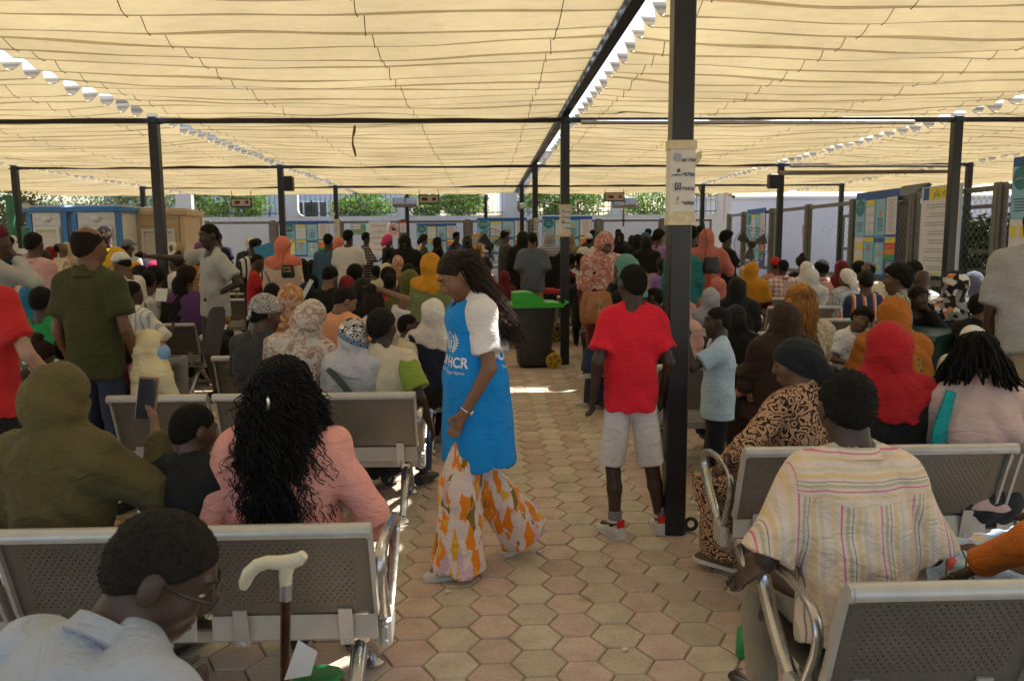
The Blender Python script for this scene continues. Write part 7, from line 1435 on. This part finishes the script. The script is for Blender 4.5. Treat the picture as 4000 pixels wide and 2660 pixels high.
# ---- left foreground, second row
CRM = (.56, .49, .29)
msk = p_('woman in a cream headscarf and blue face mask looking right', 588, 1294, 4.80, 'sit', -42, ('loose', CRM), ('skirt', CRM), ('hijab', CRM), D5, hy=-38, face=True, vox=.0075)
A = Field(np.array(msk['hc']) - .16, np.array(msk['hc']) + .16, .006); H = msk['H']; hf = msk['hf']
A.ell(H((0, .050, -.055)), (.068, .064, .062), hf, .01); A.plane(H((0, .005, 0)), hf @ np.array((0, -1, -.1))); A.plane(H((0, 0, -.008)), hf @ np.array((0, -.25, 1))); A.ripple(lambda p: .0022 * np.sin((p - H((0, 0, 0))) @ hf @ np.array((0, 0, 380.))))
tag(link('face_mask', A.mesh('mask'), mat('blue_surgical_mask', (.22, .40, .62), .8), None, msk['root'].location, msk['ya']), 'pale blue surgical mask on the woman in the cream headscarf', 'mask')
b = MB(); b.tube([H((.055, .07, -.03)), H((.1, .03, -.035)), H((.118, -.04, -.03)), H((.09, -.11, -.04))], .0025, 4); b.build('mask_strap', M_CWHITE, msk['root'])
p_('girl with braided brown hair beside the red t-shirt at the left', 172, 1332, 4.86, 'sit', -10, ('tee', 'brown'), pk, ('bun', m_hair((.02, .011, .007), 70)), D4, hy=-16, hp=16, vox=.008)
p_('boy with short brown hair in front of the olive polo man', 264, 1318, 5.0, 'sit', -16, ('tee', 'brown'), pk, ('flat', m_hair((.016, .010, .007), 150)), D4, hy=-18, vox=.008)
p_('toddler with small bunches in a fuchsia top', 480, 1350, 5.0, 'stand', 10, ('tee', 'mag'), sk, ('bun', m_hair((.016, .009, .006), 90)), D3, vox=.008)
p_('man in a bright green t-shirt seated behind the olive polo man', 162, 1122, 6.3, 'sit', -6, ('tee', 'green'), pk, 'short', D1)
p_('woman in a teal blue headscarf behind the green t-shirt', 128, 1108, 7.45, 'sit', -4, ('long', (.02, .12, .22)), sk, ('hijab', (.02, .13, .22)), D3)
# ================================================================ bins, bags and small things
def wheelie(loc, rz, label, lid, hump=True, body=(.032, .036, .038)):
    r = empty('wheelie_bin', loc, rz, label=label, cat='bin', group='wheeled rubbish bins'); bm = mat('bin_body_%.3f' % body[1], body, .45, 0, .15, 8); lm = mat('bin_lid_%.2f_%.2f' % lid[:2], lid, .38, 0, .08, 6)
    b = MB(); rings = [(0.03, .20, .17), (.06, .215, .185), (.45, .245, .215), (.74, .27, .24), (.78, .285, .255), (.80, .285, .255)]; n = 20; vs = []
    for z, hx_, hy_ in rings:
        for k in range(n):
            t = 2 * math.pi * k / n; c, s_ = math.cos(t), math.sin(t); e = .34; vs.append((hx_ * math.copysign(abs(c) ** e, c), hy_ * math.copysign(abs(s_) ** e, s_), z))
    b.add(vs, [(i * n + k, i * n + (k + 1) % n, (i + 1) * n + (k + 1) % n, (i + 1) * n + k) for i in range(len(rings) - 1) for k in range(n)] + [tuple(range(n - 1, -1, -1)), tuple((len(rings) - 1) * n + k for k in range(n))]); b.build('bin_body', bm, r, smooth=True)
    l = MB(); pr = [(-.34, .80), (.36, .80), (.37, .835), (.30, .86), (-.05, .875), (-.32, .845)]
    l.prism(pr, -.275, .275); lo_ = l.build('lid', lm, r)
    if hump:
        h = MB(); h.prism([(-.27, .86), (.13, .87), (.05, .94), (-.03, .99), (-.10, 1.0), (-.27, .99)], -.21, .21); h.build('flap_hood', lm, lo_)
        MB().box((-.273, 0, .925), (.006, .34, .10)).build('flap', lm, lo_)
    b = MB(); b.tube([(.37, -.2, .83), (.43, -.2, .86), (.43, .2, .86), (.37, .2, .83)], .014, 8); b.build('handle', lm if hump else bm, r, smooth=True)
    for s_ in (-1, 1):
        w_ = MB(); w_.lathe([(.02, -.028), (.098, -.026), (.105, -.01), (.105, .01), (.098, .026), (.02, .028)], (.235, s_ * .235, .105), 20, Matrix.Rotation(R(90), 3, 'X')); wo = w_.build('wheel', mat('yellow_wheel' if hump else 'black_wheel', (.52, .36, .02) if hump else (.02, .02, .02), .5), r, smooth=True)
        for k in range(5):
            t = k * 1.2566; MB().box((.235 + .055 * math.cos(t), s_ * .268, .105 + .055 * math.sin(t)), (.05, .008, .03), Matrix.Rotation(-t, 3, 'Y')).build('spoke', mat('wheel_spoke', (.20, .12, .015), .6), wo)
    return r
wheelie((.62, 10.25, 0), R(4), 'dark wheeled bin with a bright green flap lid beside the aisle', (.04, .42, .035))
wheelie((.85, 13.0, 0), R(0), 'dark wheeled bin with a bright red flap lid farther along the aisle', (.55, .03, .02))
wheelie((3.92, 7.0 - .35, 0), R(20), 'plain dark green wheeled bin in the right block', (.012, .05, .04), False, (.01, .05, .038))
def handbag(loc, rz, W, Hh, Dp, c, label, strap=True, gold=True):
    r = empty('handbag', loc, rz, label=label, cat='handbag'); m = mat('leather_%.2f_%.2f' % c[:2], c, .5, 0, .2, 9, .25); b = MB(); n = 18; vs = []; rg = [(0, .80, .8), (.05, .93, 1), (.3, 1, 1.05), (.65, .95, .9), (.92, .84, .62), (1.0, .80, .5)]
    for z, a, d in rg:
        for k in range(n):
            t = 2 * math.pi * k / n; cx, sy = math.cos(t), math.sin(t); vs.append((W / 2 * a * math.copysign(abs(cx) ** .62, cx), Dp / 2 * d * math.copysign(abs(sy) ** .7, sy), z * Hh + .006 * math.sin(k * 2.0 + z * 9)))
    b.add(vs, [(i * n + k, i * n + (k + 1) % n, (i + 1) * n + (k + 1) % n, (i + 1) * n + k) for i in range(len(rg) - 1) for k in range(n)] + [tuple(range(n - 1, -1, -1)), tuple((len(rg) - 1) * n + k for k in range(n))]); b.build('bag_body', m, r, smooth=True)
    if strap:
        for y, hh, lean in ((-Dp * .4, .55, -.3), (Dp * .4, .55, .0)):
            q = MB(); q.tube([(W * .33 * math.cos(t) + lean * W * math.sin(t) * .9, y, Hh * (.88 + hh * math.sin(t) * (1 if lean == 0 else -.9))) for t in np.linspace(0, math.pi, 13)], .008, 6); q.build('handle', m, r, smooth=True)
    if gold:
        q = MB(); q.tube([(.0 + .017 * math.cos(t), -Dp * .5 - .006, Hh * .72 + .017 * math.sin(t)) for t in np.linspace(0, 6.28, 13)[:-1]], .004, 5, True); q.tube([(0, -Dp * .5 - .006, Hh * .66), (0, -Dp * .5 - .008, Hh * .45)], .004, 5); q.tube([(.0 + .012 * math.cos(t), -Dp * .5 - .006, Hh * .40 + .012 * math.sin(t)) for t in np.linspace(0, 6.28, 11)[:-1]], .0035, 5, True); q.build('clasp', mat('gold_metal', (.6, .42, .14), .3, .9), r, smooth=True)
    return r
p = at(2330, 1262, Y=7.30); handbag(tuple(p), R(8), .33, .29, .14, (.33, .12, .025), 'tan brown leather handbag on the lap of the sea green headscarf woman')
pp = at(2310, 1180, Y=7.3); phone(Matrix.Identity(4), pp, (R(20), R(-50), 0), 'black phone sticking out of the tan handbag', (.01, .01, .012))
p = at(1126, 1085, Y=9.62); hb = handbag(tuple(p), R(-4), .165, .15, .06, (.012, .012, .012), 'small black shoulder bag with a gold clasp on the flowered dress', False, False)
for q in (-1, 1):
    m = MB(); m.tube([(q * .018 + .02 * math.cos(t), -.036, .10 + .02 * math.sin(t)) for t in (np.linspace(.6, 5.7, 12) + (0 if q < 0 else math.pi))], .004, 5); m.build('clasp', mat('gold_metal', (.6, .42, .14), .3, .9), hb, smooth=True)
for z in (.075, .125): MB().box((0, -.036, z), (.09, .004, .01)).build('gold_bar', mat('gold_metal', (.6, .42, .14), .3, .9), hb)
b = MB(); b.tube([(-.07, 0, .14), (-.06, .06, .3), (.06, .1, .45)], .005, 5); b.build('strap', mat('black_leather', (.012, .012, .012), .4), hb)
p = at(2778, 1068, Y=9.75); hb = handbag(tuple(p), R(10), .22, .2, .1, (.014, .013, .013), 'black leather shoulder bag of the dusty rose headscarf woman', False, False); b = MB(); b.tube([(-.09, 0, .18), (-.07, .0, .4), (-.1, .05, .68)], .016, 6, flat=.35); b.build('strap', mat('black_leather', (.012, .012, .012), .4), hb, smooth=True)
# blue folder, paper card, orange bag, phones and papers
def flat_thing(name, loc, rot, size, m, label, cat):
    b = MB(); b.box((0, 0, 0), size, ch=min(size) * .3); o = b.build(name, m, None, loc); o.rotation_euler = rot; return tag(o, label, cat)
flat_thing('folder', at(1042, 1002, Y=11.0), (0, R(-18), R(20)), (.26, .012, .34), mat('blue_plastic_folder', (.04, .28, .5), .3), 'bright blue plastic folder held near the red shirted boy', 'folder')
flat_thing('card', at(630, 1152, Y=7.72), (R(-20), R(3), 0), (.11, .003, .13), M_PAPER, 'white card held up by the seated man in the striped shirt', 'card')
flat_thing('shopping_bag', at(2742, 1110, Y=10.0), (0, R(4), R(12)), (.24, .05, .34), mat('orange_fabric_bag', (.40, .06, .015), .7), 'orange red cloth bag held by the dusty rose headscarf woman', 'bag')
flat_thing('paper_sheet', at(1868, 942, Y=16.9), (R(10), 0, R(30)), (.28, .004, .2), M_PAPER, 'white papers held by the woman in the mustard dress', 'paper')
flat_thing('paper_sheet', at(1193, 1140, Y=8.75), (0, R(30), R(20)), (.05, .003, .30), M_PAPER, 'long white paper held by the woman in the dark blue robe', 'paper')
phone(Matrix.Identity(4), at(1050, 1082, Y=9.95), (R(-30), 0, R(60)), 'pale pink phone held by the boy in the red shirt', (.5, .3, .32))
b = MB(); b.tube([zeb['T']((-.16, -.10, .44)), zeb['T']((-.04, -.205, .36)), zeb['T']((.10, -.205, .18)), zeb['T']((.2, -.14, .02))], .02, 8, flat=.3); tag(b.build('bag_strap', mat('dark_teal_strap', (.012, .03, .035), .5), None, zeb['root'].location, zeb['ya'], smooth=True), 'dark crossbody strap over the back of the zebra headscarf woman', 'strap')
flat_thing('hand_fan', at(3080, 1125, Y=10.6), (R(-10), R(15), 0), (.16, .004, .18), mat('pink_card', (.52, .36, .33), .7), 'pale pink hand fan held up in the right block', 'fan')
rg = random.Random(12)
for k, (px, py, l) in enumerate(((1752, 2310, 'tiny torn paper scrap on the paving near the walking woman'), (2442, 2533, 'tiny paper scrap on the paving in the lower middle'), (2112, 2152, 'thin paper strip on the paving right of the floral trousers'), (780, 1418, 'crumpled paper by the left bench leg'))):
    p = at(px, py, z=.008); b = MB(); b.add([(-.013, -.008, 0), (.012, -.01, .004), (.015, .008, 0), (-.01, .009, .006)], [(0, 1, 2, 3)]); b.add([(-.013, -.008, -.002), (.012, -.01, .002), (.015, .008, -.002), (-.01, .009, .004)], [(3, 2, 1, 0)]); o = b.build('paper_scrap', M_PAPER, None, p, rg.uniform(0, 6)); o.scale = (2.2 if k == 3 else 1,) * 3; tag(o, l, 'litter')
b = MB(); b.lathe([(.03, 0), (.033, .01), (.03, .11), (.012, .13), (.012, .15)], (0, 0, 0), 12); tag(b.build('bottle', mat('green_bottle', (.02, .25, .06), .3), None, at(2905, 2560, z=.0), smooth=True), 'small green bottle on the paving by the nearest right bench', 'bottle')
b = MB(); b.lathe([(.0, 0), (.06, .005), (.10, .02), (.09, .028), (.0, .02)], (0, 0, .0), 9, sx=1, sy=.7); tag(b.build('plastic_bag', mat('green_plastic', (.02, .28, .08), .4), None, at(1245, 2655, z=.01), smooth=True), 'piece of green plastic on the paving below the cane', 'litter')
